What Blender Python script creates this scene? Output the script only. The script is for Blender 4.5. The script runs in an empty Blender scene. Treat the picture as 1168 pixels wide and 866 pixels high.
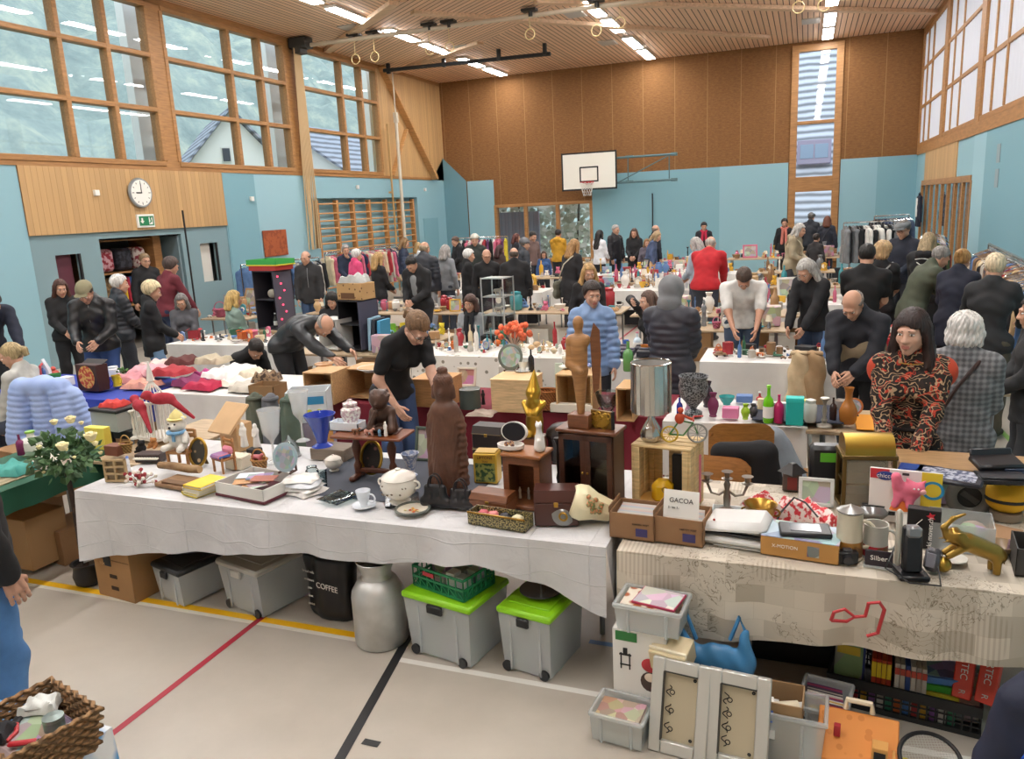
import bpy,math,random
import numpy as np
from mathutils import Vector,Matrix,Euler
R=random. Random(7)
PI=math. pi
SC=bpy. context. scene
COL=SC. collection
# ---------------------------------------------------------------- camera (calibrated on the hall's own lines)
CX,CY,FPX,CAMZ=584.0,433.0,889.0,2.35
def _cal():
 d=lambda p:np. array([p[0]-CX,p[1]-CY,FPX])
 y=d((921,221));y/=np. linalg. norm(y)
 x=-d((-1812,355));x=x-y*(x@y);x/=np. linalg. norm(x)
 z=np. cross(x,y)
 if z[1]>0:z=-z
 return np. array([x,y,z])
RM=_cal()
def ray(px,py):return RM@np. array([px-CX,py-CY,FPX])
def at(px,py,z=0.0):
 r=ray(px,py);t=(z-CAMZ)/r[2];return Vector((r[0]*t,r[1]*t,z))
def ay(px,py,y):
 r=ray(px,py);t=y/r[1];return Vector((r[0]*t,y,r[2]*t+CAMZ))
def ax(px,py,x):
 r=ray(px,py);t=x/r[0];return Vector((x,r[1]*t,r[2]*t+CAMZ))
def mpp(p):
 q=RM. T@(np. array(p)-np. array([0,0,CAMZ]));return q[2]/FPX
# ---------------------------------------------------------------- materials
def lin(h):
 if not isinstance(h,str):return(h[0],h[1],h[2],1)
 h=h. lstrip('#');v=[int(h[i:i+2],16)/255 for i in(0,2,4)]
 return tuple([(c/12.92 if c<=.04045 else((c+.055)/1.055)**2.4)for c in v]+[1])
_M={}
def nt(m):
 m. use_nodes=True;t=m. node_tree;return t,t. nodes['Principled BSDF']
def N(t,ty,**kw):
 n=t. nodes. new(ty)
 for k,v in kw. items():
  if k in('operation','blend_type','wave_type','bands_direction','feature','data_type','wave_profile','distance','rings_direction','clamp'):setattr(n,k,v)
  else:n. inputs[k]. default_value=v
 return n
def ramp(t,fac,stops,interp='LINEAR'):
 r=t. nodes. new('ShaderNodeValToRGB');e=r. color_ramp. elements;r. color_ramp. interpolation=interp
 while len(e)<len(stops):e. new(.5)
 for x,(p,c)in zip(e,stops):x. position=p;x. color=lin(c)
 t. links. new(fac,r. inputs['Fac']);return r
def co(t,sx=1,sy=1,sz=1,rz=0,kind='Object',ry=0,rx=0):
 c=t. nodes. new('ShaderNodeTexCoord');m=t. nodes. new('ShaderNodeMapping')
 m. inputs['Scale']. default_value=(sx,sy,sz);m. inputs['Rotation']. default_value=(rx,ry,rz)
 t. links. new(c. outputs[kind],m. inputs['Vector']);return m. outputs[0]
def shade(h,k):
 c=lin(h);return tuple(max(0,min(1,x*k))for x in c[:3])
def mat(c,rough=.6,metal=0,kind='',c2=None,sc=1.0,spec=.5):
 key=(str(c),rough,metal,kind,str(c2),sc)
 if key in _M:return _M[key]
 m=bpy. data. materials. new('mat');_M[key]=m
 t,b=nt(m);L=t. links. new
 b. inputs['Base Color']. default_value=lin(c);b. inputs['Roughness']. default_value=rough
 b. inputs['Metallic']. default_value=metal;b. inputs['Specular IOR Level']. default_value=spec
 def bump(o,s=.2,dist=.01):
  bp=N(t,'ShaderNodeBump',Strength=s,Distance=dist);L(o,bp. inputs['Height']);L(bp. outputs[0],b. inputs['Normal'])
 if kind=='glass':
  t. nodes. remove(b);o=t. nodes['Material Output']
  tr=N(t,'ShaderNodeBsdfTransparent',Color=lin(c));g=N(t,'ShaderNodeBsdfGlossy',Roughness=rough)
  fr=N(t,'ShaderNodeFresnel',IOR=1.45);ad=N(t,'ShaderNodeMath',operation='MULTIPLY_ADD');ad. inputs[1]. default_value=.9;ad. inputs[2]. default_value=.03
  L(fr. outputs[0],ad. inputs[0]);mx=t. nodes. new('ShaderNodeMixShader');L(ad. outputs[0],mx. inputs[0]);L(tr. outputs[0],mx. inputs[1]);L(g. outputs[0],mx. inputs[2]);L(mx. outputs[0],o. inputs[0])
 elif kind=='sheer':
  t. nodes. remove(b);o=t. nodes['Material Output'];d_=N(t,'ShaderNodeBsdfDiffuse',Color=lin(c));tr=N(t,'ShaderNodeBsdfTranslucent',Color=lin(c));mx=t. nodes. new('ShaderNodeMixShader');mx. inputs[0]. default_value=sc;L(d_. outputs[0],mx. inputs[1]);L(tr. outputs[0],mx. inputs[2]);L(mx. outputs[0],o. inputs[0])
 elif kind=='plastic':
  t. nodes. remove(b);o=t. nodes['Material Output']
  tr=N(t,'ShaderNodeBsdfTransparent',Color=(.92,.93,.93,1));g=N(t,'ShaderNodeBsdfPrincipled',Roughness=rough);g. inputs['Base Color']. default_value=lin(c)
  mx=t. nodes. new('ShaderNodeMixShader');mx. inputs[0]. default_value=sc;L(tr. outputs[0],mx. inputs[1]);L(g. outputs[0],mx. inputs[2]);L(mx. outputs[0],o. inputs[0])
 elif kind=='emit':
  b. inputs['Emission Color']. default_value=lin(c);b. inputs['Emission Strength']. default_value=sc
 elif kind=='wood':
  v=co(t,1.5*sc,1.5*sc,14*sc);n=N(t,'ShaderNodeTexNoise',Scale=3.0,Detail=4.0,Roughness=.6);L(v,n. inputs['Vector'])
  r=ramp(t,n. outputs[0],[(.3,shade(c,.72)),(.55,shade(c,1)),(.75,shade(c,1.18))]);L(r. outputs[0],b. inputs['Base Color'])
 elif kind in('woodx','woody'):
  v=co(t,(14,1.5)[kind=='woody']*0+((1.5,14)[kind=='woody'])*sc,((14,1.5)[kind=='woody'])*sc,14*sc);n=N(t,'ShaderNodeTexNoise',Scale=3.0,Detail=4.0,Roughness=.6);L(v,n. inputs['Vector'])
  r=ramp(t,n. outputs[0],[(.3,shade(c,.72)),(.55,shade(c,1)),(.75,shade(c,1.18))]);L(r. outputs[0],b. inputs['Base Color'])
 elif kind=='cloth':
  n=N(t,'ShaderNodeTexNoise',Scale=9.0*sc,Detail=5.0);L(co(t),n. inputs['Vector'])
  r=ramp(t,n. outputs[0],[(.3,shade(c,.82)),(.7,shade(c,1.12))]);L(r. outputs[0],b. inputs['Base Color'])
  n2=N(t,'ShaderNodeTexNoise',Scale=320.0,Detail=1.0);L(co(t),n2. inputs['Vector']);bump(n2. outputs[0],.12,.004)
 elif kind=='hair':
  n=N(t,'ShaderNodeTexNoise',Scale=60.0,Detail=3.0);L(co(t,1,1,.12),n. inputs['Vector'])
  r=ramp(t,n. outputs[0],[(.3,shade(c,.55)),(.7,shade(c,1.3))]);L(r. outputs[0],b. inputs['Base Color']);bump(n. outputs[0],.5,.01)
 elif kind=='speck':
  n=N(t,'ShaderNodeTexNoise',Scale=10.0*sc,Detail=3.0);L(co(t),n. inputs['Vector'])
  r=ramp(t,n. outputs[0],[(.46,c),(.54,c2)]);L(r. outputs[0],b. inputs['Base Color'])
 elif kind=='plaid':
  w1=N(t,'ShaderNodeTexWave',Scale=6.0*sc,bands_direction='X');w2=N(t,'ShaderNodeTexWave',Scale=6.0*sc,bands_direction='Z')
  n3=N(t,'ShaderNodeTexNoise',Scale=90.0)
  v=co(t);[L(v,w. inputs['Vector'])for w in(w1,w2,n3)]
  a=N(t,'ShaderNodeMath',operation='ADD');L(w1. outputs['Fac'],a. inputs[0]);L(w2. outputs['Fac'],a. inputs[1])
  a2=N(t,'ShaderNodeMath',operation='MULTIPLY_ADD');a2. inputs[1]. default_value=.9;L(n3. outputs[0],a2. inputs[0]);L(a. outputs[0],a2. inputs[2])
  a3=N(t,'ShaderNodeMath',operation='MULTIPLY');a3. inputs[1]. default_value=.36;L(a2. outputs[0],a3. inputs[0])
  r=ramp(t,a3. outputs[0],[(.25,c),(.75,c2)]);L(r. outputs[0],b. inputs['Base Color'])
 elif kind=='stripe':
  w=N(t,'ShaderNodeTexWave',Scale=4.0*sc,bands_direction='X');L(co(t),w. inputs['Vector'])
  r=ramp(t,w. outputs['Fac'],[(.45,c),(.55,c2)]);L(r. outputs[0],b. inputs['Base Color'])
 elif kind=='dots':
  vo=N(t,'ShaderNodeTexVoronoi',Scale=9.0*sc);L(co(t),vo. inputs['Vector'])
  r=ramp(t,vo. outputs['Distance'],[(.2,c2),(.24,c)]);L(r. outputs[0],b. inputs['Base Color'])
 elif kind=='flowers':
  vo=N(t,'ShaderNodeTexVoronoi',Scale=7.0*sc);L(co(t),vo. inputs['Vector'])
  r=ramp(t,vo. outputs['Distance'],[(.22,c2),(.34,c)]);L(r. outputs[0],b. inputs['Base Color'])
 elif kind=='multi':
  vo=N(t,'ShaderNodeTexVoronoi',Scale=12.0*sc);L(co(t),vo. inputs['Vector'])
  mx=N(t,'ShaderNodeMix',data_type='RGBA');mx. inputs[0]. default_value=.55;hs=N(t,'ShaderNodeHueSaturation',Saturation=.5,Value=.75);L(vo. outputs['Color'],hs. inputs['Color']);L(hs. outputs[0],mx. inputs[7]);mx. inputs[6]. default_value=lin(c);L(mx. outputs[2],b. inputs['Base Color'])
 elif kind=='weave':
  w1=N(t,'ShaderNodeTexWave',Scale=18.0*sc,bands_direction='Z');w2=N(t,'ShaderNodeTexWave',Scale=18.0*sc,bands_direction='DIAGONAL')
  v=co(t);L(v,w1. inputs['Vector']);L(v,w2. inputs['Vector'])
  a=N(t,'ShaderNodeMath',operation='MULTIPLY');L(w1. outputs['Fac'],a. inputs[0]);L(w2. outputs['Fac'],a. inputs[1])
  r=ramp(t,a. outputs[0],[(.05,shade(c,.4)),(.4,c)]);L(r. outputs[0],b. inputs['Base Color']);bump(a. outputs[0],.6,.02)
 elif kind=='noise':
  n=N(t,'ShaderNodeTexNoise',Scale=4.0*sc,Detail=4.0);L(co(t),n. inputs['Vector'])
  r=ramp(t,n. outputs[0],[(.3,c),(.7,c2 or shade(c,.8))]);L(r. outputs[0],b. inputs['Base Color'])
 return m
SKIN=lambda c='#c99a80':mat(c,.5,0,'noise',shade(c,.9),6)
# ---------------------------------------------------------------- mesh building
class MB:
 def __init__(s):s. v=[];s. f=[];s. mi=[];s. cur=0
 def m(s,i):s. cur=i;return s
 def add(s,vs,fs,M=None):
  b=len(s. v)
  if M is not None:vs=[tuple(M@Vector(p))for p in vs]
  s. v+=[tuple(p)for p in vs];s. f+=[[b+i for i in f]for f in fs];s. mi+=[s. cur]*len(fs);return s
 def box(s,c,d,ch=None,rz=0,rx=0,ry=0):
  x,y,z=d[0]/2,d[1]/2,d[2]/2
  e=min(x,y,z)*.18 if ch is None else min(ch,min(x,y,z)*.95)
  M=Matrix. Translation(c)@Euler((rx,ry,rz)). to_matrix(). to_4x4()
  if e<=0:
   vs=[(a*x,b*y,k*z)for k in(-1,1)for a,b in((-1,-1),(1,-1),(1,1),(-1,1))]
   fs=[(3,2,1,0),(4,5,6,7),(0,1,5,4),(1,2,6,5),(2,3,7,6),(3,0,4,7)]
   return s. add(vs,fs,M)
  vs=[];ix={}
  for sx in(-1,1):
   for sy in(-1,1):
    for sz in(-1,1):
     for a in range(3):
      ix[sx,sy,sz,a]=len(vs)
      vs. append((sx*(x-(a!=0)*e),sy*(y-(a!=1)*e),sz*(z-(a!=2)*e)))
  fs=[]
  S=(-1,1)
  for a in range(3):
   for q in S:
    o=[(-1,-1),(1,-1),(1,1),(-1,1)]
    f=[]
    for u,w in o:
     k=[0,0,0];k[a]=q;k[(a+1)%3]=u;k[(a+2)%3]=w;f. append(ix[k[0],k[1],k[2],a])
    fs. append(f if q>0 else f[::-1])
  for a in range(3):
   b,c2=(a+1)%3,(a+2)%3
   for u in S:
    for w in S:
     def k(q,r):
      t=[0,0,0];t[a]=q;t[b]=u;t[c2]=w;return ix[t[0],t[1],t[2],r]
     f=[k(-1,b),k(1,b),k(1,c2),k(-1,c2)]
     fs. append(f if u*w<0 else f[::-1])
  for sx in S:
   for sy in S:
    for sz in S:
     f=[ix[sx,sy,sz,0],ix[sx,sy,sz,1],ix[sx,sy,sz,2]];fs. append(f if sx*sy*sz>0 else f[::-1])
  return s. add(vs,fs,M)
 def b0(s,x0,x1,y0,y1,z0,z1,ch=0):return s. box(((x0+x1)/2,(y0+y1)/2,(z0+z1)/2),(abs(x1-x0),abs(y1-y0),abs(z1-z0)),ch)
 def lathe(s,pr,n=20,c=(0,0,0),M=None,sx=1,sy=1):
  vs=[];fs=[]
  for r,z in pr:
   for i in range(n):
    a=2*PI*i/n;vs. append((c[0]+r*sx*math. cos(a),c[1]+r*sy*math. sin(a),c[2]+z))
  for j in range(len(pr)-1):
   for i in range(n):
    k=(i+1)%n;fs. append((j*n+i,j*n+k,(j+1)*n+k,(j+1)*n+i))
  if pr[0][0]>1e-4:fs. append(tuple(range(n))[::-1])
  if pr[-1][0]>1e-4:fs. append(tuple((len(pr)-1)*n+i for i in range(n)))
  return s. add(vs,fs,M)
 def cyl(s,a,b,r,r2=None,n=12):
  a,b=Vector(a),Vector(b);d=b-a;M=Matrix. Translation(a)@d. to_track_quat('Z','Y'). to_matrix(). to_4x4()
  return s. lathe([(r,0),(r if r2 is None else r2,d. length)],n,M=M)
 def tube(s,pts,r,n=8,closed=False):
  pts=[Vector(p)for p in pts];vs=[];fs=[];L=len(pts);up=Vector((0,0,1));pu=None
  for i,p in enumerate(pts):
   a=pts[(i-1)%L]if(i or closed)else p;b=pts[(i+1)%L]if(i<L-1 or closed)else p
   d=(b-a). normalized()if(b-a). length>1e-9 else up
   if pu is None:pu=(up if abs(d. z)<.9 else Vector((1,0,0)))
   u=(pu-d*pu. dot(d));u=u. normalized()if u. length>1e-6 else d. orthogonal(). normalized();pu=u;w=d. cross(u)
   rr=r[i]if isinstance(r,(list,tuple))else r
   for k in range(n):
    t=2*PI*k/n;q=p+u*rr*math. cos(t)+w*rr*math. sin(t);vs. append(tuple(q))
  for i in range(L if closed else L-1):
   j=(i+1)%L
   for k in range(n):
    l=(k+1)%n;fs. append((i*n+k,i*n+l,j*n+l,j*n+k))
  if not closed:fs+=[tuple(range(n))[::-1],tuple((L-1)*n+k for k in range(n))]
  return s. add(vs,fs)
 def ring(s,c,R_,r,axis='Z',n=20,k=8,sx=1,sy=1,M=None):
  pts=[]
  for i in range(n):
   t=2*PI*i/n;u,w=R_*sx*math. cos(t),R_*sy*math. sin(t)
   p={'Z':(u,w,0),'Y':(u,0,w),'X':(0,u,w)}[axis]
   q=Vector((c[0]+p[0],c[1]+p[1],c[2]+p[2]));pts. append(M@q if M else q)
  return s. tube(pts,r,k,True)
 def ball(s,c,r,n=12,k=8,M=None):
  r=(r,r,r)if not isinstance(r,(tuple,list))else r
  pr=[(max(1e-5,math. sin(PI*i/k)),-math. cos(PI*i/k))for i in range(k+1)]
  vs=[];fs=[]
  for a,z in pr:
   for i in range(n):t=2*PI*i/n;vs. append((c[0]+a*r[0]*math. cos(t),c[1]+a*r[1]*math. sin(t),c[2]+z*r[2]))
  for j in range(k):
   for i in range(n):q=(i+1)%n;fs. append((j*n+i,j*n+q,(j+1)*n+q,(j+1)*n+i))
  return s. add(vs,fs,M)
 def prism(s,pts,h,M=None):
  n=len(pts);vs=[(p[0],p[1],0)for p in pts]+[(p[0],p[1],h)for p in pts]
  fs=[tuple(range(n))[::-1],tuple(range(n,2*n))]+[(i,(i+1)%n,n+(i+1)%n,n+i)for i in range(n)]
  return s. add(vs,fs,M)
 def grid(s,fn,nu,nv):
  vs=[fn(i/nu,j/nv)for j in range(nv+1)for i in range(nu+1)]
  fs=[(j*(nu+1)+i,j*(nu+1)+i+1,(j+1)*(nu+1)+i+1,(j+1)*(nu+1)+i)for j in range(nv)for i in range(nu)]
  return s. add(vs,fs)
 def sdf(s,V,Q):return s. add([tuple(p)for p in V],[tuple(int(i)for i in q)for q in Q])
def mesh_of(mb,mats,smooth=True,ang=40):
 me=bpy. data. meshes. new('m');me. from_pydata(mb. v,[],mb. f);me. update()
 for m in(mats if isinstance(mats,(list,tuple))else[mats]):me. materials. append(m)
 me. polygons. foreach_set('material_index',mb. mi)
 if smooth and len(me. polygons):
  me. polygons. foreach_set('use_smooth',[True]*len(me. polygons))
  try:me. set_sharp_from_angle(angle=math. radians(ang))
  except Exception:pass
 return me
def obj(name,mb,mats,parent=None,loc=None,rot=None,smooth=True):
 me=mb if isinstance(mb,bpy. types. Mesh)else mesh_of(mb,mats,smooth)
 o=bpy. data. objects. new(name,me);COL. objects. link(o)
 if parent is not None:o. parent=parent
 if loc is not None:o. location=loc
 if rot is not None:o. rotation_euler=rot if isinstance(rot,(tuple,list))else(0,0,rot)
 return o
def tag(o,label,cat,group=None,kind=None):
 o['label']=label;o['category']=cat
 if group:o['group']=group
 if kind:o['kind']=kind
 return o
def thing(name,label,cat,loc=(0,0,0),rz=0,group=None,rot=None):
 o=bpy. data. objects. new(name,None);o. empty_display_size=.05;COL. objects. link(o)
 o. location=loc;o. rotation_euler=rot or(0,0,rz);return tag(o,label,cat,group)
def struct(name,mb,mats,smooth=False,parent=None):
 o=obj(name,mb,mats,parent,smooth=smooth)
 if parent is None:o['kind']='structure'
 return o
def mk(name,label,cat,loc,rz,parts,group=None,rot=None):
 """parts: [(part name, MB, material(s)[, parent index])]; one part gives one mesh, more give an Empty with children."""
 if len(parts)==1:
  o=obj(name,parts[0][1],parts[0][2],loc=loc,rot=rot or(0,0,rz));return tag(o,label,cat,group)
 r=thing(name,label,cat,loc,rz,group,rot);made=[]
 for p in parts:
  made. append(obj(p[0],p[1],p[2],made[p[3]]if len(p)>3 else r))
 return r
def text(s,size,m,parent,loc,rot=(PI/2,0,0),ext=.0008,name='lettering',align='CENTER',bold=0):
 c=bpy. data. curves. new('t','FONT');c. body=s;c. size=size;c. extrude=ext;c. align_x=align;c. align_y='CENTER';c. offset=bold
 o=bpy. data. objects. new('t',c);COL. objects. link(o);me=bpy. data. meshes. new_from_object(o);bpy. data. objects. remove(o);me. materials. clear();me. materials. append(m);return obj(name,me,None,parent,loc,rot)
# ---------------------------------------------------------------- smooth-union solids (surface nets)
def snet(F,lo,res):
 s=F<0
 c=np. zeros(tuple(n-1 for n in F. shape),np. int8)
 offs=[(a,b,d)for a in(0,1)for b in(0,1)for d in(0,1)]
 nx,ny,nz=c. shape
 for a,b,d in offs:c+=s[a:a+nx,b:b+ny,d:d+nz]
 act=(c>0)&(c<8);I=np. argwhere(act)
 if len(I)==0:return np. zeros((0,3)),np. zeros((0,4),int)
 val=np. stack([F[I[:,0]+a,I[:,1]+b,I[:,2]+d]for a,b,d in offs],1)
 acc=np. zeros((len(I),3));cnt=np. zeros(len(I));O=np. array(offs,float)
 for i in range(8):
  for j in range(i+1,8):
   if np. abs(O[i]-O[j]). sum()!=1:continue
   m=(val[:,i]<0)!=(val[:,j]<0)
   t=val[m,i]/(val[m,i]-val[m,j]);acc[m]+=O[i]+t[:,None]*(O[j]-O[i]);cnt[m]+=1
 V=(I+acc/cnt[:,None])*res+lo
 idx=-np. ones(c. shape,int);idx[I[:,0],I[:,1],I[:,2]]=np. arange(len(I));Q=[]
 for ax_ in range(3):
  sl0=[slice(None)]*3;sl1=[slice(None)]*3;sl0[ax_]=slice(0,-1);sl1[ax_]=slice(1,None)
  E_=np. argwhere(s[tuple(sl0)]!=s[tuple(sl1)])
  u,w=(ax_+1)%3,(ax_+2)%3
  E_=E_[(E_[:,u]>0)&(E_[:,w]>0)&(E_[:,u]<F. shape[u]-1)&(E_[:,w]<F. shape[w]-1)]
  q=[]
  for du,dw in((-1,-1),(0,-1),(0,0),(-1,0)):
   k=E_. copy();k[:,u]+=du;k[:,w]+=dw;q. append(idx[k[:,0],k[:,1],k[:,2]])
  q=np. stack(q,1);inside=s[E_[:,0],E_[:,1],E_[:,2]];q[~inside]=q[~inside][:,::-1];Q. append(q)
 return V,np. concatenate(Q)
def cone(a,b,ra,rb=None,flat=None,puff=None):return('c',np. array(a,float),np. array(b,float),ra,ra if rb is None else rb,flat,puff)
def ell(c,r,Rm=None):return('e',np. array(c,float),np. array(r,float),Rm)
def blob(prims,res,k=.02,post=None):
 lo=np. full(3,1e9);hi=np. full(3,-1e9)
 for p in prims:
  if p[0]=='c':
   m=max(p[3],p[4])+(p[6][0]if p[6]else 0);lo=np. minimum(lo,np. minimum(p[1],p[2])-m);hi=np. maximum(hi,np. maximum(p[1],p[2])+m)
  else:m=max(p[2])if p[3]is not None else p[2];lo=np. minimum(lo,p[1]-m);hi=np. maximum(hi,p[1]+m)
 lo-=2.5*res+k*.3;hi+=2.5*res+k*.3
 n=np. maximum(4,np. ceil((hi-lo)/res). astype(int)+1);F=np. full(tuple(n),9.0)
 axs=[lo[i]+np. arange(n[i])*res for i in range(3)]
 for p in prims:
  if p[0]=='c':
   m=max(p[3],p[4])+k*1.2+3*res;bl=np. minimum(p[1],p[2])-m;bh=np. maximum(p[1],p[2])+m
  else:m=max(p[2])+k*1.2+3*res;bl=p[1]-m;bh=p[1]+m
  i0=np. clip(np. floor((bl-lo)/res). astype(int),0,n);i1=np. clip(np. ceil((bh-lo)/res). astype(int)+1,0,n)
  sl=tuple(slice(int(i0[j]),int(i1[j]))for j in range(3))
  X,Y,Z=np. meshgrid(axs[0][sl[0]],axs[1][sl[1]],axs[2][sl[2]],indexing='ij')
  if p[0]=='c':
   _,a,b,ra,rb,flat,puff=p
   px,py,pz=X-a[0],Y-a[1],Z-a[2];d=b-a
   if flat is not None:
    fx,fk=flat;q=(px*fx[0]+py*fx[1]+pz*fx[2])*(fk-1);px=px+q*fx[0];py=py+q*fx[1];pz=pz+q*fx[2]
   dd=float(d@d)+1e-12;t=np. clip((px*d[0]+py*d[1]+pz*d[2])/dd,0,1)
   r=ra+(rb-ra)*t
   if puff:r=r+puff[0]*(np. abs(np. sin(PI*t*math. sqrt(dd)/puff[1]))-.5)
   D=np. sqrt((px-t*d[0])**2+(py-t*d[1])**2+(pz-t*d[2])**2)-r
   if flat is not None:D=D*.8
  else:
   q=np. stack([X-p[1][0],Y-p[1][1],Z-p[1][2]],-1)
   if p[3]is not None:q=q@p[3]
   D=(np. sqrt(((q/p[2])**2). sum(-1))-1)*min(p[2])
  G=F[sl];h=np. clip(.5+.5*(G-D)/k,0,1);F[sl]=G*(1-h)+D*h-k*h*(1-h)
 if post is not None:
  X,Y,Z=np. meshgrid(*axs,indexing='ij');F=post(F,X,Y,Z)
  for ax_ in range(3):
   s0=[slice(None)]*3;s0[ax_]=0;F[tuple(s0)]=1;s0[ax_]=-1;F[tuple(s0)]=1
 return snet(F,lo,res)
def npmesh(parts,mats):
 V=[];Q=[];mi=[];b=0
 for v,q,m in parts:
  V. append(v);Q. append(q+b);mi. append(np. full(len(q),m)if np. isscalar(m)else m);b+=len(v)
 V=np. concatenate(V);Q=np. concatenate(Q);mi=np. concatenate(mi)
 me=bpy. data. meshes. new('m');me. vertices. add(len(V));me. vertices. foreach_set('co',V. astype(np. float32). ravel())
 me. loops. add(len(Q)*4);me. loops. foreach_set('vertex_index',Q. astype(np. int32). ravel())
 me. polygons. add(len(Q));me. polygons. foreach_set('loop_start',np. arange(0,len(Q)*4,4,dtype=np. int32))
 for m in mats:me. materials. append(m)
 me. polygons. foreach_set('material_index',mi. astype(np. int32));me. polygons. foreach_set('use_smooth',np. ones(len(Q),bool))
 me. update(calc_edges=True);me. validate();return me
def bmesh_of(prims,res,m,k=.02,post=None):
 V,Q=blob(prims,res,k,post);return npmesh([(V,Q,0)],[m])
# ---------------------------------------------------------------- people
def rx(a):c,s=math. cos(a),math. sin(a);return np. array([[1,0,0],[0,c,-s],[0,s,c]])
def rzm(a):c,s=math. cos(a),math. sin(a);return np. array([[c,-s,0],[s,c,0],[0,0,1]])
def _head(fem,res):
 P=[ell((0,.018,.03),(.074,.094,.088)),ell((0,-.028,-.028),(.06 if fem else.064,.066,.084)),cone((0,-.062,-.096),(0,-.068,-.1),.019 if fem else.023),cone((-.046,-.005,-.06),(-.008,-.06,-.098),.02),cone((.046,-.005,-.06),(.008,-.06,-.098),.02),cone((0,-.09,.012),(0,-.112,-.03),.008,.0125),cone((-.012,-.1,-.034),(.012,-.1,-.034),.009),cone((-.036,-.082,.024),(.036,-.082,.024),.012),cone((-.038,-.066,-.026),(-.036,-.066,-.03),.022),cone((.038,-.066,-.026),(.036,-.066,-.03),.022),cone((0,-.0905,-.0635),(-.019,-.086,-.0595),.008,.0065),cone((0,-.0905,-.0635),(.019,-.086,-.0595),.008,.0065),cone((-.011,-.089,-.071),(.011,-.089,-.071),.0085),ell((-.074,.012,-.008),(.011,.019,.031)),ell((.074,.012,-.008),(.011,.019,.031)),cone((0,.02,-.05),(0,.04,-.175),.05 if fem else.056,.05 if fem else.06)]
 def post(F,X,Y,Z):
  for sx in(-1,1):
   D=np. sqrt((X-sx*.031)**2+(Y+.107)**2+(Z-.004)**2)-.015;k=.012;h=np. clip(.5-.5*(F+D)/k,0,1);F=F*(1-h)-D*h+k*h*(1-h)
  mo=np. sqrt((np. maximum(np. abs(X)-.02,0))**2+(Y+.1)**2+(Z+.068-6*X*X)**2)-.003;F=np. maximum(F,-mo);return F
 V,Q=blob(P,res,.016,post);C=V[Q]. mean(1)
 mi=np. where((np. abs(C[:,0])<.021)&(C[:,2]>-.0765)&(C[:,2]<-.057)&(C[:,1]<-.086),1,0)
 parts=[(V,Q,mi)]
 for sx in(-1,1):
  V2,Q2=blob([ell((sx*.031,-.0835,.004),(.0155,.0115,.0064))],.0035,.002);parts. append((V2,Q2,2))
  V2,Q2=blob([ell((sx*.031,-.0925,.004),(.0062,.004,.0065))],.003,.002);parts. append((V2,Q2,3))
  V2,Q2=blob([cone((sx*.015,-.096,.0255),(sx*.045,-.082,.0265),.0034,.0026)],.0035,.002);parts. append((V2,Q2,4))
  V2,Q2=blob([cone((sx*.016,-.0945,.0105),(sx*.031,-.0975,.0135),.0018),cone((sx*.031,-.0975,.0135),(sx*.046,-.086,.0095),.0018)],.003,.002);parts. append((V2,Q2,4))
 return parts
_H={}
def head(fem,lod):
 if(fem,lod)not in _H:_H[fem,lod]=_head(fem,(.0045,.007,.011)[lod])if lod<2 else _head(fem,.011)[:1]+[p for p in _head(fem,.011)[1:]if p[2]in(3,4)]
 return _H[fem,lod]
def _hand(curl,res):
 P=[cone((-.022,0,-.015),(-.03,0,-.08),.013),cone((.02,0,-.012),(.03,0,-.082),.014),cone((0,0,-.005),(0,0,-.08),.016),cone((0,0,.04),(0,0,0),.026,.022)]
 for x,l in((-.033,.062),(-.011,.078),(.011,.082),(.032,.072)):
  p=np. array((x,0,-.085));a=curl*.5
  for f,r0,r1 in((.45,.0092,.0085),(.32,.0085,.008),(.25,.008,.007)):
   q=p+l*f*np. array((x*.8,-math. sin(a),-math. cos(a)));P. append(cone(p,q,r0,r1));p=q;a+=curl
 P+=[cone((.028,-.004,-.03),(.05,-.016,-.055),.013,.0105),cone((.05,-.016,-.055),(.052,-.032-.01*curl,-.085),.0105,.008)]
 return blob(P,res,.006)
_HD={}
def hand(curl,lod):
 if(curl,lod)not in _HD:_HD[curl,lod]=_hand(curl,(.0038,.0055,.0075)[lod])
 return _HD[curl,lod]
def nrm(v):return v/(np. linalg. norm(v)+1e-9)
def ik(s,t,l1,l2,pole):
 d=t-s;L=np. linalg. norm(d)
 if L>(l1+l2)*.995:d=d*((l1+l2)*.995/L);t=s+d;L=np. linalg. norm(d)
 a=(l1*l1-l2*l2+L*L)/(2*L);h=math. sqrt(max(0,l1*l1-a*a));u=d/L;p=nrm(pole-u*(pole@u));return s+u*a+p*h,t
ARM={'down':(.27,-.03,.80),'front':(.07,-.27,1.0),'table':(.16,-.42,.92),'low':(.2,-.4,.78),'pocket':(.21,-.1,.88),'back':(.08,.17,.95),'chest':(.06,-.26,1.2),'face':(.05,-.2,1.42),'wide':(.34,-.35,.9),'hold':(.1,-.32,1.1),'reach':(.12,-.55,1.05),'lap':(.1,-.32,.66),'hip':(.24,-.03,.98)}
PEOPLE=[]
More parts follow.
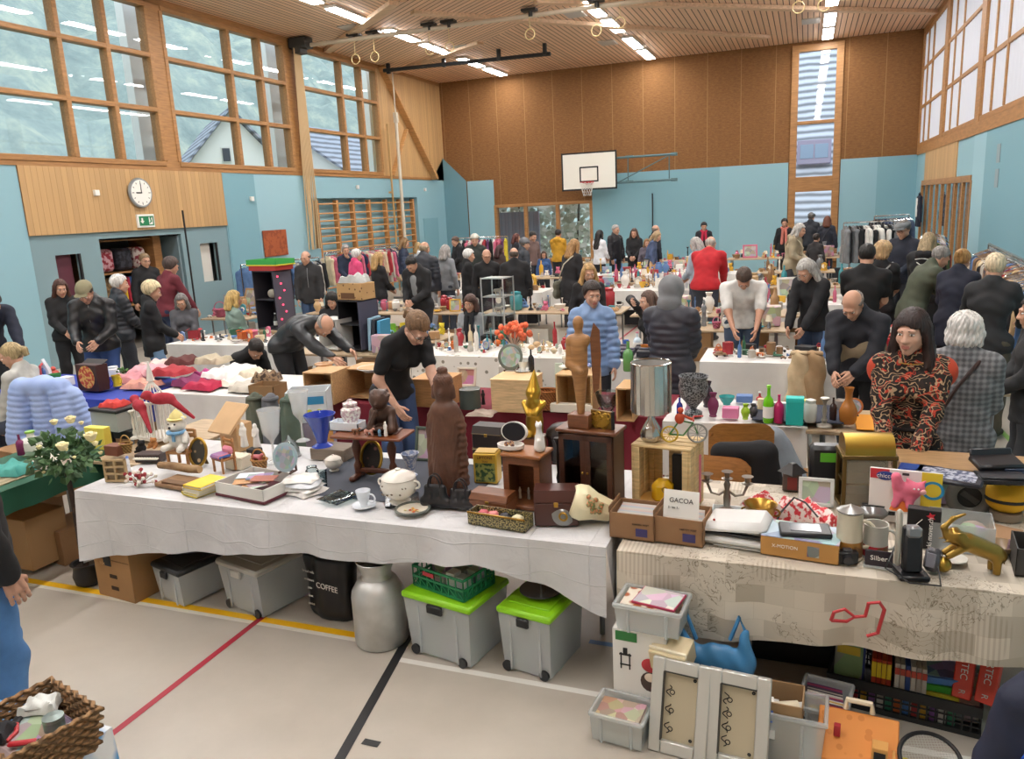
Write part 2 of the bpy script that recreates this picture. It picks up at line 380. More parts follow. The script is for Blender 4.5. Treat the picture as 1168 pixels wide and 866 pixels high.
def person(label,px,py,Y,face=0,h=None,z=None,fem=False,top=('jacket','#22242a',{}),legs='#2b3040',hair=('short','#3a2c22'),skin='#c99a80',lean=0,pitch=10,yaw=0,L='down',Rr='down',seat=0,build=1.0,shoe='#2a2624',feet=None,curl=.35,extra=None,group=None,roll=0):
 """head top stands at pixel (px,py), depth Y; face = bearing in degrees (0 faces the camera, 90 faces right)."""
 P0=ay(px,py,Y);lod=0 if Y<6 else(1 if Y<10 else 2);res=max(.0125,min(.024,Y*.0019))
 lean=math. radians(lean);hp=math. radians(pitch)+lean*.75;yw=math. radians(yaw);al=math. radians(face)
 up=lambda a:np. array((0,-math. sin(a),math. cos(a)))
 pz=(.95 if not seat else seat+.1)
 p0=np. array((0,.0,pz));
 if not seat:p0[1]+=.16*math. sin(lean)
 p1=p0+.13*up(lean*.6);p2=p1+.21*up(lean);p3=p2+.165*up(lean*1.12);ul=up(lean*1.05);fw=np. array((0,-math. cos(lean),-math. sin(lean)))
 Hm=rzm(yw)@rx(hp);hc=p3+.07*up(lean*1.0+hp*.25)+Hm@np. array((0,-.03,.095));htop=hc+Hm@np. array((0,0,.118))
 htz=htop[2]
 S=(h/1.71)if h else 1.0
 if h is None:
  S=max(.86,min(1.13,P0. z/htz))if z is None else 1.0
 base=P0. z-htz*S if(z is None and h)else 0
 w=build;sw=(.158 if fem else.178)*w
 sh={s:p3-.045*ul+np. array((s*sw,0,0))+.01*fw for s in(1,-1)}
 prim_b=[];topP=[];botP=[]
 fl=lambda k:(fw,k)
 tk,tcol,to=top;off=to. get('off',.014);puff=to. get('puff');pf=lambda ln:(puff,ln)if puff else None
 tor=[(p0+np. array((-.07*w,0,-.03)),p0+np. array((.07*w,0,-.03)),.118*w,.118*w,1.15),(p0,p1,.13*w,.122*w if not fem else.11*w,1.3),(p1,p2,(.122 if not fem else.11)*w,.148*w if not fem else.13*w,1.35),(p2+np. array((-.05*w,0,0)),p2+np. array((.05*w,0,0)),.118*w,.118*w,1.2),(p2,p3-.05*ul,.14*w,.105*w,1.45),(p3-.06*ul+np. array((-.8*sw,0,0)),p3-.06*ul+np. array((.8*sw,0,0)),.066,.066,1.1),(p3-.03*ul,p3+.05*ul,.058,.05,1)]
 tor+=[(p3+.005*ul,p3-.05*ul+np. array((s*sw*.85,0,0)),.05,.048,1.1)for s in(1,-1)]
 if fem and off<=.019:tor+=[(p2+np. array((s*.068,0,.015))+fw*.07,p2+np. array((s*.066,0,-.01))+fw*.075,.062*w,.064*w,1)for s in(1,-1)]
 if to. get('belly'):tor+=[(p1+fw*.05,p1+fw*.06+.05*ul,.13*w*to['belly'],.12*w*to['belly'],1)]
 for a,b,r0,r1,k in tor:prim_b. append(cone(a,b,r0-.008,r1-.008,fl(k)))
 for a,b,r0,r1,k in tor[1:6]+tor[7:(9 if off>.019 else None)]:topP. append(cone(a,b,r0+off*(.4 if puff else 1),r1+off*(.4 if puff else 1),fl(k)))
 hem=to. get('hem',.1);hw=to. get('flare',1.0)
 if to. get('loose',tk in('jacket','coat','hoodie','puffer_jacket','sweater','cardigan','blazer'))and not seat:topP+=[cone(p2-.04*ul if not puff else p3-.1*ul,p0-np. array((0,0,hem*.8)),.138*w+off,.15*w*hw+off,fl(1.25),pf(.06))]
 topP. append(cone(p0,p0-np. array((0,0,hem-.02))if not seat else p0-np. array((0,0,.05)),.135*w+off,(.14*w)*hw+off*(.4 if puff else 1),fl(1.2)));topP. append(cone(p0+np. array((-.07*w,0,-.04)),p0+np. array((.07*w,0,-.04)),.115*w+off,.115*w+off,fl(1.12)))
 if to. get('collar',1):topP. append(cone(p3-.02*ul,p3+(.055 if to. get('collar',1)==2 else.03)*ul-.008*fw,.075+off*.3,.066+off*.3))
 if to. get('hood'):topP. append(cone(p3-fw*.1+np. array((-.06,0,.0)),p3-fw*.1+np. array((.06,0,.0)),.055,.055));topP. append(cone(p3-fw*.11,p3-fw*.115-.12*ul,.06,.035))
 hands=[];slv=to. get('sleeve',1.0)
 for s,tg in((1,L),(-1,Rr)):
  if isinstance(tg,str):q=np. array(ARM[tg]);q=q*np. array((s,1,1));q[2]+=(pz-.95)+(0 if tg in('down','pocket','hip')else 0)
  else:q=np. array(tg,float)
  if isinstance(tg,str)and tg in('down','pocket','back','hip'):q=q+np. array((0,p3[1]*.8,p3[2]-(pz+.5)))
  pole=np. array((s*.55,.7,-.45))if not(isinstance(tg,str)and tg=='face')else np. array((s*.9,-.1,-.5))
  e,wq=ik(sh[s],q,.285,.25,pole)
  prim_b+=[cone(sh[s],e,.046*w,.039*w),cone(e,wq,.039*w,.026)]
  d=nrm(wq-e);th=np. array((-s*.5,-.5,.6))if abs(d[2])<.75 else np. array((-s*.2,-1,.1));th=nrm(th-d*(th@d));n=np. cross(th,d)*(-1 if s>0 else 1)
  V,Q=hand(curl,lod);hv=wq+(-.01*d)+V[:,:1]*th-V[:,1:2]*n-V[:,2:3]*d
  hands. append((hv,Q if s>0 else Q,0))
  if slv>=.99:topP+=[cone(sh[s],e,.05*w+off*.8,.045*w+off*.8,None,pf(.065)),cone(e,e+(wq-e)*.93,.045*w+off*.8,.034+off*.8,None,pf(.06))]
  elif slv>.5:topP+=[cone(sh[s],e,.056*w+off,.05*w+off),cone(e,e+(wq-e)*(slv-.5),.05*w+off*.9,.044*w+off)]
  elif slv>0:topP+=[cone(sh[s],sh[s]+(e-sh[s])*slv*1.7,.051*w+off*.6,.052*w+off*.6)]
 feet=feet or((.1,0),(-.1,0));shoes=[]
 for i,s in enumerate((1,-1)):
  hp0=p0+np. array((s*.088*w,0,-.06))
  if seat:kn=np. array((s*.13,-.44,seat+.06));an=np. array((s*.13,-.42+.1*feet[i][1],.09))
  else:
   an=np. array((feet[i][0],feet[i][1],.09));kn,an=ik(hp0,an,.408,.397,np. array((s*.1,-1,0)))
  toe=an+np. array((s*.03,-.15,-.05));heel=an+np. array((0,.035,-.05))
  prim_b+=[cone(hp0,kn,.078*w,.05),cone(kn,kn+(an-kn)*.35+np. array((0,.015,0)),.05,.052),cone(kn+(an-kn)*.35,an,.05,.034),cone(an,toe,.03,.026)]
  o2=.014;botP+=[cone(hp0,kn,.088*w+o2,.06+o2),cone(kn,an+np. array((0,0,.01)),.062+o2,.05+o2),cone(kn,kn+(an-kn)*.35+np. array((0,.015,0)),.06+o2,.056+o2)]
  shoes. append([cone(heel,toe,.038,.036,(np. array((0,0,1.)),1.1)),cone(an-np. array((0,0,.01)),heel,.042,.04),cone(an+np. array((0,-.03,0)),toe,.036,.034)])
 botP+=[cone(p0+np. array((-.07*w,0,-.03)),p0+np. array((.07*w,0,-.03)),.122*w,.122*w,fl(1.12)),cone(p0,p0+.05*up(lean*.5),.13*w,.128*w,fl(1.25))]
 root=thing('person',label,'person',(0,0,0),0,group)
 V,Q=blob(prim_b,res,.03);parts=[(V,Q,0)]
 for v,q,m in head(fem,lod):parts. append(((Hm@v. T). T+hc,q,m))
 parts+=hands
 sk=SKIN(skin)
 obj('body',npmesh(parts,[sk,mat(shade(skin,.8)if not fem else '#b9746a',.45),mat('#e8e4de',.3),mat('#2e2118',.25),mat('#2c211b' if hair[1]not in('#d8d6d2','#e6e4e0')else '#8a847c',.8)]),None,root)
 wav=to. get('wrinkle',.0045)
 def post(F,X,Y,Z):
  F=F+wav*(.8*np. sin(17*Z+9*X+3*Y)*np. sin(13*X-7*Z+2)+.5*np. sin(41*Z-23*X+11*Y)*np. sin(19*X+9*Z-5*Y)+.5*np. sin(63*Z+37*X*np. sign(X)))
  if not seat or hem<.1:F=np. maximum(F,(p0[2]-hem)-Z)
  if to. get('open'):F=np. maximum(F,.02-np. abs(X)+(Y-(p2+fw*.06)[1])*1.0)if False else F
  return F
 V,Q=blob(topP,res*(1 if not puff else.85),.02,post);obj(tk,npmesh([(V,Q,0)],[to. get('mat')or mat(tcol,to. get('rough',.8),0,'cloth')]),None,root)
 if legs:
  V,Q=blob(botP,res,.025,lambda F,X,Y,Z:F+.005*np. sin(26*Z+8*X)*np. sin(15*X+5*Z));obj('trousers',npmesh([(V,Q,0)],[mat(legs,.85,0,'cloth')]),None,root)
 for sp in shoes:
  V,Q=blob(sp,max(.012,res),.015,lambda F,X,Y,Z:np. maximum(F,.004-Z));obj('shoe',npmesh([(V,Q,0)],[mat(shoe,.6)]),None,root)
 hs,hcol=hair[0],hair[1]
 if hs:
  V,Q=hairmesh(hs,fem,max(.006,res*.55),hair[2]if len(hair)>2 else{});V=(Hm@V. T). T+hc;obj('hair',npmesh([(V,Q,0)],[mat(hcol,.55,0,'hair')]),None,root)
 if extra:extra(root,dict(Hm=Hm,hc=hc,p0=p0,p1=p1,p2=p2,p3=p3,fw=fw,ul=ul,res=res,w=w,off=off,hands=[x[0]. mean(0)for x in hands]))
 root. scale=(S,S,S);root. rotation_euler=(0,0,al)
 hx=rzm(al)@(htop*S);root. location=(P0. x-hx[0],P0. y-hx[1],0 if base==0 else max(0,base)if h is None else 0)
 PEOPLE. append((label,round(S*1.71,2),round(P0. z,2),round(root. location. x,2),round(root. location. y,2)))
 return root
def hairmesh(st,fem,res,o):
 T=o. get('t',.012)
 P=[ell((0,.02,.034),(.076+T,.097+T,.09+T))]
 cut=True;ln=o. get('len',.3)
 if st in('long','bob','half'):
  l=ln if st!='bob' else.1
  for s in(-1,1):
   m=s*(.085+.02*(l>.15));P+=[cone((s*.074,.01,.03),(m,.0,-.05-l*.5),.03,.036),cone((m,.0,-.05-l*.5),(s*(.095 if l>.15 else.08),-.045 if l>.15 else.01,-.06-l),.036,.016)]
  P+=[cone((-.035,.085,0),(-.05,.1,-.05-l),.05,.045),cone((.035,.085,0),(.05,.1,-.05-l),.05,.045),cone((0,.09,0),(0,.11,-.05-l),.05,.05)]
 if st=='pony':P+=[cone((0,.11,.03),(0,.15,-.0),.028,.03),cone((0,.15,0),(0,.14,-.16),.03,.018)]
 if st=='bun':P+=[ell((0,.125,.06),(.045,.04,.042))]
 if st=='curly':P=[ell((0,.025,.045),(.105,.118,.108)),ell((0,.07,-.04),(.085,.06,.07))]
 if st=='fluffy':P=[ell((0,.03,.035),(.1,.115,.1)),ell((0,.075,-.05),(.085,.055,.07)),cone((-.08,.02,-.01),(-.075,.03,-.07),.035),cone((.08,.02,-.01),(.075,.03,-.07),.035)]
 amp={'curly':.012,'fluffy':.008}. get(st,.003)
 def post(F,X,Y,Z):
  a=np. arctan2(X,Y-.02)
  F=F+amp*np. sin(a*22+Z*30)*np. sin(Z*55+a*5+1)if st in('curly','fluffy')else F+amp*np. sin(a*34+6*Z)
  if o. get('fringe'):hz=np. where(Y<-.03,.043+.012*np. cos(X*55+.6),np. where(Y<.0,.036-(Y+.03)/.03*.09,-.4))
  else:hz=np. where(Y<-.05,.07,np. where(Y<.02,.07-(Y+.05)/.07*.115,-.065 if st in('short','bun','pony','bald')else-.4))
  if st in('long','half','bob'):hz=np. where((np. abs(X)>.058),np. where(Y<-.06,.07,-.6),hz)
  F=F+(.006*np. sin(Z*45+a*9)*np. clip(-Z*6,0,1)if st in('long','half')else 0);F=np. maximum(F,hz-Z)
  if st=='bald':F=np. maximum(F,Z-.035-.1*np. maximum(0,Y-.04));F=np. maximum(F,-.045-Y)
  return F
 return blob(P,res,.02,post)
def hat(col,brim=True,shape='cap',m=None):
 def fn(root,d):
  P=[ell((0,.02,.045),(.094,.115,.095))]
  def post(F,X,Y,Z):return np. maximum(F,(.048 if shape=='cap' else.02)-Z-.1*Y)
  if brim:P. append(('c',np. array((-.045,-.1,.055)),np. array((.045,-.1,.055)),.055,.055,(np. array((0,0,1.)),6),None))
  if shape=='flat':P=[ell((0,0,.07),(.1,.13,.05)),('c',np. array((-.04,-.1,.05)),np. array((.04,-.1,.05)),.05,.05,(np. array((0,0,1.)),5),None)];post=None
  V,Q=blob(P,max(.008,d['res']*.6),.012,post);V=(d['Hm']@V. T). T+d['hc'];obj('cap' if shape!='beanie' else 'beanie',npmesh([(V,Q,0)],[m or mat(col,.85,0,'cloth')]),None,root)
 return fn
def hoodup(col):
 def fn(root,d):
  P=[ell((0,.03,.03),(.115,.125,.125)),cone((0,.04,-.05),(0,.05,-.1),.1,.11)]
  def post(F,X,Y,Z):return np. maximum(F,-np. maximum((np. sqrt((X/.08)**2+((Z+.01)/.105)**2)-1)*.08,Y+.02))
  V,Q=blob(P,max(.008,d['res']*.6),.02,post);V=(d['Hm']@V. T). T+d['hc'];obj('hood',npmesh([(V,Q,0)],[mat(col,.85,0,'cloth')]),None,root)
 return fn
def glasses(root,d):
 b=MB()
 for s in(-1,1):b. ring((s*.033,-.106,.004),.021,.002,'Y',14,5,1.1,.85);b. tube([(s*.056,-.1,.008),(s*.08,.01,.008)],.0018,5)
 b. tube([(-.01,-.107,.006),(.01,-.107,.006)],.0018,5)
 b. v=[tuple(d['Hm']@np. array(p)+d['hc'])for p in b. v];obj('glasses',b,mat('#1c1a1a',.4),root)
def scarf(col,drop=.3):
 def fn(root,d):
  p3,fw,ul=d['p3'],d['fw'],d['ul'];P=[]
  for i in range(12):
   a,c=2*PI*i/12,2*PI*(i+1)/12;f=lambda t:p3+.03*ul+np. array((.085*math. sin(t),0,0))+fw*.085*math. cos(t)-.02*ul*math. cos(t)
   P. append(cone(f(a),f(c),.034))
  for s in(-1,1):P. append(cone(p3+fw*.11+np. array((s*.04,0,-.02)),p3+fw*.15+np. array((s*.06,0,-drop)),.036,.042))
  V,Q=blob(P,d['res']*.8,.012);obj('scarf',npmesh([(V,Q,0)],[mat(col,.9,0,'cloth')]),None,root)
 return fn
def strap(col,bag=None):
 def fn(root,d):
  p3,p0,fw=d['p3'],d['p0'],d['fw'];b=MB();r=d['off']+.012
  pts=[p3+np. array((-.13,0,0.03)),p3+fw*.12+np. array((-.08,0,-.06)),d['p2']+fw*(.16+r)+np. array((.0,0,0)),d['p1']+fw*(.13+r)+np. array((.1,0,0)),p0+np. array((.2,-.03,.0)),d['p1']-fw*(.12+r)+np. array((.1,0,0)),d['p2']-fw*(.14+r),p3-fw*.1+np. array((-.09,0,-.03))]
  b. tube(pts,.012,6,True);obj('strap',b,mat(col,.7),root)
  if bag:
   V,Q=blob([cone(p0+np. array((.24,.08,-.02)),p0+np. array((.24,-.12,-.02)),.09,.09,(np. array((1.,0,0)),1.8)),cone(p0+np. array((.24,.08,-.16)),p0+np. array((.24,-.12,-.16)),.1,.1,(np. array((1.,0,0)),1.8))],.016,.02)
   obj('shoulder_bag',npmesh([(V,Q,0)],[mat(bag,.6)]),None,root)
 return fn
def many(*fs):
 def fn(r,d):[f(r,d)for f in fs]
 return fn
ORD=['first','second','third','fourth','fifth','sixth','seventh','eighth','ninth','tenth','eleventh','twelfth','thirteenth','fourteenth','fifteenth','sixteenth','seventeenth','eighteenth','nineteenth','twentieth']
# ---------------------------------------------------------------- the hall
XL,XR,YB,YF,ZC=-12.1,2.95,26.0,-4.2,6.7
TEAL=('#8db5c0','#7ba7b3','#99bfc9','#6a929d')
teal=[mat(c,.55)for c in TEAL]
HONEY=mat('#a87948',.5,0,'woody',sc=.7);HONEYV=mat('#a87948',.5,0,'wood',sc=.7);HONEYX=mat('#a87948',.5,0,'woodx',sc=.7)
BLACK=mat('#17171a',.5);WHITE=mat('#e8e6e0',.6);STEEL=mat('#b9b9b6',.3,.9);CHROME=mat('#d5d5d2',.15,1);GREYM=mat('#8d9092',.45,.4)
def boards(c,axis,w,gap='#4a2f1c',var=.16,rz=0,rough=.55,gapw=.06):
 """parallel boards with dark joints, w metres each, stacked along the axis (object space)."""
 m=bpy. data. materials. new('boards');t,b=nt(m);L=t. links. new;b. inputs['Roughness']. default_value=rough
 v=co(t,1,1,1,rz);sp=t. nodes. new('ShaderNodeSeparateXYZ');L(v,sp. inputs[0])
 d=N(t,'ShaderNodeMath',operation='DIVIDE');d. inputs[1]. default_value=w;L(sp. outputs['XYZ'. index(axis)],d. inputs[0])
 fl=N(t,'ShaderNodeMath',operation='FLOOR');L(d. outputs[0],fl. inputs[0]);fr=N(t,'ShaderNodeMath',operation='FRACT');L(d. outputs[0],fr. inputs[0])
 wn=t. nodes. new('ShaderNodeTexWhiteNoise');wn. noise_dimensions='1D';L(fl. outputs[0],wn. inputs['W'])
 no=N(t,'ShaderNodeTexNoise',Scale=2.2,Detail=5.0);s2={'X':(12,.8,.8),'Y':(.8,12,.8),'Z':(.8,.8,12)}[axis];L(co(t,*s2,rz),no. inputs['Vector'])
 ad=N(t,'ShaderNodeMath',operation='MULTIPLY_ADD');ad. inputs[1]. default_value=.55;L(wn. outputs['Value'],ad. inputs[0]);m2=N(t,'ShaderNodeMath',operation='MULTIPLY');m2. inputs[1]. default_value=.45;L(no. outputs[0],m2. inputs[0]);L(m2. outputs[0],ad. inputs[2])
 r=ramp(t,ad. outputs[0],[(.15,shade(c,1-var)),(.8,shade(c,1+var))])
 g=N(t,'ShaderNodeMath',operation='LESS_THAN');g. inputs[1]. default_value=gapw;L(fr. outputs[0],g. inputs[0])
 mx=N(t,'ShaderNodeMix',data_type='RGBA');L(g. outputs[0],mx. inputs[0]);L(r. outputs[0],mx. inputs[6]);mx. inputs[7]. default_value=lin(gap);L(mx. outputs[2],b. inputs['Base Color']);return m
PINE=boards('#bd9868','Y',.115,'#8a6238',.12,gapw=.05);PINEX=None
CEIL=boards('#e2bd9d','X',.135,'#3a2517',.1,gapw=.16);CEILT=boards('#e2bd9d','X',.135,'#3a2517',.1,rz=math. radians(-52),gapw=.16)
def woodwool():
 m=bpy. data. materials. new('woodwool');t,b=nt(m);L=t. links. new;b. inputs['Roughness']. default_value=.9
 n=N(t,'ShaderNodeTexNoise',Scale=9.0,Detail=8.0,Roughness=.75);L(co(t,1,1,3),n. inputs['Vector'])
 r=ramp(t,n. outputs[0],[(.3,'#6e482a'),(.52,'#855c33'),(.7,'#936a40')]);bp=N(t,'ShaderNodeBump',Strength=.7,Distance=.03);L(n. outputs[0],bp. inputs['Height']);L(bp. outputs[0],b. inputs['Normal'])
 sp=t. nodes. new('ShaderNodeSeparateXYZ');L(co(t),sp. inputs[0]);d=N(t,'ShaderNodeMath',operation='DIVIDE');d. inputs[1]. default_value=1.0;L(sp. outputs[0],d. inputs[0]);fr=N(t,'ShaderNodeMath',operation='FRACT');L(d. outputs[0],fr. inputs[0])
 g=N(t,'ShaderNodeMath',operation='LESS_THAN');g. inputs[1]. default_value=.018;L(fr. outputs[0],g. inputs[0]);mx=N(t,'ShaderNodeMix',data_type='RGBA');L(g. outputs[0],mx. inputs[0]);L(r. outputs[0],mx. inputs[6]);mx. inputs[7]. default_value=lin('#a07a50');L(mx. outputs[2],b. inputs['Base Color']);return m
def floormat():
 m=bpy. data. materials. new('linoleum');t,b=nt(m);L=t. links. new
 n=N(t,'ShaderNodeTexNoise',Scale=1.3,Detail=7.0,Roughness=.62);L(co(t),n. inputs['Vector'])
 r=ramp(t,n. outputs[0],[(.3,'#aaa296'),(.6,'#b5ada1'),(.8,'#bbb4a8')]);L(r. outputs[0],b. inputs['Base Color'])
 r2=ramp(t,n. outputs[0],[(.3,(.28,)*3),(.8,(.42,)*3)]);L(r2. outputs[0],b. inputs['Roughness']);b. inputs['Specular IOR Level']. default_value=.4;return m
def cyc(o,**k):
 for a,v in k. items():setattr(o,a,v)
struct('floor',MB(). b0(XL-.3,XR+.3,YF-.2,YB+.3,-.2,0),floormat())
ceil_=MB();A_,B_,C_,D_=(-12.1,18.9),(-8.2,15.85),(-12.1,22.6),(-8.2,17.2)
ceil_. m(0). b0(XL-.3,XR+.3,YF-.2,YB+.3,ZC,ZC+.3);struct('ceiling',ceil_,[CEIL])
tri=MB();tri. prism([(-12.1,19.2),(-8.2,15.8),(-3.2,15.8),(-8.2,20.6),(-12.0,22.9)][::1],.02,Matrix. Translation((0,0,ZC-.02)));struct('ceiling_boarding',tri,CEILT)
bm=MB();beamM=mat('#dcbb9a',.5,0,'woodx',sc=.5)
for a,b in(((-12.1,19.1),(-8.2,15.7)),((-12.1,22.85),(-8.2,20.4)),((-8.25,16.6),(-1.2,24.3)),((-5.6,17.2),(2.9,23.6))):
 d=Vector(b)-Vector(a);bm. box(((a[0]+b[0])/2,(a[1]+b[1])/2,ZC-.05),(d. length,.22,.09),.005,rz=math. atan2(d. y,d. x))
struct('ceiling_beam',bm,beamM)
ww=woodwool();w=MB()
w. b0(XL-.3,-10.2,YB,YB+.3,0,ZC);w. b0(-10.2,-6.75,YB,YB+.3,2.45,ZC);w. b0(-10.2,-6.75,YB,YB+.3,0,.5);w. b0(-6.75,-.55,YB,YB+.3,0,ZC);w. b0(-.55,.88,YB,YB+.3,6.62,ZC);w. b0(-.55,.88,YB,YB+.3,0,.3);w. b0(.88,XR+.3,YB,YB+.3,0,ZC)
struct('wall_far',w,ww)
def panel(name,x0,x1,z0,z1,m,y=YB):struct(name,MB(). b0(x0,x1,y-.04,y-.002,z0,z1),m)
for x0,x1,k in((-6.72,-2.6,1),(-2.6,-.57,0),(.9,1.9,0),(1.9,XR,1)):panel('wall_far_panel',x0,x1,0,3.3,teal[k])
b=MB();b. add([(-12.1,25.9,0),(-11.25,25.95,0),(-11.25,25.95,3.36),(-12.1,25.9,4.2)],[(0,1,2,3)]);struct('wall_corner_panel',b,teal[3])
panel('wall_corner_leaf',-11.22,-10.24,0,3.34,teal[0],YB)
b=MB();b. add([(-12.08,24.9,3.4),(-12.08,25.95,3.4),(-12.08,25.95,4.2)],[(0,1,2)]);struct('wall_corner_gusset',b,teal[2])
w=MB();T_=.3
w. b0(XL-T_,XL,YF,9.55,0,3.45);w. b0(XL-T_,XL,9.55,14.4,2.28,3.45);w. b0(XL-T_,XL,14.4,17.5,0,3.45);w. b0(XL-T_,XL,17.5,17.95,2.85,3.45);w. b0(XL-T_,XL,17.5,17.95,0,1.55);w. b0(XL-T_,XL,17.95,23.75,2.85,3.45);w. b0(XL-T_,XL,23.75,YB,0,3.45)
w. b0(XL-T_-.1,XL-T_+.02,17.4,23.8,0,3.0);struct('wall_left',w,teal[0])
struct('wall_left_panel',MB(). b0(XL,XL+.012,15.5,17.45,0,3.4),teal[2]);struct('wall_left_leaf',MB(). b0(XL,XL+.012,14.42,15.5,0,3.4),teal[1]);struct('wall_left_door_leaf',MB(). b0(XL,XL+.02,24.1,25.2,0,2.15),teal[1])
struct('wall_left_cladding',MB(). b0(XL-.02,XL+.025,9.55,14.4,2.28,3.42),PINE)
NI=mat('#7d979d',.6);n=MB();xr=XL-.02
n. b0(xr-.1,xr,9.4,10.0,0,2.3);n. b0(xr-.1,xr,10.5,10.95,0,2.3);n. b0(xr-.1,xr,10.0,10.5,1.93,2.3);n. b0(xr-.1,xr,10.0,10.5,0,1.2);n. b0(xr-.1,xr,10.95,13.0,2.16,2.3);n. b0(xr-.1,xr,13.0,13.5,0,2.3);n. b0(xr-.1,xr,13.5,14.02,1.93,2.3);n. b0(xr-.1,xr,13.5,14.02,0,1.1);n. b0(xr-.1,xr,14.02,14.5,0,2.3)
struct('wall_left_niche',n,NI)
n=MB();n. b0(XL-2.6,XL-2.5,9.2,14.8,0,2.6);n. b0(XL-2.6,XL-.12,9.2,9.3,0,2.6);n. b0(XL-2.6,XL-.12,14.7,14.8,0,2.6);n. b0(XL-2.6,XL-.12,9.2,14.8,2.5,2.6);struct('wall_store_room',n,mat('#9aa3a4',.7))
struct('floor_store_room',MB(). b0(XL-2.6,XL-.25,9.2,14.8,-.1,0.001),mat('#8a857c',.5))
struct('door_1',MB(). b0(xr-.9,xr-.04,12.92,12.97,0,2.12),mat('#6f8289',.5))
for nm,y0,y1,z0,z1,c in(('window_1',10.0,10.5,1.2,1.93,'#5c2b38'),('window_2',13.5,14.02,1.1,1.93,'#d8d4ca')):
 b=MB();b. b0(xr-.5,xr-.12,y0-.02,y1-.1,z0,z1);struct(nm,b,mat(c,.6))
 f=MB();f. b0(xr-.03,xr+.01,y1-.03,y1+.01,z0,z1);struct('window_frame',f,BLACK)
def window(name,side,y0,y1,cols,z0=3.6,zs=(4.58,5.6),z1=6.48,frame=.1):
 X=XL if side<0 else XR;s=-side
 fr=MB();xa,xb=(X-.16,X+.04)if side<0 else(X-.02,X+.06)
 fr. b0(xa,xb,y0,y1,z0-.1,z0,.01);fr. b0(xa,xb,y0,y1,z1,z1+.1,.01)
 for y in[y0]+cols+[y1]:fr. b0(xa,xb,y-.05,y+.05,z0,z1,.01)
 for z in zs:fr. b0(xa+.005,xb-.005,y0,y1,z-.045,z+.045,.01)
 o=struct(name,fr,HONEY)
 g=MB();xg=(xa+xb)/2;g. add([(xg,y0,z0),(xg,y1,z0),(xg,y1,z1),(xg,y0,z1)],[(0,1,2,3)]);struct('window_glass',g,mat('#f2f8fa',.02,0,'glass'),parent=o)
 return o
window('window_3',-1,4.6,8.55,[6.6,7.6]);window('window_4',-1,8.9,12.82,[10.75,11.78]);window('window_5',-1,13.2,17.15,[15.15,16.22]);window('window_6',-1,17.72,21.6,[19.68,20.72])
struct('window_curtain',MB(). grid(lambda u,v:(XR+.012+.006*math. sin(u*420),9.0+16.9*u,3.5+3.1*v),700,1),mat('#f4f2f8',.9,0,'sheer',sc=.5))
window('window_7',1,21.95,25.85,[25.0,24.05]);window('window_8',1,17.6,21.5,[20.6,19.6]);window('window_9',1,13.3,17.2,[16.3,15.3]);window('window_10',1,9.0,12.9,[12.0,11.0])
w=MB();X0,X1=XL-.2,XL+.02
w. b0(X0,X1,YF,YB,3.42,3.5);w. b0(X0,X1,YF,YB,6.58,ZC)
for a,b_ in((YF,4.6),(8.55,8.9),(12.82,13.2),(17.15,17.72)):w. b0(X0,X1,a-.02,b_+.02,3.5,6.6)
struct('wall_left_frame',w,HONEY)
struct('wall_left_upper',MB(). b0(X0,X1,21.6,YB,3.5,6.6),PINE)
b=MB();M_=mat('#c39560',.5,0,'wood')
def beam(mb,a,c,wd,th):
 a,c=Vector(a),Vector(c);d=c-a;M=Matrix. Translation((a+c)/2)@d. to_track_quat('Z','X'). to_matrix(). to_4x4();mb2=MB(). box((0,0,0),(th,wd,d. length),.01);mb. add(mb2. v,mb2. f,M)
beam(b,(XL+.09,21.8,6.65),(XL+.09,25.0,3.46),.3,.1);beam(b,(XL+.06,22.05,3.5),(XL+.06,23.2,4.95),.2,.06);struct('beam_brace',b,M_)
w=MB();w. b0(XR,XR+.3,YF,17.5,0,3.3);w. b0(XR,XR+.3,17.5,YB,2.5,3.3);w. b0(XR,XR+.3,24.6,YB,0,2.5);struct('wall_right',w,teal[0])
for y0,y1,k in((4,9.6,2),(9.6,12.6,0),(12.6,16.4,1),(16.4,17.5,2)):struct('wall_right_panel',MB(). b0(XR-.012,XR,y0,y1,0,3.28),teal[k])
w=MB();X0,X1=XR-.03,XR+.07;w. b0(X0,X1,YF,YB,3.28,3.5);w. b0(X0,X1,YF,YB,6.58,ZC)
for a,b_ in((YF,9.0),(12.9,13.3),(17.2,17.6),(21.5,21.95),(25.85,26)):w. b0(X0,X1,a-.02,b_+.02,3.5,6.6)
struct('wall_right_frame',w,HONEY)
struct('wall_right_cladding',MB(). b0(XR-.02,XR+.01,19.3,24.2,2.5,3.28),PINE)
f=MB();f. b0(XR-.03,XR+.03,17.5,24.6,2.42,2.55)
for i in range(9):y=17.5+i*.8875;f. b0(XR-.03,XR+.03,y-.05,y+.05,0,2.45)
do=struct('door_2',f,HONEY);g=MB();g. add([(XR+.12,17.5,0),(XR+.12,24.6,0),(XR+.12,24.6,2.45),(XR+.12,17.5,2.45)],[(0,1,2,3)]);struct('door_glass',g,mat('#d9e6ea',.05,0,'glass'),parent=do)
struct('exterior_facade',MB(). b0(XR+16,XR+16.3,-10,50,0,8.5),mat('#d6d4de',.8))
for i,(y0,y1)in enumerate(((13.3,13.95),(17.85,18.65),(22.85,23.6))):struct('exterior_pillar',MB(). b0(XL-1.2,XL-1.0,y0,y1,0,7.5),mat('#e8e8e6',.8))
b=MB();b. b0(XR-.02,XR,15.2,15.45,2.7,3.0);b. b0(XR-.02,XR,15.2,15.45,2.3,2.6);tag(obj('ventilation_grille',b,mat('#8f9ea3',.5)),'grey vent grille pair on the teal right wall','vent')
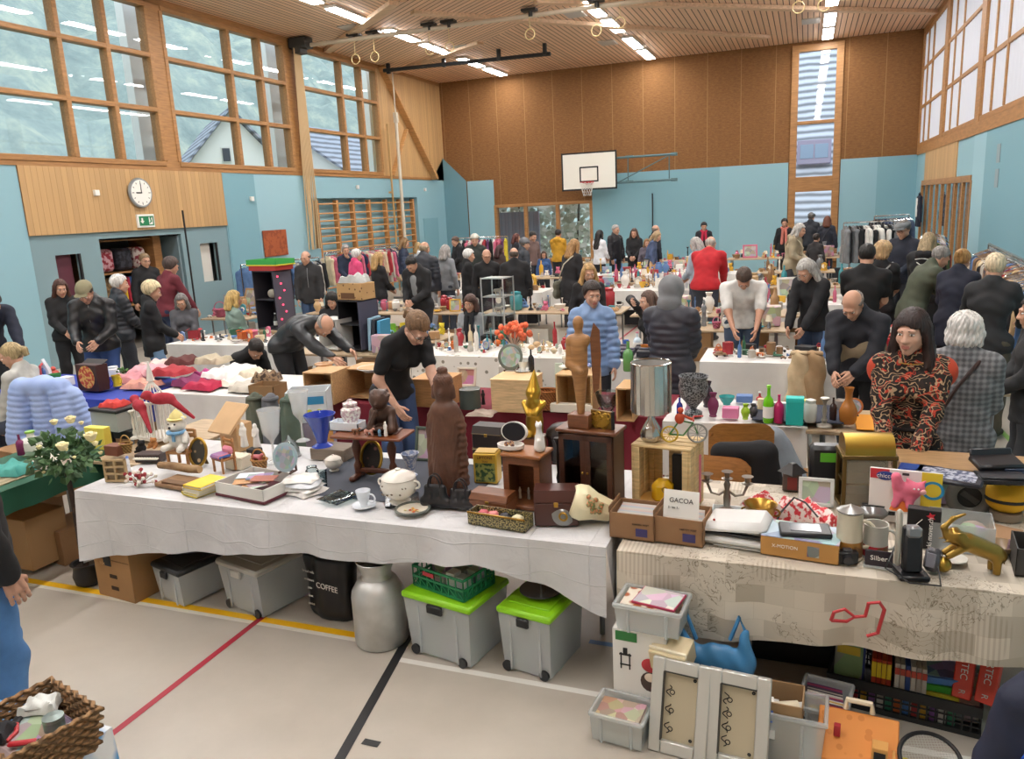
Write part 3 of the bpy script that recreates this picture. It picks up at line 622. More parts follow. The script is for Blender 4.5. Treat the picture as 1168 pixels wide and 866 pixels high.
def farwin(name,x0,x1,z0,z1,cols,rails,fw,sill=True):
 f=MB();f. b0(x0,x0+fw,YB-.06,YB+.12,z0,z1,.01);f. b0(x1-fw,x1,YB-.06,YB+.12,z0,z1,.01);f. b0(x0,x1,YB-.055,YB+.12,z1-fw,z1,.01);f. b0(x0,x1,YB-.055,YB+.12,z0,z0+fw,.01)
 for c in cols:f. b0(c-.06,c+.06,YB-.05,YB+.1,z0,z1,.01)
 for r,h in rails:f. b0(x0,x1,YB-.05,YB+.1,r-h,r+h,.01)
 o=struct(name,f,HONEYV);g=MB();g. add([(x0,YB+.03,z0),(x1,YB+.03,z0),(x1,YB+.03,z1),(x0,YB+.03,z1)],[(0,1,2,3)]);struct('window_glass',g,mat('#f2f8fa',.02,0,'glass'),parent=o)
farwin('window_11',-.55,.88,.3,6.62,[],[(4.42,.05),(2.63,.22)],.2);farwin('window_12',-10.25,-6.72,.5,2.48,[-9.1,-7.95],[],.1)
struct('wall_near',MB(). b0(XL-.3,XR+.3,YF-.2,YF,0,ZC),mat('#d2ccc0',.8))
def line(x0,y0,x1,y1,wd,c,z=.0015):
 d=Vector((x1-x0,y1-y0));n_=Vector((-d. y,d. x)). normalized()*wd/2;b=MB()
 b. add([(x0+n_. x,y0+n_. y,z),(x0-n_. x,y0-n_. y,z),(x1-n_. x,y1-n_. y,z),(x1+n_. x,y1+n_. y,z)],[(3,2,1,0)])
 if(n_. x*d. y-n_. y*d. x)<0:pass
 struct('floor_line',b,mat(c,.45))
line(XL,3.455,-2.02,3.455,.055,'#e8b211');line(XL,3.41,-2.0,3.41,.035,'#d9d3c4');line(-3.02,YF,-3.02,20,.04,'#a5283a',.002);line(-1.8,2.15,-2.08,3.7,.05,'#1b1b1d',.002)
line(-1.83,2.66,-1.745,2.66,.04,'#1b1b1d',.002);line(-2.0,3.3,2.9,3.3,.04,'#d9d7d0');line(-1.05,3.75,-.3,3.75,.04,'#5f86b8',.002)
a,b=at(1125,455),at(1168,532);line(a. x-.2,a. y+1.5,b. x+.1,b. y-.6,.05,'#7fae5a');line(-1.2,6.9,2.9,6.9,.05,'#5f86b8')
# ---------------------------------------------------------------- ceiling lamps
LAMP=mat('#fffdfb',.5,0,'emit',sc=31.0);HOUSE=mat('#d8d5cf',.5)
lampn=0
for lx,row in((-9.52,'window side'),(-4.65,'middle'),(.4,'right side')):
 for i,y in enumerate((-1.15,1.2,3.15,5.5,7.45,9.85,11.8,14.15,16.1,18.5,20.45,22.85,24.8)):
  seen=('last at the far wall' if i==12 else 'second from the far wall')if i>=11 else '%s from the far wall'%('third fourth fifth sixth seventh eighth ninth tenth eleventh twelfth thirteenth fourteenth'. split())[10-i]
  r=thing('ceiling_lamp','lit strip lamp in the %s ceiling row, %s'%(row,seen),'lamp',(lx,y,ZC),0,'strip lamps on the ceiling')
  h=MB();h. box((0,0,-.03),(.3,1.56,.06),.01);obj('housing',h,HOUSE,r);d=MB();d. box((0,0,-.065),(.26,1.5,.02),.005);obj('diffuser',d,LAMP,r)
for x,y,nm in((-10.2,17.3,'near the rings'),(-8.9,20.8,'beside the window-side lamps'),(-5.2,18.9,'beside the middle lamps near the rings'),(-5.3,22.6,'beside the middle lamps near the far wall'),(-.05,23.0,'beside the right side lamps')):
 tag(obj('ceiling_vent',MB(). box((0,0,-.015),(.45,.6,.03),.005),mat('#b5aea6',.5),loc=(x,y,ZC)),'grey square vent plate in the ceiling, '+nm,'vent')
# ---------------------------------------------------------------- fixed gym equipment
t=thing('basketball_hoop','white basketball backboard with black border swung out from the far wall','basketball hoop',(-6.62,25.25,0))
b=MB();b. m(0). box((0,0,3.4),(1.8,.03,1.16),.004);b. m(1)
for x in(-.89,.89):b. box((x,-.003,3.4),(.05,.034,1.2),0)
for z in(2.83,3.97):b. box((0,-.003,z),(1.82,.034,.05),0)
for x in(-.29,.29):b. box((x,-.018,3.3),(.045,.006,.45),0)
for z in(3.08,3.52):b. box((0,-.018,z),(.62,.006,.045),0)
obj('backboard',b,[mat('#e6e3d8',.5),BLACK],t)
RED=mat('#b3202c',.45);b=MB();b. ring((0,-.3,3.05),.225,.011,n=28);b. box((0,-.05,3.05),(.16,.1,.05));b. tube([(-.2,-.2,3.05),(-.06,-.02,2.98)],.008,6);b. tube([(.2,-.2,3.05),(.06,-.02,2.98)],.008,6);rim=obj('rim',b,RED,t)
b=MB()
for i in range(12):
 for s in(-1,1):
  pts=[]
  for k in range(6):a=2*PI*(i+s*k*.5)/12;rr=.22-.1*k/5;pts. append((rr*math. cos(a),-.3+rr*math. sin(a),3.04-.42*k/5))
  b. tube(pts,.006,4)
obj('net',b,mat('#d8d6d0',.8),rim)
b=MB();FR=mat('#4e6a6e',.45,.3)
for z in(2.98,3.75):b. tube([(.85,.06,z),(2.75,.1,z)],.035,8);b. box((2.7,.12,z),(.2,.1,.1));b. box((1.3,.1,z+.02),(.25,.1,.06))
b. tube([(.9,.08,2.98),(2.6,.1,3.75)],.018,6);b. tube([(1.25,.1,2.98),(1.25,.1,3.75)],.018,6);b. tube([(2.55,.1,2.98),(2.55,.1,3.75)],.018,6)
for z in(3.1,3.7):b. tube([(-.5,.02,z),(-.3,.7,z)],.025,6);b. tube([(.5,.02,z),(.3,.7,z)],.025,6)
obj('wall_bracket',b,FR,t)
t=thing('wall_bars','row of wooden gymnastic wall bars in a recess of the left wall','wall bars',(XL-.12,0,0));U=[18.05,19.0,19.85,20.75,21.75,22.65,23.55]
for i,y in enumerate(U):obj('upright',MB(). box((.02,y,1.4),(.14,.09,2.8),.01),mat('#b98148',.5,0,'wood'),t)
for k in(0,1,2,3,4,5):
 for j in range(13):
  z=.25+j*.2+(.05 if j==12 else 0);b=MB();b. cyl((.06,U[k]+.04,z),(.06,U[k+1]-.04,z),.021,n=8);obj('rung',b,mat('#c9955c',.5),t)
b=MB()
for i in range(9):
 y=17.28+i*.055;b. tube([(XL+.2,17.35+.03*i,6.5),(XL+.12,y+.05,3.6),(XL+.1,y+.1*math. sin(i),1.55)],.017,6)
t=thing('hanging_climbing_ropes','bundle of pale climbing ropes hanging down the left window wall','ropes',(0,0,0));obj('rope',b,mat('#c9ad84',.8),t)
b=MB();b. box((XL+.3,17.5,6.55),(.5,.35,.25));b. box((XL+.25,17.5,6.38),(.25,.3,.14));obj('rope_bracket',b,mat('#3a3733',.6),t)
b=MB();b. tube([(XL+.3,17.55,6.5),(-4.8,17.7,6.5),(XR-.3,17.9,6.5)],.05,6);t=thing('ring_track','pale steel track with ring hangers under the ceiling','gym track',(0,0,0));obj('rail',b,mat('#c7b9a4',.5),t)
for x in(-10.35,-9.82,-8.35,-7.85,-5.88,-4.37):
 b=MB();b. box((x,17.62,6.6),(.34,.2,.06));b. cyl((x+.02,17.62,6.58),(x+.02,17.62,6.47),.05,n=10);obj('hanger',b,mat('#26231f',.5),t)
for k,(x,z)in enumerate(((-10.35,6.05),(-9.82,6.05),(-8.35,6.05),(-7.85,6.05),(-5.88,6.1),(-4.37,6.0),(-3.85,6.1),(-.28,5.95),(.19,5.93))):
 b=MB(). ring((x,17.6,z),.11,.011,'Y',20,8). tube([(x,17.6,z+.11),(x,17.6,6.46)],.008,5)
 tag(obj('hanging_gym_ring',b,mat('#d8c08a',.5)),'%s gymnastic ring hanging from the ceiling track, from the window wall'%ORD[k],'gym ring','gymnastic rings')
b=MB();b. tube([(XL+.25,21.7,6.5),(-6.7,21.75,6.42)],.055,8)
for x in(-11.7,-9.9,-8.2,-6.85):b. box((x,21.72,6.55),(.1,.1,.3))
tag(obj('steel_beam_rail',b,mat('#2a2b2e',.45,.3)),'black pipe rail hung under the ceiling near the left window end','rail')
b=MB();b. cyl((XL+.32,22.1,.0),(XL+.32,22.1,5.1),.05,n=10);b. cyl((XL+.32,22.1,5.1),(XL+.32,22.1,6.5),.02,n=8);b. box((XL+.32,22.1,5.2),(.12,.12,.3));tag(obj('climbing_pole',b,[mat('#cfc7b6',.4)]),'pale climbing pole in front of the pine cladding','pole')
b=MB();b. cyl((XL+.2,21.75,0),(XL+.2,21.75,5.0),.03,n=10);b. box((XL+.13,21.75,3.0),(.1,.06,.06));tag(obj('climbing_pole',b,[mat('#b7925c',.4)]),'thin wooden climbing pole left of the pale pole','pole')
t=thing('wall_clock','round white wall clock on the pine cladding','clock',(XL+.03,12.0,2.98),rot=(0,PI/2,0))
b=MB();b. lathe([(.0,0),(.27,0),(.285,.03),(.27,.06),(.245,.06)],32);obj('case',b,mat('#9aa0a2',.35,.5),t)
b=MB();b. m(0). lathe([(.0,.061),(.243,.061),(.243,.064)],32);b. m(1)
for i in range(12):a=i*PI/6;b. box((.2*math. cos(a),.2*math. sin(a),.055),(.05 if i%3==0 else.03,.012,.022),0,rz=a)
obj('dial',b,[mat('#f0eee6',.5),BLACK],t)
obj('hand',MB(). box((-.085,0,.068),(.19,.016,.004),0),BLACK,t);obj('hand',MB(). box((0,-.06,.071),(.022,.14,.004),0),BLACK,t)
t=thing('exit_sign','green and white exit sign above the store room door','sign',(XL+.03,12.05,2.45),rot=(PI/2,0,PI/2))
obj('case',MB(). box((0,0,0),(.42,.25,.08)),mat('#e9ebe8',.4),t);b=MB();b. box((0,0,.042),(.36,.18,.006),0);p=obj('green_panel',b,mat('#1f7a4d',.4),t)
b=MB();b. prism([(-.11,-.05),(-.06,0),(-.09,0),(-.09,.055),(-.13,.055),(-.13,0),(-.16,0)],.003,Matrix. Translation((0,0,.046)));b. box((.1,0,.047),(.09,.14,.003),0);obj('pictogram',b,WHITE,p)
b=MB();b. box((.1,.02,.05),(.03,.1,.003),0,rz=.2);b. box((.115,.07,.05),(.03,.03,.003),0);b. box((.08,-.03,.05),(.05,.018,.003),0,rz=.8);obj('running_figure',b,mat('#1f7a4d',.4),p)
for y,z,l in((11.0,2.98,'small white switch box on the pine cladding'),(15.3,2.85,'small white box on the teal wall beside the cladding'),(20.0,3.15,'small white sensor above the wall bars'),(24.3,3.1,'small white sensor left of the far corner')):
 tag(obj('wall_box',MB(). box((XL+.05,y,z),(.06,.1,.1)),WHITE),l,'wall box')
b=MB();b. box((XL+.04,16.0,1.8),(.03,.9,.62),.005);tag(obj('wall_mounted_board',b,mat('#a4552f',.9,0,'speck','#8e4526')),'red brown pin board leaning at the left wall behind the dark shelf','board')
p_=ax(208,240,XL+.35);q_=ax(219,318,XL+.35);tag(obj('window_pole',MB(). cyl((XL+.35,p_. y,p_. z),(XL+.35,q_. y,.02),.018,n=8),BLACK),'thin black pole leaning beside the store room door','pole')
tag(obj('window_pole',MB(). cyl((-4.7,YB-.12,0),(-4.7,YB-.12,2.6),.02,n=8),BLACK),'thin black pole upright against the far teal wall','pole')
t=thing('storage_shelf','wooden shelf of balls and coloured ribbons inside the store room','shelf',(XL-.7,0,0));b=MB()
for z in(.85,1.5,2.12):b. b0(-.3,.3,10.9,12.7,z-.03,z)
b. b0(-.3,.35,12.55,12.75,0,2.15);b. b0(-.3,.3,10.9,10.95,0,2.15);obj('carcass',b,HONEYV,t)
for y0,y1,z0,z1,c,c2 in((11.0,11.7,1.52,1.95,'#9c2f3d','#d9a8b0'),(11.75,12.15,1.52,1.95,'#26262c','#40404a'),(12.2,12.5,1.52,1.95,'#8b2f3d','#d8c8c0'),(11.0,11.6,.87,1.4,'#8f7146','#5d4526')):obj('net_bag',MB(). box((0,(y0+y1)/2,(z0+z1)/2),(.4,y1-y0,z1-z0),.06),mat(c,.8,0,'speck',c2),t)
for i,c in enumerate(('#8d2433','#d96a2a','#e0b92f','#a4243a','#3c6fb0','#2f4a9a','#6a3a8d','#b01f3c','#d24b6a')):obj('ribbon',MB(). box((.05,11.68+i*.09,1.13),(.3,.08,.5),.02),mat(c,.8),t)
# ---------------------------------------------------------------- outdoors seen through the windows
def hillmat():
 m=bpy. data. materials. new('hill');t,b=nt(m);L=t. links. new;b. inputs['Roughness']. default_value=1
 n=N(t,'ShaderNodeTexNoise',Scale=.45,Detail=10.0,Roughness=.75);L(co(t),n. inputs['Vector'])
 r=ramp(t,n. outputs[0],[(.3,'#6f7f80'),(.5,'#8c9b97'),(.62,'#a5aea2'),(.78,'#c3c8b4')]);L(r. outputs[0],b. inputs['Base Color']);return m
b=MB();rr=random. Random(3)
b. grid(lambda u,v:(-26-75*v-4*math. sin(u*9),-60+190*u,-1+(52+9*math. sin(u*5+1))*v**.8+1.2*math. sin(u*170)*math. sin(v*60)+1.5*math. sin(u*67+2)*math. sin(v*31)),130,40)
struct('exterior_hill',b,hillmat(),smooth=True)
struct('exterior_ground',MB(). b0(-60,XL-.3,-40,80,-.3,-.05),mat('#8d9a7c',.95,0,'noise'));struct('exterior_yard',MB(). b0(XL-.3,60,YB+.3,70,-.3,-.05),mat('#b9b7ae',.95,0,'noise'));struct('exterior_lot',MB(). b0(XR+.3,60,-20,YB+.3,-.3,-.05),mat('#b9b7ae',.95,0,'noise'))
def tiles(c):
 m=bpy. data. materials. new('tiles');t,b=nt(m);L=t. links. new;w=N(t,'ShaderNodeTexWave',Scale=1.1,bands_direction='Z',Distortion=1.5,Detail=2.0);L(co(t),w. inputs['Vector'])
 r=ramp(t,w. outputs['Fac'],[(.1,shade(c,.45)),(.5,c),(1,shade(c,1.3))]);L(r. outputs[0],b. inputs['Base Color']);b. inputs['Roughness']. default_value=.9;return m
HW=mat('#eceae4',.9);RT=tiles('#8d93a0')
def house(label,x0,x1,y0,y1,ze,zr,axis,rt=None,wins=(),over=.4):
 t=thing('house',label,'house',((x0+x1)/2,(y0+y1)/2,0));a,c=(x1-x0)/2,(y1-y0)/2;b=MB()
 if axis=='X':vs=[(-a,-c,0),(a,-c,0),(a,c,0),(-a,c,0),(-a,-c,ze),(a,-c,ze),(a,c,ze),(-a,c,ze),(-a,0,zr),(a,0,zr)];fs=[(0,1,5,4),(1,2,6,9,5),(2,3,7,6),(3,0,4,8,7),(4,5,9,8),(6,7,8,9)]
 else:vs=[(-a,-c,0),(a,-c,0),(a,c,0),(-a,c,0),(-a,-c,ze),(a,-c,ze),(a,c,ze),(-a,c,ze),(0,-c,zr),(0,c,zr)];fs=[(0,1,5,8,4),(1,2,6,5),(2,3,7,9,6),(3,0,4,7),(4,8,9,7),(5,6,9,8)]
 b. add(vs,fs);obj('walls',b,HW,t,smooth=False);r=MB();k=.12;sl=(zr-ze)/(c if axis=='X' else a);o=over
 for s in(-1,1):
  if axis=='X':q=[(-a-o,s*(c+o),ze-sl*o),(a+o,s*(c+o),ze-sl*o),(a+o,0,zr),(-a-o,0,zr)]
  else:q=[(s*(a+o),-c-o,ze-sl*o),(s*(a+o),c+o,ze-sl*o),(0,c+o,zr),(0,-c-o,zr)]
  r. add([(p[0],p[1],p[2]+.05)for p in q]+[(p[0],p[1],p[2]+.05+k)for p in q],[(0,1,2,3),(7,6,5,4),(0,4,5,1),(1,5,6,2),(2,6,7,3),(3,7,4,0)])
 obj('roof',r,rt or RT,t,smooth=False)
 for(dx,dy,z,w_,h_)in wins:
  m_=MB();m_. box((dx,dy,z),(w_ if abs(dy)>=c-.1 else.14,w_ if abs(dx)>=a-.1 else.14,h_),.01);f=obj('window',m_,mat('#dcd9d2',.6),t)
  m_=MB();m_. box((dx+(.05 if abs(dx)>=a-.1 else 0)*(1 if dx>0 else-1),dy+(.05 if abs(dy)>=c-.1 else 0)*(1 if dy>0 else-1),z),((w_ if abs(dy)>=c-.1 else.14)*.78 if abs(dy)>=c-.1 else.14,w_*.78 if abs(dx)>=a-.1 else.14,h_*.8),.01);obj('pane',m_,mat('#39434e',.2),f)
 return t
t=house('white gabled house with small gable window outside the left windows',-3,3,-3.2,3.2,2.9,6.5,'X',wins=((3.0,-.3,4.9,.35,.6),));q=Matrix. Rotation(-.72,4,'Z')@Vector((3,0,0));t. rotation_euler=(0,0,-.72);t. location=(-21-q. x,25.9-q. y,0)
house('grey tiled house with long roof behind the white gabled house',-28,-20.5,33.6,41,4.3,6.8,'Y')
house('large slate house close outside the tall far window',-6,9,34.6,48,1.9,14.5,'X',rt=tiles('#b9bdc8'))
t=thing('dormer','mauve framed roof window on the slate roof outside the tall window','window',(.2,35.5,4.0));obj('frame',MB(). box((0,0,0),(1.3,.8,.95),.02),mat('#a59db5',.7),t)
for x in(-.28,.28):obj('pane',MB(). box((x,-.4,.02),(.5,.04,.55),.01),mat('#93a8c2',.2),t)
b=MB();rr=random. Random(5)
for i in range(3600):
 x,z=rr. uniform(-13.5,-7),rr. uniform(0,4.5);y=29+rr. uniform(-.6,.6);s_=rr. uniform(.06,.17);a=rr. uniform(0,PI);dx,dz=s_*math. cos(a),s_*math. sin(a);b. m(rr. randrange(2));b. add([(x-dx,y,z-dz),(x+dz*.6,y+.05,z-dx*.6),(x+dx,y,z+dz),(x-dz*.6,y-.05,z+dx*.6)],[(0,1,2,3)])
t=thing('hedge','pale flowering hedge outside the low far window','hedge',(0,0,0));o=obj('foliage',b,[mat('#c3cabb',.9),mat('#f0f1ea',.9)],t);b=MB();[b. cyl((-13+i*.8,29,0),(-13+i*.8+.3,29,4),.04,n=6)for i in range(8)];obj('branch',b,mat('#6a6258',.9),t)
tag(obj('fence',MB(). b0(-13.5,-9.3,28.0,28.1,0,2.2),boards('#8f93a5','X',.14,'#4a4d5c',.1)),'weathered grey board fence outside the low far window','fence')
b=MB();rr=random. Random(9)
for i in range(900):
 q=Vector((rr. gauss(0,1),rr. gauss(0,1),rr. gauss(0,1))). normalized()*rr. uniform(.6,1)*1.6;x,y,z=-20+q. x,8.6+q. y,4.2+q. z;s_=.12;u=Vector((rr. gauss(0,1),rr. gauss(0,1),rr. gauss(0,1))). normalized()*s_;v_=u. orthogonal(). normalized()*s_*.7;p=Vector((x,y,z));b. m(rr. randrange(2));b. add([p-u,p+v_,p+u,p-v_],[(0,1,2,3)])
t=thing('tree','pale yellow leaved young tree outside the leftmost window','tree',(0,0,0));obj('crown',b,[mat('#c8cf9a',.9),mat('#e0dfbb',.9)],t);obj('trunk',MB(). cyl((-20,8.6,0),(-20,8.6,4),.1,.05),mat('#6a5a48',.9),t)
# ---------------------------------------------------------------- light, world, camera
wd=bpy. data. worlds. new('sky');SC. world=wd;wd. use_nodes=True;bg=wd. node_tree. nodes['Background']
bg. inputs[0]. default_value=(.86,.94,1.0,1);bg. inputs[1]. default_value=1.35
cam=bpy. data. objects. new('camera',bpy. data. cameras. new('camera'));COL. objects. link(cam);SC. camera=cam
cam. data. sensor_width=36;cam. data. sensor_fit='HORIZONTAL';cam. data. lens=FPX/1168*36;cam. data. clip_end=400
cw=Matrix([[RM[0][0],-RM[0][1],-RM[0][2],0],[RM[1][0],-RM[1][1],-RM[1][2],0],[RM[2][0],-RM[2][1],-RM[2][2],CAMZ],[0,0,0,1]]);cam. matrix_world=cw
vs=SC. view_settings;vs. view_transform='Standard';vs. look='None';vs. gamma=1;vs. use_curve_mapping=False;vs. exposure=0.85
SC. cycles. max_bounces=8;SC. cycles. transparent_max_bounces=24;SC. cycles. sample_clamp_indirect=6;SC. cycles. use_denoising=True;SC. cycles. caustics_reflective=False;SC. cycles. caustics_refractive=False
# ---------------------------------------------------------------- goods: every generator returns (name, category, parts), origin at the base
GOLD=mat('#b8933f',.3,.9);BRASS=mat('#a5803a',.32,.9);SILVER=mat('#b8b4ac',.22,.95);WOODD=mat('#4a2a1c',.4,0,'woodx',sc=3);WOODM=mat('#7a4a2c',.4,0,'woodx',sc=3);WOODL=mat('#cfa878',.55,0,'woodx',sc=2);WOODP=mat('#d9b98a',.6,0,'woodx',sc=2);CARD=mat('#b08a62',.85,0,'noise');PAPER=mat('#f0eee8',.7)
CRYST=mat('#e3ecec',.04,0,'glass');CLEAR=mat('#e6eaea',.3,0,'plastic',sc=.3);CLEARG=mat('#dfe3e4',.35,0,'plastic',sc=.42)
PROF={'bottle':[(.42,0),(.48,.03),(.5,.55),(.42,.66),(.16,.76),(.14,.97),(.18,.98),(.17,1)],'vase':[(.3,0),(.34,.03),(.28,.08),(.5,.45),(.46,.62),(.22,.82),(.34,1),(.28,.985),(.16,.8)],'flare':[(.32,0),(.34,.02),(.16,.12),(.2,.3),(.3,.6),(.5,1),(.46,1),(.26,.6)],'jar':[(.4,0),(.46,.05),(.5,.4),(.5,.72),(.38,.82),(.4,.86),(.4,.96),(.15,1)],'ginger':[(.32,0),(.3,.05),(.5,.5),(.48,.66),(.3,.76),(.36,.8),(.36,.88),(.14,.94),(.1,1)],'goblet':[(.34,0),(.3,.02),(.06,.06),(.05,.34),(.1,.42),(.36,.56),(.42,.8),(.5,1),(.46,1),(.38,.8),(.3,.58)],'tumbler':[(.4,0),(.5,1),(.46,1),(.36,.05)],'pot':[(.36,0),(.44,.1),(.5,.45),(.46,.85),(.5,1),(.44,1),(.4,.85)],'bowl':[(.24,0),(.22,.1),(.4,.5),(.5,1),(.47,1),(.36,.5),(.1,.2)],'urn':[(.3,0),(.3,.08),(.1,.16),(.14,.22),(.45,.5),(.5,.75),(.44,.9),(.5,1),(.45,1),(.4,.8)],'can':[(.5,0),(.5,1)],'carafe':[(.36,0),(.46,.1),(.5,.35),(.36,.52),(.2,.66),(.2,.86),(.28,1),(.24,1),(.16,.84)]}
def lath(p,w,h,n=18,mb=None,z=0,x=0,y=0,sy=1):return(mb or MB()). lathe([(max(r*w,1e-4),t*h+z)for r,t in PROF[p]],n,(x,y,0),sy=sy)
GEN={}
def gen(f):GEN[f. __name__[2:]]=f;return f
def prof_item(kind,nm,cat):
 def f(w,h,c,m=None,band=None,**k):
  m=m or mat(c,.25);parts=[('body',lath(kind,w,h),m)]
  if band:z=.35*h;parts. append(('band',MB(). lathe([(w*.505,z),(w*.508,z+h*.2)],18),mat(band,.4)))
  return nm,cat,parts
 return f
for k,nm,cat in(('bottle','bottle','bottle'),('vase','vase','vase'),('flare','flared_vase','vase'),('ginger','ginger_jar','jar'),('goblet','glass_goblet','glass'),('tumbler','tumbler','glass'),('pot','flower_pot','pot'),('bowl','bowl','bowl'),('urn','urn','vase'),('can','tin_can','tin'),('carafe','carafe','carafe'),('jar','jar','jar')):GEN[k]=prof_item(k,nm,cat)
@gen
def g_sbottle(w,h,c,cap='#d8d8d8',**k):
 return 'bottle','bottle',[('body',lath('bottle',w,h*.95),mat(c,.15)),('cap',MB(). cyl((0,0,h*.93),(0,0,h),w*.2,n=12),mat(cap,.4)),('paper_label',MB(). lathe([(w*.505,h*.15),(w*.51,h*.45)],16),PAPER)]
@gen
def g_plate(w,h,c,rim=None,d=None,**k):
 b=MB(). lathe([(.28*w,0),(.3*w,.02*w),(.5*w,h),(.49*w,h*1.15),(.3*w,.035*w),(1e-4,.03*w)],28)
 p=[('dish',b,mat(c,.2))]
 if rim:p. append(('rim',MB(). ring((0,0,h*1.1),.485*w,.006+.01*w,n=28,k=6),mat(rim,.3)))
 return 'plate','plate',p
@gen
def g_plateup(w,h,c,c2='#5a6a80',stand='#4a2a1c',**k):
 M=Matrix. Translation((0,0,w*.5+.012))@Euler((PI/2-.25,0,0)). to_matrix(). to_4x4()
 a=MB(). lathe([(1e-4,.0),(.3*w,0),(.5*w,.03*w),(.49*w,.036*w),(.33*w,.012*w),(1e-4,.012*w)],32,M=M);b=MB(). lathe([(1e-4,.0125*w),(.39*w,.022*w),(.39*w,.026*w),(1e-4,.0205*w)],32,M=M)
 s=MB()
 for x in(-.22*w,.22*w):s. tube([(x,-.16*w,.05*w),(x,-.14*w,.012),(x,.2*w,.012),(x,.16*w,.4*w)],.008,6)
 s. tube([(-.22*w,.1*w,.012),(.22*w,.1*w,.012)],.008,6)
 return 'display_plate','plate',[('plate_rim',a,mat(c,.25)),('painted_centre',b,mat(c2,.3,0,'multi',sc=2.5)),('plate_stand',s,mat(stand,.5))]
@gen
def g_cup(w,h,c,saucer=True,**k):
 s=.4 if saucer else 0;b=lath('bowl',w*.62,h*.85,z=h*.1 if saucer else 0);hd=MB(). ring((w*.36,0,h*.55),h*.22,h*.05,'Y',14,6)
 p=[('cup_body',b,mat(c,.2)),('handle',hd,mat(c,.2))]
 if saucer:p. append(('saucer',MB(). lathe([(.2*w,0),(.5*w,h*.14),(.49*w,h*.18),(.1*w,h*.08)],22),mat(c,.2)))
 return 'cup','cup',p
@gen
def g_mug(w,h,c,c2=None,lid=None,**k):
 b=MB(). lathe([(.4*w,0),(.42*w,.02*h),(.4*w,.06*h),(.38*w,.9*h),(.4*w,h*.95),(.36*w,h*.95),(.34*w,.1*h)],22);p=[('mug_body',b,mat(c,.3)),('handle',MB(). ring((.42*w,0,.5*h),.27*h,.04*h,'Y',16,8,.75),mat(c,.3))]
 if c2:p. append(('painted_band',MB(). lathe([(.408*w,.06*h),(.402*w,.38*h)],22),mat(c2,.4,0,'speck','#6a4a2a')))
 if lid:p. append(('lid',MB(). lathe([(.4*w,.96*h),(.41*w,.99*h),(.2*w,1.05*h),(.03*w,1.1*h),(1e-4,1.12*h)],20),lid))
 return 'mug','mug',p
@gen
def g_teapot(w,h,c,c2=None,**k):
 b=MB(). lathe([(.22*w,0),(.24*w,.06*h),(.16*w,.12*h),(.36*w,.3*h),(.42*w,.52*h),(.37*w,.7*h),(.39*w,.72*h)],28);l=MB(). lathe([(.39*w,.72*h),(.36*w,.78*h),(.18*w,.9*h),(.05*w,.93*h),(.06*w,.97*h),(1e-4,h)],28)
 p=[('pot_body',b,mat(c,.2)),('lid',l,mat(c,.2))]
 for s in(-1,1):p. append(('handle',MB(). ring((s*.43*w,0,.55*h),.1*h,.03*h,'Y',12,6),mat(c,.2)))
 if c2:
  f=MB();rr=random. Random(4)
  for i in range(9):a=-PI/2+rr. uniform(-1,1);z=rr. uniform(.32,.6)*h;f. ball((.405*w*math. cos(a),.405*w*math. sin(a),z),(.03*w,.012*w,.022*w),8,5)
  p. append(('painted_flowers',f,mat(c2,.4)))
 return 'tureen','tureen',p
@gen
def g_lamp(w,h,c,c2='#e8e0c8',**k):
 return 'table_lamp','lamp',[('base',MB(). lathe([(.28*w,0),(.3*w,.03*h),(.2*w,.1*h),(.26*w,.25*h),(.08*w,.45*h),(.05*w,.6*h)],20),mat(c,.3)),('lamp_shade',MB(). lathe([(.5*w,.52*h),(.34*w,h),(.33*w,h),(.49*w,.52*h)],24),mat(c2,.7))]
@gen
def g_candlestick(w,h,c,m=None,candle=None,**k):
 m=m or mat(c,.3,.6);p=[('stem',MB(). lathe([(.5*w,0),(.46*w,.04*h),(.14*w,.1*h),(.2*w,.2*h),(.1*w,.3*h),(.16*w,.5*h),(.09*w,.7*h),(.14*w,.82*h),(.32*w,.9*h),(.28*w,.93*h),(.16*w,.93*h)],16),m)]
 if candle:p. append(('candle',MB(). cyl((0,0,.93*h),(0,0,1.3*h),.13*w,n=10),mat(candle,.5)))
 return 'candlestick','candlestick',p
@gen
def g_figurine(w,h,c,c2=None,**k):
 V,Q=blob([cone((0,0,.02*h),(0,0,.5*h),.3*w,.2*w),cone((0,0,.45*h),(0,0,.7*h),.2*w,.26*w),ell((0,-.02*w,.87*h),(.17*w,.17*w,.13*h)),cone((-.26*w,0,.68*h),(-.1*w,-.26*w,.5*h),.08*w),cone((.26*w,0,.68*h),(.1*w,-.26*w,.5*h),.08*w),cone((0,-.18*w,.86*h),(0,-.19*w,.86*h),.04*w)],max(h/26,.004),.05*w,lambda F,X,Y,Z:np. maximum(F,-Z))
 p=[('figure',npmesh([(V,Q,0)],[mat(c,.35)]),None)]
 if c2:V,Q=blob([ell((0,.02*w,.9*h),(.19*w,.19*w,.12*h))],max(h/24,.004),.02);V=V[:];p. append(('hat',MB(). lathe([(.24*w,.91*h),(.19*w,.93*h),(.17*w,1.02*h),(1e-4,1.08*h)],12),mat(c2,.5)))
 return 'figurine','figurine',p
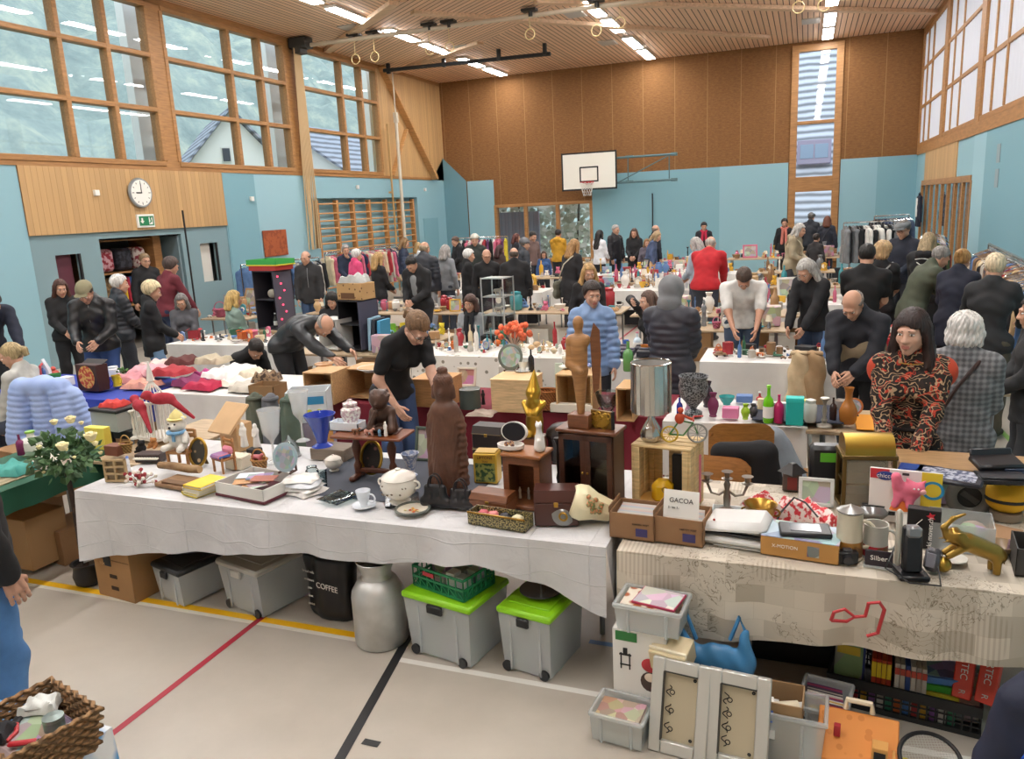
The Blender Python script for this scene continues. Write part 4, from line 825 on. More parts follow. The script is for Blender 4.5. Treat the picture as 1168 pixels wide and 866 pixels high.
@gen
def g_animal(w,h,c,c2=None,**k):
 P=[cone((-.28*w,0,.6*h),(.2*w,0,.62*h),.2*h,.22*h),cone((.2*w,0,.66*h),(.36*w,0,.85*h),.13*h,.1*h),ell((.41*w,0,.86*h),(.12*w,.1*h,.11*h)),cone((.42*w,0,.84*h),(.5*w,0,.8*h),.07*h,.05*h),cone((-.3*w,0,.68*h),(-.42*w,0,.5*h),.05*h,.03*h)]
 for x in(-.26,.2):
  for s in(-1,1):P. append(cone((x*w,s*.13*h,.5*h),(x*w+.01,s*.14*h,.03*h),.1*h,.07*h))
 for s in(-1,1):P. append(cone((.38*w,s*.07*h,.92*h),(.37*w,s*.1*h,1.0*h),.04*h,.02*h))
 V,Q=blob(P,max(h/24,.004),.06*h);return 'animal_figurine','figurine',[('animal',npmesh([(V,Q,0)],[mat(c,.4)]),None)]
@gen
def g_plush(w,h,c,c2='#2a2220',scarf=None,hatc=None,**k):
 P=[ell((0,0,.3*h),(.36*w,.3*w,.28*h)),ell((0,-.02*w,.7*h),(.32*w,.28*w,.2*h)),ell((0,-.26*w,.66*h),(.13*w,.12*w,.08*h))]
 for s in(-1,1):P+=[cone((s*.22*w,-.08*w,.12*h),(s*.34*w,-.42*w,.1*h),.13*w,.11*w),cone((s*.28*w,0,.46*h),(s*.42*w,-.2*w,.28*h),.1*w,.09*w),ell((s*.26*w,0,.86*h),(.11*w,.06*w,.09*h))]
 V,Q=blob(P,max(h/34,.006),.05*w);p=[('body',npmesh([(V,Q,0)],[mat(c,.95,0,'cloth',sc=3)]),None)]
 e=MB();[e. ball((s*.13*w,-.26*w,.76*h),.035*w,8,6)for s in(-1,1)];e. ball((0,-.37*w,.68*h),.05*w,8,6);p. append(('face',e,mat(c2,.3)))
 if scarf:p. append(('scarf',MB(). ring((0,-.02,.52*h),.27*w,.06*w,n=16). box((.06*w,-.32*w,.4*h),(.12*w,.05*w,.22*h)),mat(scarf,.9)))
 if hatc:p. append(('hat',MB(). lathe([(.3*w,.84*h),(.32*w,.88*h),(.24*w,.9*h),(.2*w,1.0*h),(.04*w,1.12*h),(1e-4,1.13*h)],16),mat(hatc,.9)))
 return 'plush_toy','plush toy',p
@gen
def g_box(w,h,c,d=None,m=None,lid=None,label=None,**k):
 d=d or w*.7;p=[('body',MB(). box((0,0,h*.5 if not lid else h*.42),(w,d,h if not lid else h*.84),.004),m or mat(c,.6))]
 if lid:p. append(('lid',MB(). box((0,0,h*.91),(w*1.03,d*1.03,h*.18),.004),mat(lid,.6)))
 if label:p. append(('printed_label',MB(). box((0,-d/2-.001,h*.5),(w*.6,.002,h*.5),0),mat(label,.6)))
 return 'box','box',p
@gen
def g_print(w,h,c,d=None,**k):
 d=d or w*.6;return 'printed_box','box',[('body',MB(). box((0,0,h*.5),(w,d,h),.003),mat(c,.5,0,'multi',sc=k. get('sc',1)))]
def obox(w,d,h,t=.006,z0=0):
 b=MB();b. b0(-w/2,w/2,-d/2,d/2,z0,z0+t);b. b0(-w/2,w/2,-d/2,-d/2+t,z0,z0+h);b. b0(-w/2,w/2,d/2-t,d/2,z0,z0+h);b. b0(-w/2,-w/2+t,-d/2,d/2,z0,z0+h);b. b0(w/2-t,w/2,-d/2,d/2,z0,z0+h);return b
@gen
def g_carton(w,h,c='#b08a62',d=None,flaps=True,**k):
 d=d or w*.75;b=obox(w,d,h);p=[('carton',b,mat(c,.85,0,'noise'))]
 if flaps:
  for s in(-1,1):
   f=MB(). box((s*(w/2+.3*w*.35),0,h+.02),(.24*w,d*.96,.005),0,ry=s*.5);p. append(('flap',f,mat(shade(c,1.1),.85)))
 return 'cardboard_box','box',p
@gen
def g_tray(w,h,c,d=None,base=None,**k):
 d=d or w*.8;p=[('tray',obox(w,d,h),mat(c,.6))]
 if base:p. append(('base',MB(). box((0,0,-.001+h*.1),(w*1.02,d*1.02,h*.2),.002),mat(base,.6)))
 return 'tray','tray',p
@gen
def g_chest(w,h,c,d=None,m=None,trim=None,**k):
 d=d or w*.6;m=m or mat(c,.4);b=MB(). box((0,0,h*.33),(w,d,h*.66),.006);l=MB();l. prism([(-d/2,0),(d/2,0),(d*.36,h*.3),(-d*.36,h*.3)],w,Matrix. Translation((-w/2,0,h*.68))@Matrix(((0,0,1,0),(1,0,0,0),(0,1,0,0),(0,0,0,1))))
 p=[('body',b,m),('lid',l,m),('clasp',MB(). box((0,-d/2-.004,h*.62),(w*.1,.008,h*.14),.002),BRASS)]
 if trim:t=MB();[t. box((0,0,z),(w*1.02,d*1.02,h*.04),.002)for z in(.02*h,.66*h)];p. append(('trim',t,mat(trim,.5)))
 return 'chest','chest',p
@gen
def g_book(w,h,c,d=None,**k):
 d=d or w*1.3;b=MB();b. box((0,0,h-.002),(w,d,.004),0);b. box((0,0,.002),(w,d,.004),0);b. box((-w/2+.002,0,h/2),(.004,d,h),0)
 return 'book','book',[('cover',b,mat(c,.5)),('pages',MB(). box((.003,0,h/2),(w*.95,d*.95,h-.008),0),mat('#e6dfcd',.9))]
@gen
def g_frame(w,h,c,c2='#8a8f80',d=.02,lean=.25,kind2='multi',**k):
 Mx=Euler((-lean,0,0)). to_matrix(). to_4x4();f=MB();t=w*.11
 for x in(-w/2+t/2,w/2-t/2):f. box((x,0,h/2),(t,d,h),.003)
 for z in(t/2,h-t/2):f. box((0,0,z),(w,d,t),.003)
 g=MB(). box((0,.004,h/2),(w-2*t,.004,h-2*t),0)
 for b in(f,g):b. v=[tuple(Mx@Vector(v))for v in b. v]
 return 'framed_picture','picture',[('frame',f,mat(c,.45)),('picture',g,mat(c2,.5,0,kind2,sc=.8))]
@gen
def g_crate(w,h,c='#cfa878',d=None,shelf=False,**k):
 d=d or.3;m=mat(c,.6,0,'woodx',sc=2);t=.012;b=MB();b. b0(-w/2,w/2,-d/2,d/2,0,t);b. b0(-w/2,w/2,-d/2,d/2,h-t,h);b. b0(-w/2,-w/2+t,-d/2,d/2,t,h-t);b. b0(w/2-t,w/2,-d/2,d/2,t,h-t)
 p=[('carcass',b,m),('back_panel',MB(). b0(-w/2+t,w/2-t,d/2-.008,d/2,t,h-t),mat(shade(c,.9),.6,0,'woodx',sc=2))]
 if shelf:p. append(('shelf',MB(). b0(-w/2+t,w/2-t,-d/2+.01,d/2-.01,h*.5,h*.5+.01),m))
 return 'wooden_crate','crate',p
@gen
def g_bcrate(w,h,c='#cfa878',d=None,**k):
 d=d or.3;return 'wooden_crate','crate',[('carcass',MB(). box((0,0,h/2),(w,d,h),.004),mat(c,.6,0,'woodx',sc=2)),('edge',MB(). box((0,0,h-.004),(w*1.02,d*1.02,.012),.002),mat(shade(c,1.1),.6))]
@gen
def g_basket(w,h,c='#a07a48',d=None,handle=True,**k):
 sy=(d or w*.8)/w;b=MB(). lathe([(.36*w,0),(.5*w,h),(.46*w,h),(.34*w,.02)],22,sy=sy);p=[('basket_bowl',b,mat(c,.8,0,'weave',sc=1.2)),('rim',MB(). ring((0,0,h),.49*w,.02*w+.004,n=22,sy=sy),mat(shade(c,.8),.8))]
 if handle:p. append(('handle',MB(). tube([(.47*w*math. cos(a),0,h+.6*w*math. sin(a))for a in[PI*i/12 for i in range(13)]],.018*w+.003,6),mat(c,.8)))
 return 'basket','basket',p
@gen
def g_cloth(w,h,c,d=None,m=None,seed=0,**k):
 d=d or w*.8;r=random. Random(seed*7+int(w*1e4));ph=[r. uniform(0,6)for _ in range(6)]
 def fn(u,v):
  a,e=2*u-1,2*v-1;q=max(abs(a),abs(e));edge=max(0,1-q**6)
  z=h*edge**.5*(.72+.2*math. sin(3.4*a+ph[0]+2*e)*math. sin(2.9*e+ph[1])+.12*math. sin(8*a+5*e+ph[2]))
  return(a*w/2*(1+.09*math. sin(3*e+ph[3])),e*d/2*(1+.09*math. sin(3*a+ph[4])),max(.001,z))
 return 'folded_garment','clothing',[('garment',MB(). grid(fn,14,12),m or mat(c,.9,0,'cloth'))]
@gen
def g_bag(w,h,c,d=None,**k):
 d=d or w*.35;V,Q=blob([cone((-.36*w,0,.18*h),(.36*w,0,.18*h),.17*h,.17*h,(np. array((0,1.,0)),.34*h/d)),cone((-.26*w,0,.6*h),(.26*w,0,.6*h),.1*h,.1*h,(np. array((0,1.,0)),.5*h/d)),cone((-.3*w,0,.2*h),(-.24*w,0,.6*h),.12*h,.1*h),cone((.3*w,0,.2*h),(.24*w,0,.6*h),.12*h,.1*h),cone((0,0,.2*h),(0,0,.6*h),.16*h,.1*h)],max(h/22,.008),.06*h,lambda F,X,Y,Z:np. maximum(F,-Z))
 hd=MB()
 for s in(-1,1):hd. tube([(.2*w*math. cos(a),s*.08*w,.64*h+.36*h*math. sin(a))for a in[PI*i/10 for i in range(11)]],.012*w+.003,6)
 return 'handbag','bag',[('bag_body',npmesh([(V,Q,0)],[mat(c,.35)]),None),('handle',hd,mat(shade(c,.8),.4))]
@gen
def g_radio(w,h,c,d=None,**k):
 d=d or w*.35;p=[('body',MB(). box((0,0,h/2),(w,d,h),.008),mat(c,.4)),('grille',MB(). box((-.2*w,-d/2-.002,h*.5),(w*.42,.006,h*.7),.002),mat(shade(c,.4)if c!='#1c1c1f' else '#55555a',.6))]
 for z in(.35,.68):p. append(('knob',MB(). cyl((.26*w,-d/2,z*h),(.26*w,-d/2-.012,z*h),.1*h,n=12),mat('#c8c8c4',.3)))
 return 'radio','radio',p
@gen
def g_toycar(w,h,c,**k):
 d=w*.45;b=MB(). box((0,0,h*.42),(w,d,h*.4),.02). box((-.05*w,0,h*.75),(w*.55,d*.85,h*.4),.02);p=[('car_body',b,mat(c,.3))]
 for x in(-.3,.3):
  for s in(-1,1):p. append(('wheel',MB(). cyl((x*w,s*d*.42,h*.2),(x*w,s*d*.54,h*.2),h*.2,n=12),BLACK))
 return 'toy_car','toy',p
@gen
def g_hat(w,h,c,**k):return 'hat','hat',[('crown',MB(). lathe([(.3*w,.1*h),(.29*w,.7*h),(.2*w,.98*h),(1e-4,h)],20,sy=.85),mat(c,.9,0,'cloth')),('brim',MB(). lathe([(.5*w,0),(.5*w,.06*h),(.28*w,.14*h)],24,sy=.85),mat(c,.9,0,'cloth'))]
@gen
def g_shoe(w,h,c,**k):
 V,Q=blob([cone((-.3*w,0,.25*h),(.34*w,0,.2*h),.24*h,.2*h),cone((-.32*w,0,.3*h),(-.3*w,0,.8*h),.22*h,.2*h)],max(.006,h/18),.05*h,lambda F,X,Y,Z:np. maximum(F,np. maximum(.08*h-Z,Z-.85*h)));return 'shoe','shoe',[('upper',npmesh([(V,Q,0)],[mat(c,.5)]),None),('sole',MB(). box((0,0,.05*h),(w*.92,h*.44,.1*h),.01),mat('#2a2624',.7))]
@gen
def g_ball(w,h,c,**k):return 'ball','ball',[('ball',MB(). ball((0,0,w/2),w/2,18,12),mat(c,.5))]
@gen
def g_clock(w,h,c,**k):
 b=MB(). box((0,0,h*.08),(w,w*.4,h*.16)). box((0,0,h*.5),(w*.8,w*.34,h*.7),.01). prism([(-.42*w,0),(.42*w,0),(0,.22*h)],w*.36,Matrix. Translation((0,.18*w,h*.84))@Euler((PI/2,0,0)). to_matrix(). to_4x4())
 f=MB(). cyl((0,-.17*w,h*.55),(0,-.19*w,h*.55),w*.3,n=24);hd=MB(). box((.0,-.195*w,h*.55+.09*w),(.02*w,.004,.2*w),0). box((.06*w,-.196*w,h*.55),(.14*w,.004,.02*w),0);return 'mantel_clock','clock',[('case',b,mat(c,.4)),('dial',f,mat('#ece6d6',.5)),('hands',hd,BLACK)]
@gen
def g_toaster(w,h,c,d=None,**k):
 d=d or w*.6;return 'toaster','toaster',[('body',MB(). box((0,0,h*.52),(w,d,h*.9),.03),mat(c,.25,.5)),('slot',MB(). box((0,-.12*d,h*.975),(w*.7,d*.12,.006),0),BLACK),('slot',MB(). box((0,.16*d,h*.975),(w*.7,d*.12,.006),0),BLACK),('lever',MB(). box((w/2+.01,0,h*.6),(.03,.04,.02)),BLACK)]
@gen
def g_bear(w,h,c,**k):return GEN['plush'](w,h,c,**k)
@gen
def g_bouquet(w,h,c,c2='#4a6a3a',pot='#cfd6c4',**k):
 rr=random. Random(int(w*1e5));p=[('vase',lath('pot',w*.4,h*.42),mat(pot,.3))];f=MB();l=MB()
 for i in range(26):
  a=rr. uniform(0,2*PI);q=rr. uniform(0,.5)*w;z=h*(.6+.4*rr. random()*(1-q/w));x,y=q*math. cos(a),q*math. sin(a);l. tube([(0,0,h*.35),(x*.7,y*.7,z*.9),(x,y,z)],.004,4);f. ball((x,y,z),w*.09,7,5)
 p+=[('stems',l,mat(c2,.8)),('blossoms',f,mat(c,.8,0,'speck',shade(c,1.6),sc=3))];return 'bouquet','flowers',p
def place(kind,px,py,z,wpx,hpx,c,label,rz=0,name=None,cat=None,group=None,y=None,dy=.3,**k):
 """object of GEN[kind] whose foot stands at pixel (px,py) on height z; wpx, hpx = its size in photograph pixels."""
 P=ay(px,py,y)if y is not None else at(px,py,z);u=mpp(P);w,h=wpx*u,hpx*u
 if 'd' in k and k['d']:k['d']*=u
 nm,ct,parts=GEN[kind](w,h,c,**k);d=k. get('d')or w*.6
 P=P+Vector((0,d*dy,0));P. z=z+.001
 return mk2(name or nm,label,cat or ct,P,math. radians(rz),parts,group)
def mk2(name,label,cat,P,rz,parts,group=None,rot=None):return mk(name,label,cat,P,rz,parts,group,rot)
# ---------------------------------------------------------------- tables, cloths, racks
TBL=[]
def table(label,x0,x1,y0,y1,z=.72,top='#b9a283',leg='#8a8d90',group=None,ins=.06):
 r=thing('folding_table',label,'table',((x0+x1)/2,(y0+y1)/2,0),0,group);w,d=x1-x0,y1-y0
 obj('tabletop',MB(). box((0,0,z-.0135),(w,d,.025),.004),mat(top,.5,0,'woodx'),r)
 for sx in(-1,1):
  for sy in(-1,1):obj('leg',MB(). cyl((sx*(w/2-.12),sy*(d/2-.1-ins/2)+ins/2,0),(sx*(w/2-.12),sy*(d/2-.1-ins/2)+ins/2,z-.026),.015,n=8),mat(leg,.4,.6),r)
 return r
def cover(label,x0,x1,y0,y1,z,m,front=.4,left=None,right=None,back=None,name='tablecloth',seed=1,group=None):
 """cloth lying on a table with hanging sides; front etc. = how far down each side hangs (function of 0..1 or number)."""
 rr=random. Random(seed);ph=[rr. uniform(0,6)for _ in range(8)];b=MB();e=.012;zt=z+.004
 f=lambda v:(v if callable(v)else(lambda t:v))
 b. grid(lambda u,v:(x0-e+(x1-x0+2*e)*u,y0-e+(y1-y0+2*e)*v,zt+.0015*math. sin(u*25+ph[0])*math. sin(v*9)),max(8,int((x1-x0)*14)),12)
 def side(p,q,drop,n_):
  L_=math. hypot(q[0]-p[0],q[1]-p[1])
  def fn(u,v):
   x,y=p[0]+(q[0]-p[0])*u,p[1]+(q[1]-p[1])*u;t=v*f(drop)(u);s_=u*L_
   o=.012*v+.028*v*math. sin(s_*7+ph[1])*math. sin(s_*2.3+ph[2])+.014*v*math. sin(s_*17+ph[3])+.004*math. sin(s_*31+ph[4])*v
   return(x+n_[0]*o,y+n_[1]*o,zt-t)
  b. grid(fn,max(10,int(L_*28)),14)
 if front:side((x0-e,y0-e),(x1+e,y0-e),front,(0,-1))
 if left:side((x0-e,y1+e),(x0-e,y0-e),left,(-1,0))
 if right:side((x1+e,y0-e),(x1+e,y1+e),right,(1,0))
 if back:side((x1+e,y1+e),(x0-e,y1+e),back,(0,1))
 return tag(obj(name,b,m),label,'tablecloth',group)
def garment(w,h,seed=0,sleeve=True):
 P=[cone((0,-.17*w,h*.95),(0,.17*w,h*.95),.03),cone((0,-.38*w,h*.86),(0,.38*w,h*.86),.045,.045),cone((0,-.3*w,h*.8),(0,-.34*w,.12*h),.05),cone((0,.3*w,h*.8),(0,.34*w,.12*h),.05),cone((0,0,h*.84),(0,0,.1*h),.055,.06),cone((0,-.15*w,h*.8),(0,-.18*w,.1*h),.05),cone((0,.15*w,h*.8),(0,.18*w,.1*h),.05)]
 if sleeve:P+=[cone((0,s*.42*w,h*.84),(.02,s*.52*w,h*.25),.045,.035)for s in(-1,1)]
 V,Q=blob(P,.022,.03,lambda F,X,Y,Z:np. maximum(F+.008*np. sin(Z*22+seed)*np. sin(Y*35),.1*h-Z));return npmesh([(V,Q,0)],[])
_GM=[garment(.5,.8,s,s%3>0)for s in range(5)]+[garment(.55,1.0,7)]
COLN={'#1d1e22':'black','#2a3350':'navy','#46566e':'slate blue','#5d7fb0':'denim blue','#7a7d80':'grey','#b8b2a8':'pale grey','#e6e3dc':'white','#8b6b4c':'brown','#5f4a3a':'dark brown','#c7a77c':'camel','#a3323a':'red','#c96a84':'pink','#6a3f66':'plum','#53603f':'olive','#39684f':'green','#d8a83a':'mustard','#d9c9a8':'cream','#3f8d95':'turquoise','#d07038':'orange','#3a51a8':'cobalt','#7d4a30':'chestnut','#7aa5c9':'light blue','#8c2336':'wine red','#b08a62':'tan','#d9c43c':'yellow','#6fae3a':'lime','#d24b8a':'magenta','#b5b8ba':'silver','#a5803a':'brass'}
def rack(label,short,x0,x1,y0,y1,z,cols,group,n=None,hs=1.0,seed=0):
 """clothes rail from (x0,y0) to (x1,y1) at height z with garments hanging on it."""
 p,q=Vector((x0,y0,0)),Vector((x1,y1,0));d=q-p;L_=d. length;r=thing('clothes_rack',label,'clothes rack',p,math. atan2(d. y,d. x))
 obj('rail',MB(). cyl((0,0,z),(L_,0,z),.014,n=8),CHROME,r)
 for x in(0,L_):obj('upright',MB(). cyl((x,0,.05),(x,0,z),.014,n=8),CHROME,r);obj('foot',MB(). box((x,0,.03),(.05,.5,.05)),GREYM,r)
 rr=random. Random(seed);n=n or int(L_/.075);cnt={};M=Matrix. Translation(p)@Matrix. Rotation(math. atan2(d. y,d. x),4,'Z')
 for i in range(n):
  c=cols[i%len(cols)]if seed==0 else rr. choice(cols);cnt[c]=cnt. get(c,0)+1;k=cnt[c];nm=COLN[c]
  me=rr. choice(_GM);h=1.0 if me is _GM[5]else.8;key=('g',me. name,c)
  if key not in _M:m2=me. copy();m2. materials. clear();m2. materials. append(mat(c,.9,0,'cloth'));_M[key]=m2
  pos=M@Vector((L_*(i+.7)/(n+.4),0,0));t=thing('hanging_garment','%s %s garment from the aisle end of the %s'%(ORD[(k-1)%20],nm,short),'clothing',(pos. x,pos. y,z-h*hs-.06),math. atan2(d. y,d. x),group)
  o=obj('garment',_M[key],None,t,rot=(0,0,rr. uniform(-.25,.25)));o. scale=(1,1,hs)
  obj('hanger',MB(). tube([(0,-.2,h*hs*.93),(0,0,h*hs+.0),(0,.2,h*hs*.93)],.006,5). tube([(0,0,h*hs),(0,0,h*hs+.04),(0,.02,h*hs+.075),(0,0,h*hs+.09)],.003,4),CHROME,t)
 return r
def strew(where,group,x0,x1,y0,y1,z,n,kinds,cols,seed,smin=.05,smax=.2):
 n=int(n*1.9)
 rr=random. Random(seed);done=[];items=[]
 for i in range(n):
  for _ in range(30):
   kd=rr. choice(kinds);w=rr. uniform(smin,smax)*(1.5 if kd in('cloth','print','frame','crate','box')else.8);x,y=rr. uniform(x0+w/2,x1-w/2),rr. uniform(y0+w/2,y1-w/2)
   if all(abs(x-a)>(w+b)*.5 or abs(y-c)>(w+b)*.5 for a,c,b in done):done. append((x,y,w));items. append((x,y,w,kd,rr. choice(cols)));break
 items. sort();cnt={};tot={}
 for it in items:tot[it[3],it[4]]=tot. get((it[3],it[4]),0)+1
 for x,y,w,kd,c in items:
  h={'bottle':2.6,'vase':1.8,'flare':1.9,'goblet':1.9,'figurine':2.2,'animal':.8,'plush':1.4,'box':.6,'print':.7,'book':.15,'plate':.12,'bowl':.45,'cup':.6,'mug':1.1,'frame':1.25,'candlestick':2.2,'cloth':.3,'basket':.6,'lamp':1.6,'jar':1.4,'toycar':.5,'can':1.2,'teapot':.8,'bag':.8,'radio':.6,'clock':1.3,'hat':.4,'bouquet':1.4,'ball':1,'carafe':1.7,'tray':.25,'crate':.8,'shoe':.5,'ginger':1.5,'urn':1.2,'tumbler':1.3,'carton':.7,'pot':.9,'toaster':.7,'plateup':1.05}. get(kd,1)*w*rr. uniform(.85,1.15);h=min(h,.36)
  w2=w*(.55 if kd in('bottle','figurine','candlestick')else 1);nm,ct,parts=GEN[kd](w2,h,c);cnt[kd,c]=cnt. get((kd,c),0)+1;k=cnt[kd,c]
  word=nm. replace('_',' ');lb='%s %s on %s'%(COLN[c],word,where)
  if tot[kd,c]>1:lb='%s %s, %s from the left on %s'%(COLN[c],word,ORD[k-1],where)
  if len(parts)>2 and y>11:parts=parts[:2]if kd not in('plate',)else parts
  mk(nm,lb,ct,Vector((x,y,z+.001)),rr. uniform(-.6,.6),parts,group)
# ---------------------------------------------------------------- front stall, left part: two tables under one white cloth
LINEN=mat('#c8c8ca',.85,0,'noise','#d2d2d3',1.2)
def crease(m):
 t,b=nt(m);L=t. links. new;br=N(t,'ShaderNodeTexBrick',Scale=1.0);br. offset=0;br. inputs['Mortar Size']. default_value=.004;br. inputs['Mortar Smooth']. default_value=1;br. inputs['Brick Width']. default_value=.31;br. inputs['Row Height']. default_value=.14;c=t. nodes. new('ShaderNodeSeparateXYZ');k=t. nodes. new('ShaderNodeCombineXYZ');a=N(t,'ShaderNodeMath',operation='SUBTRACT');L(co(t),c. inputs[0]);L(c. outputs[2],a. inputs[0]);L(c. outputs[1],a. inputs[1]);L(c. outputs[0],k. inputs[0]);L(a. outputs[0],k. inputs[1]);L(k. outputs[0],br. inputs['Vector'])
 n=N(t,'ShaderNodeTexNoise',Scale=7.0,Detail=5.0,Distortion=1.0);L(co(t),n. inputs['Vector']);ad=N(t,'ShaderNodeMath',operation='MULTIPLY_ADD');ad. inputs[1]. default_value=.5;L(br. outputs['Fac'],ad. inputs[0]);L(n. outputs[0],ad. inputs[2]);bp=N(t,'ShaderNodeBump',Strength=.5,Distance=.02);L(ad. outputs[0],bp. inputs['Height']);L(bp. outputs[0],b. inputs['Normal'])
crease(LINEN)
Z0=.757
table('folding table under the left half of the front white cloth',-4.24,-2.56,3.4,4.45,ins=.3);table('folding table under the right half of the front white cloth',-2.54,-.88,3.4,4.45,ins=.35)
ip=lambda u,pts:np. interp(u,[p[0]for p in pts],[p[1]for p in pts])
cover('long creased white cloth over the front stall, milk can standing below it',-4.25,-.86,3.38,4.47,.751-.004,LINEN,lambda u:float(ip(u,[(0,.46),(.2,.34),(.45,.245),(.6,.24),(.8,.16),(.9,.24),(1,.36)])),lambda u:.5,lambda u:.42,.3)
def P0(px,py,z=Z0,dy=0):
 p=at(px,py,z);p. y+=dy;p. z=z+.001;return p
U=lambda px,py,z=Z0:mpp(at(px,py,z))
def lbl(root,s,size,m,loc,**k):return text(s,size,m,root,loc,**k)
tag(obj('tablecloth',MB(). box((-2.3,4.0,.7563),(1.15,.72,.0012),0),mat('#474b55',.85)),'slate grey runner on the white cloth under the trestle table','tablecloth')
b=MB();u=U(131,550);w,h=25*u,27*u
for x in(-w/2,0,w/2):b. box((x,0,h/2),(.014,.02,h),.002)
for z in(.007,h*.35,h*.66,h-.007):b. box((0,0,z),(w+.014,.02,.014),.002)
mk('toy_window','small bare wooden lattice window standing at the left cloth corner','decoration',P0(131,551,dy=.02),.25,[('lattice',b,mat('#b39a72',.6)),('back_panel',MB(). box((0,.012,h/2),(w,.004,h),0),mat('#8f7d62',.8))])
P_=P0(156,556,dy=.03);rr=random. Random(2);b=MB();s=MB()
for i in range(40):x,y,z=rr. uniform(-.09,.09),rr. uniform(-.05,.05),rr. uniform(.0,.08);b. m(i%2). ball((x,y,z+.012),.012,6,5);s. tube([(0,0,.01),(x,y,z+.01)],.002,4)
mk('dried_flower_bunch','bunch of red and white dried flowers right of the toy window','flowers',P_,0,[('blossoms',b,[mat('#9c3a40',.9),mat('#e4ddd2',.9)]),('stems',s,mat('#a89b80',.8))])
mk('wooden_board','flat brown wooden board under the bark log','board',P0(199,560,dy=.1),-.12,[('board',MB(). box((0,0,.012),(.36,.18,.024),.004),mat('#8b6a4a',.7,0,'woodx',sc=3)),('strip',MB(). box((.02,-.05,.03),(.3,.05,.012),.003),mat('#6f5238',.7,0,'woodx',sc=3))])
b=MB();b. tube([(-.18,0,0),(-.06,.004,.003),(.08,-.003,0),(.17,0,.002)],[.022,.026,.027,.024],14);P_=P0(199,548,dy=.06);P_. z=Z0+.066;mk('bark_log','bark covered log lying across the brown board','log',P_,-.06,[('bark',b,mat('#7d5f42',.9,0,'noise','#a68a66',3)),('cut_end',MB(). cyl((.169,0,.002),(.174,0,.002),.022,n=14),mat('#c2a074',.8))])
b=MB(). box((0,0,.03),(.19,.1,.06),.005);k_=MB(). box((0,-.05,.035),(.18,.05,.012),.002);bk=MB()
for i in range(9):bk. box((-.08+i*.02,-.04,.043),(.008,.03,.008),.001)
mk('toy_piano','dark toy piano with white keys behind the dried flowers','toy',P0(163,530,dy=.08),.2,[('case',b,mat('#33201a',.4)),('white_keys',k_,mat('#e8e2d4',.4)),('black_keys',bk,BLACK)])
place('basket',138,519,Z0,16,11,'#b08c52','tiny handled wicker basket behind the toy piano',dy=.9)
place('plush',155,519,Z0,14,16,'#1c1b1d','small black plush dog sitting behind the toy piano',dy=1.2)
place('plush',168,514,Z0,13,13,'#b07a48','small brown plush bear behind the toy piano',dy=1.4)
place('figurine',146,538,Z0,9,17,'#e4e6ea','white figurine with blue hat left of the toy piano',c2='#6b86c0')
b=MB();m_=mat('#a8794a',.5,0,'wood')
for x in(-.07,.07):b. box((x,-.06,.07),(.018,.018,.14),.003). box((x,.06,.12),(.018,.018,.24),.003)
b. box((0,0,.11),(.16,.14,.015),.003);b. box((0,.06,.2),(.14,.012,.03),.003);b. box((0,.06,.235),(.14,.012,.02),.003)
cp=P0(203,535,dy=.06);mk('doll_chair','plain wooden doll chair under the white bear','toy chair',cp,.2,[('chair_frame',b,m_)])
place('plush',205,503,Z0,33,42,'#e2dfd6','white bear with blue scarf and hat on the doll chair',scarf='#7fb0d8',hatc='#e3d48e',y=cp. y-.01,dy=0). location. z=Z0+.121
def oval(name,label,px,py,wpx,hpx,pic,lean=.25,dy=.05,m=GOLD):
 u=U(px,py);w,h=wpx*u,hpx*u;M=Matrix. Translation((0,0,h/2))@Euler((PI/2-lean,0,0)). to_matrix(). to_4x4()
 f=MB(). ring((0,0,0),w*.44,w*.06,n=32,sx=1,sy=h/w,M=M);p=MB();n=32;vs=[M@Vector((w*.42*math. cos(2*PI*i/n),h*.42*math. sin(2*PI*i/n),.0))for i in range(n)];p. add(vs,[tuple(range(n))]);q=MB(). add([M@Vector((w*.43*math. cos(2*PI*i/n),h*.43*math. sin(2*PI*i/n),-.01))for i in range(n)],[tuple(range(n))[::-1]])
 s=MB(). box((0,h*.22,h*.3),(.03,.01,h*.62),.003,rx=.35)
 return mk(name,label,'picture',P0(px,py,dy=dy),0,[('frame',f,m),('picture',p,pic),('backing',q,mat('#6a5238',.8)),('strut',s,mat('#6a5238',.8))])
oval('oval_picture','round gold framed flower picture beside the log',222,536,27,36,mat('#3c3a34',.4,0,'flowers','#b9a07a',3))
b=MB();m_=mat('#b07a48',.5,0,'wood')
for x in(-.05,.05):b. box((x,-.045,.055),(.014,.014,.11),.003). box((x,.045,.11),(.014,.014,.22),.003)
b. box((0,0,.09),(.12,.11,.012),.003)
for z in(.14,.17,.2):b. box((0,.045,z),(.1,.01,.018),.003)
r=mk('doll_chair','wooden doll chair with blue cushion and pink cloth on it','toy chair',P0(250,541,dy=.06),-.3,[('chair_frame',b,m_),('cushion',MB(). box((0,-.02,.112),(.11,.1,.03),.012),mat('#4a66a8',.9,0,'stripe','#c9747a',6)),('cloth',MB(). box((.01,.03,.14),(.1,.04,.05),.015),mat('#d8889a',.9))])
b=MB();b. box((0,0,0),(.24,.26,.02),.006,rx=.75);bb=MB(). box((0,.05,-.14),(.19,.14,.2),.005)
P_=P0(252,520,dy=.12);P_. z=Z0+.24;mk('nesting_box','pale wooden nesting box with sloping roof board behind the doll chairs','nesting box',P_,-.2,[('roof_board',b,mat('#d2ad80',.6,0,'noise')),('case',bb,mat('#c09a6c',.6)),('hole',MB(). cyl((0,-.021,-.1),(0,-.024,-.1),.02,n=14),BLACK)])
z=Z0
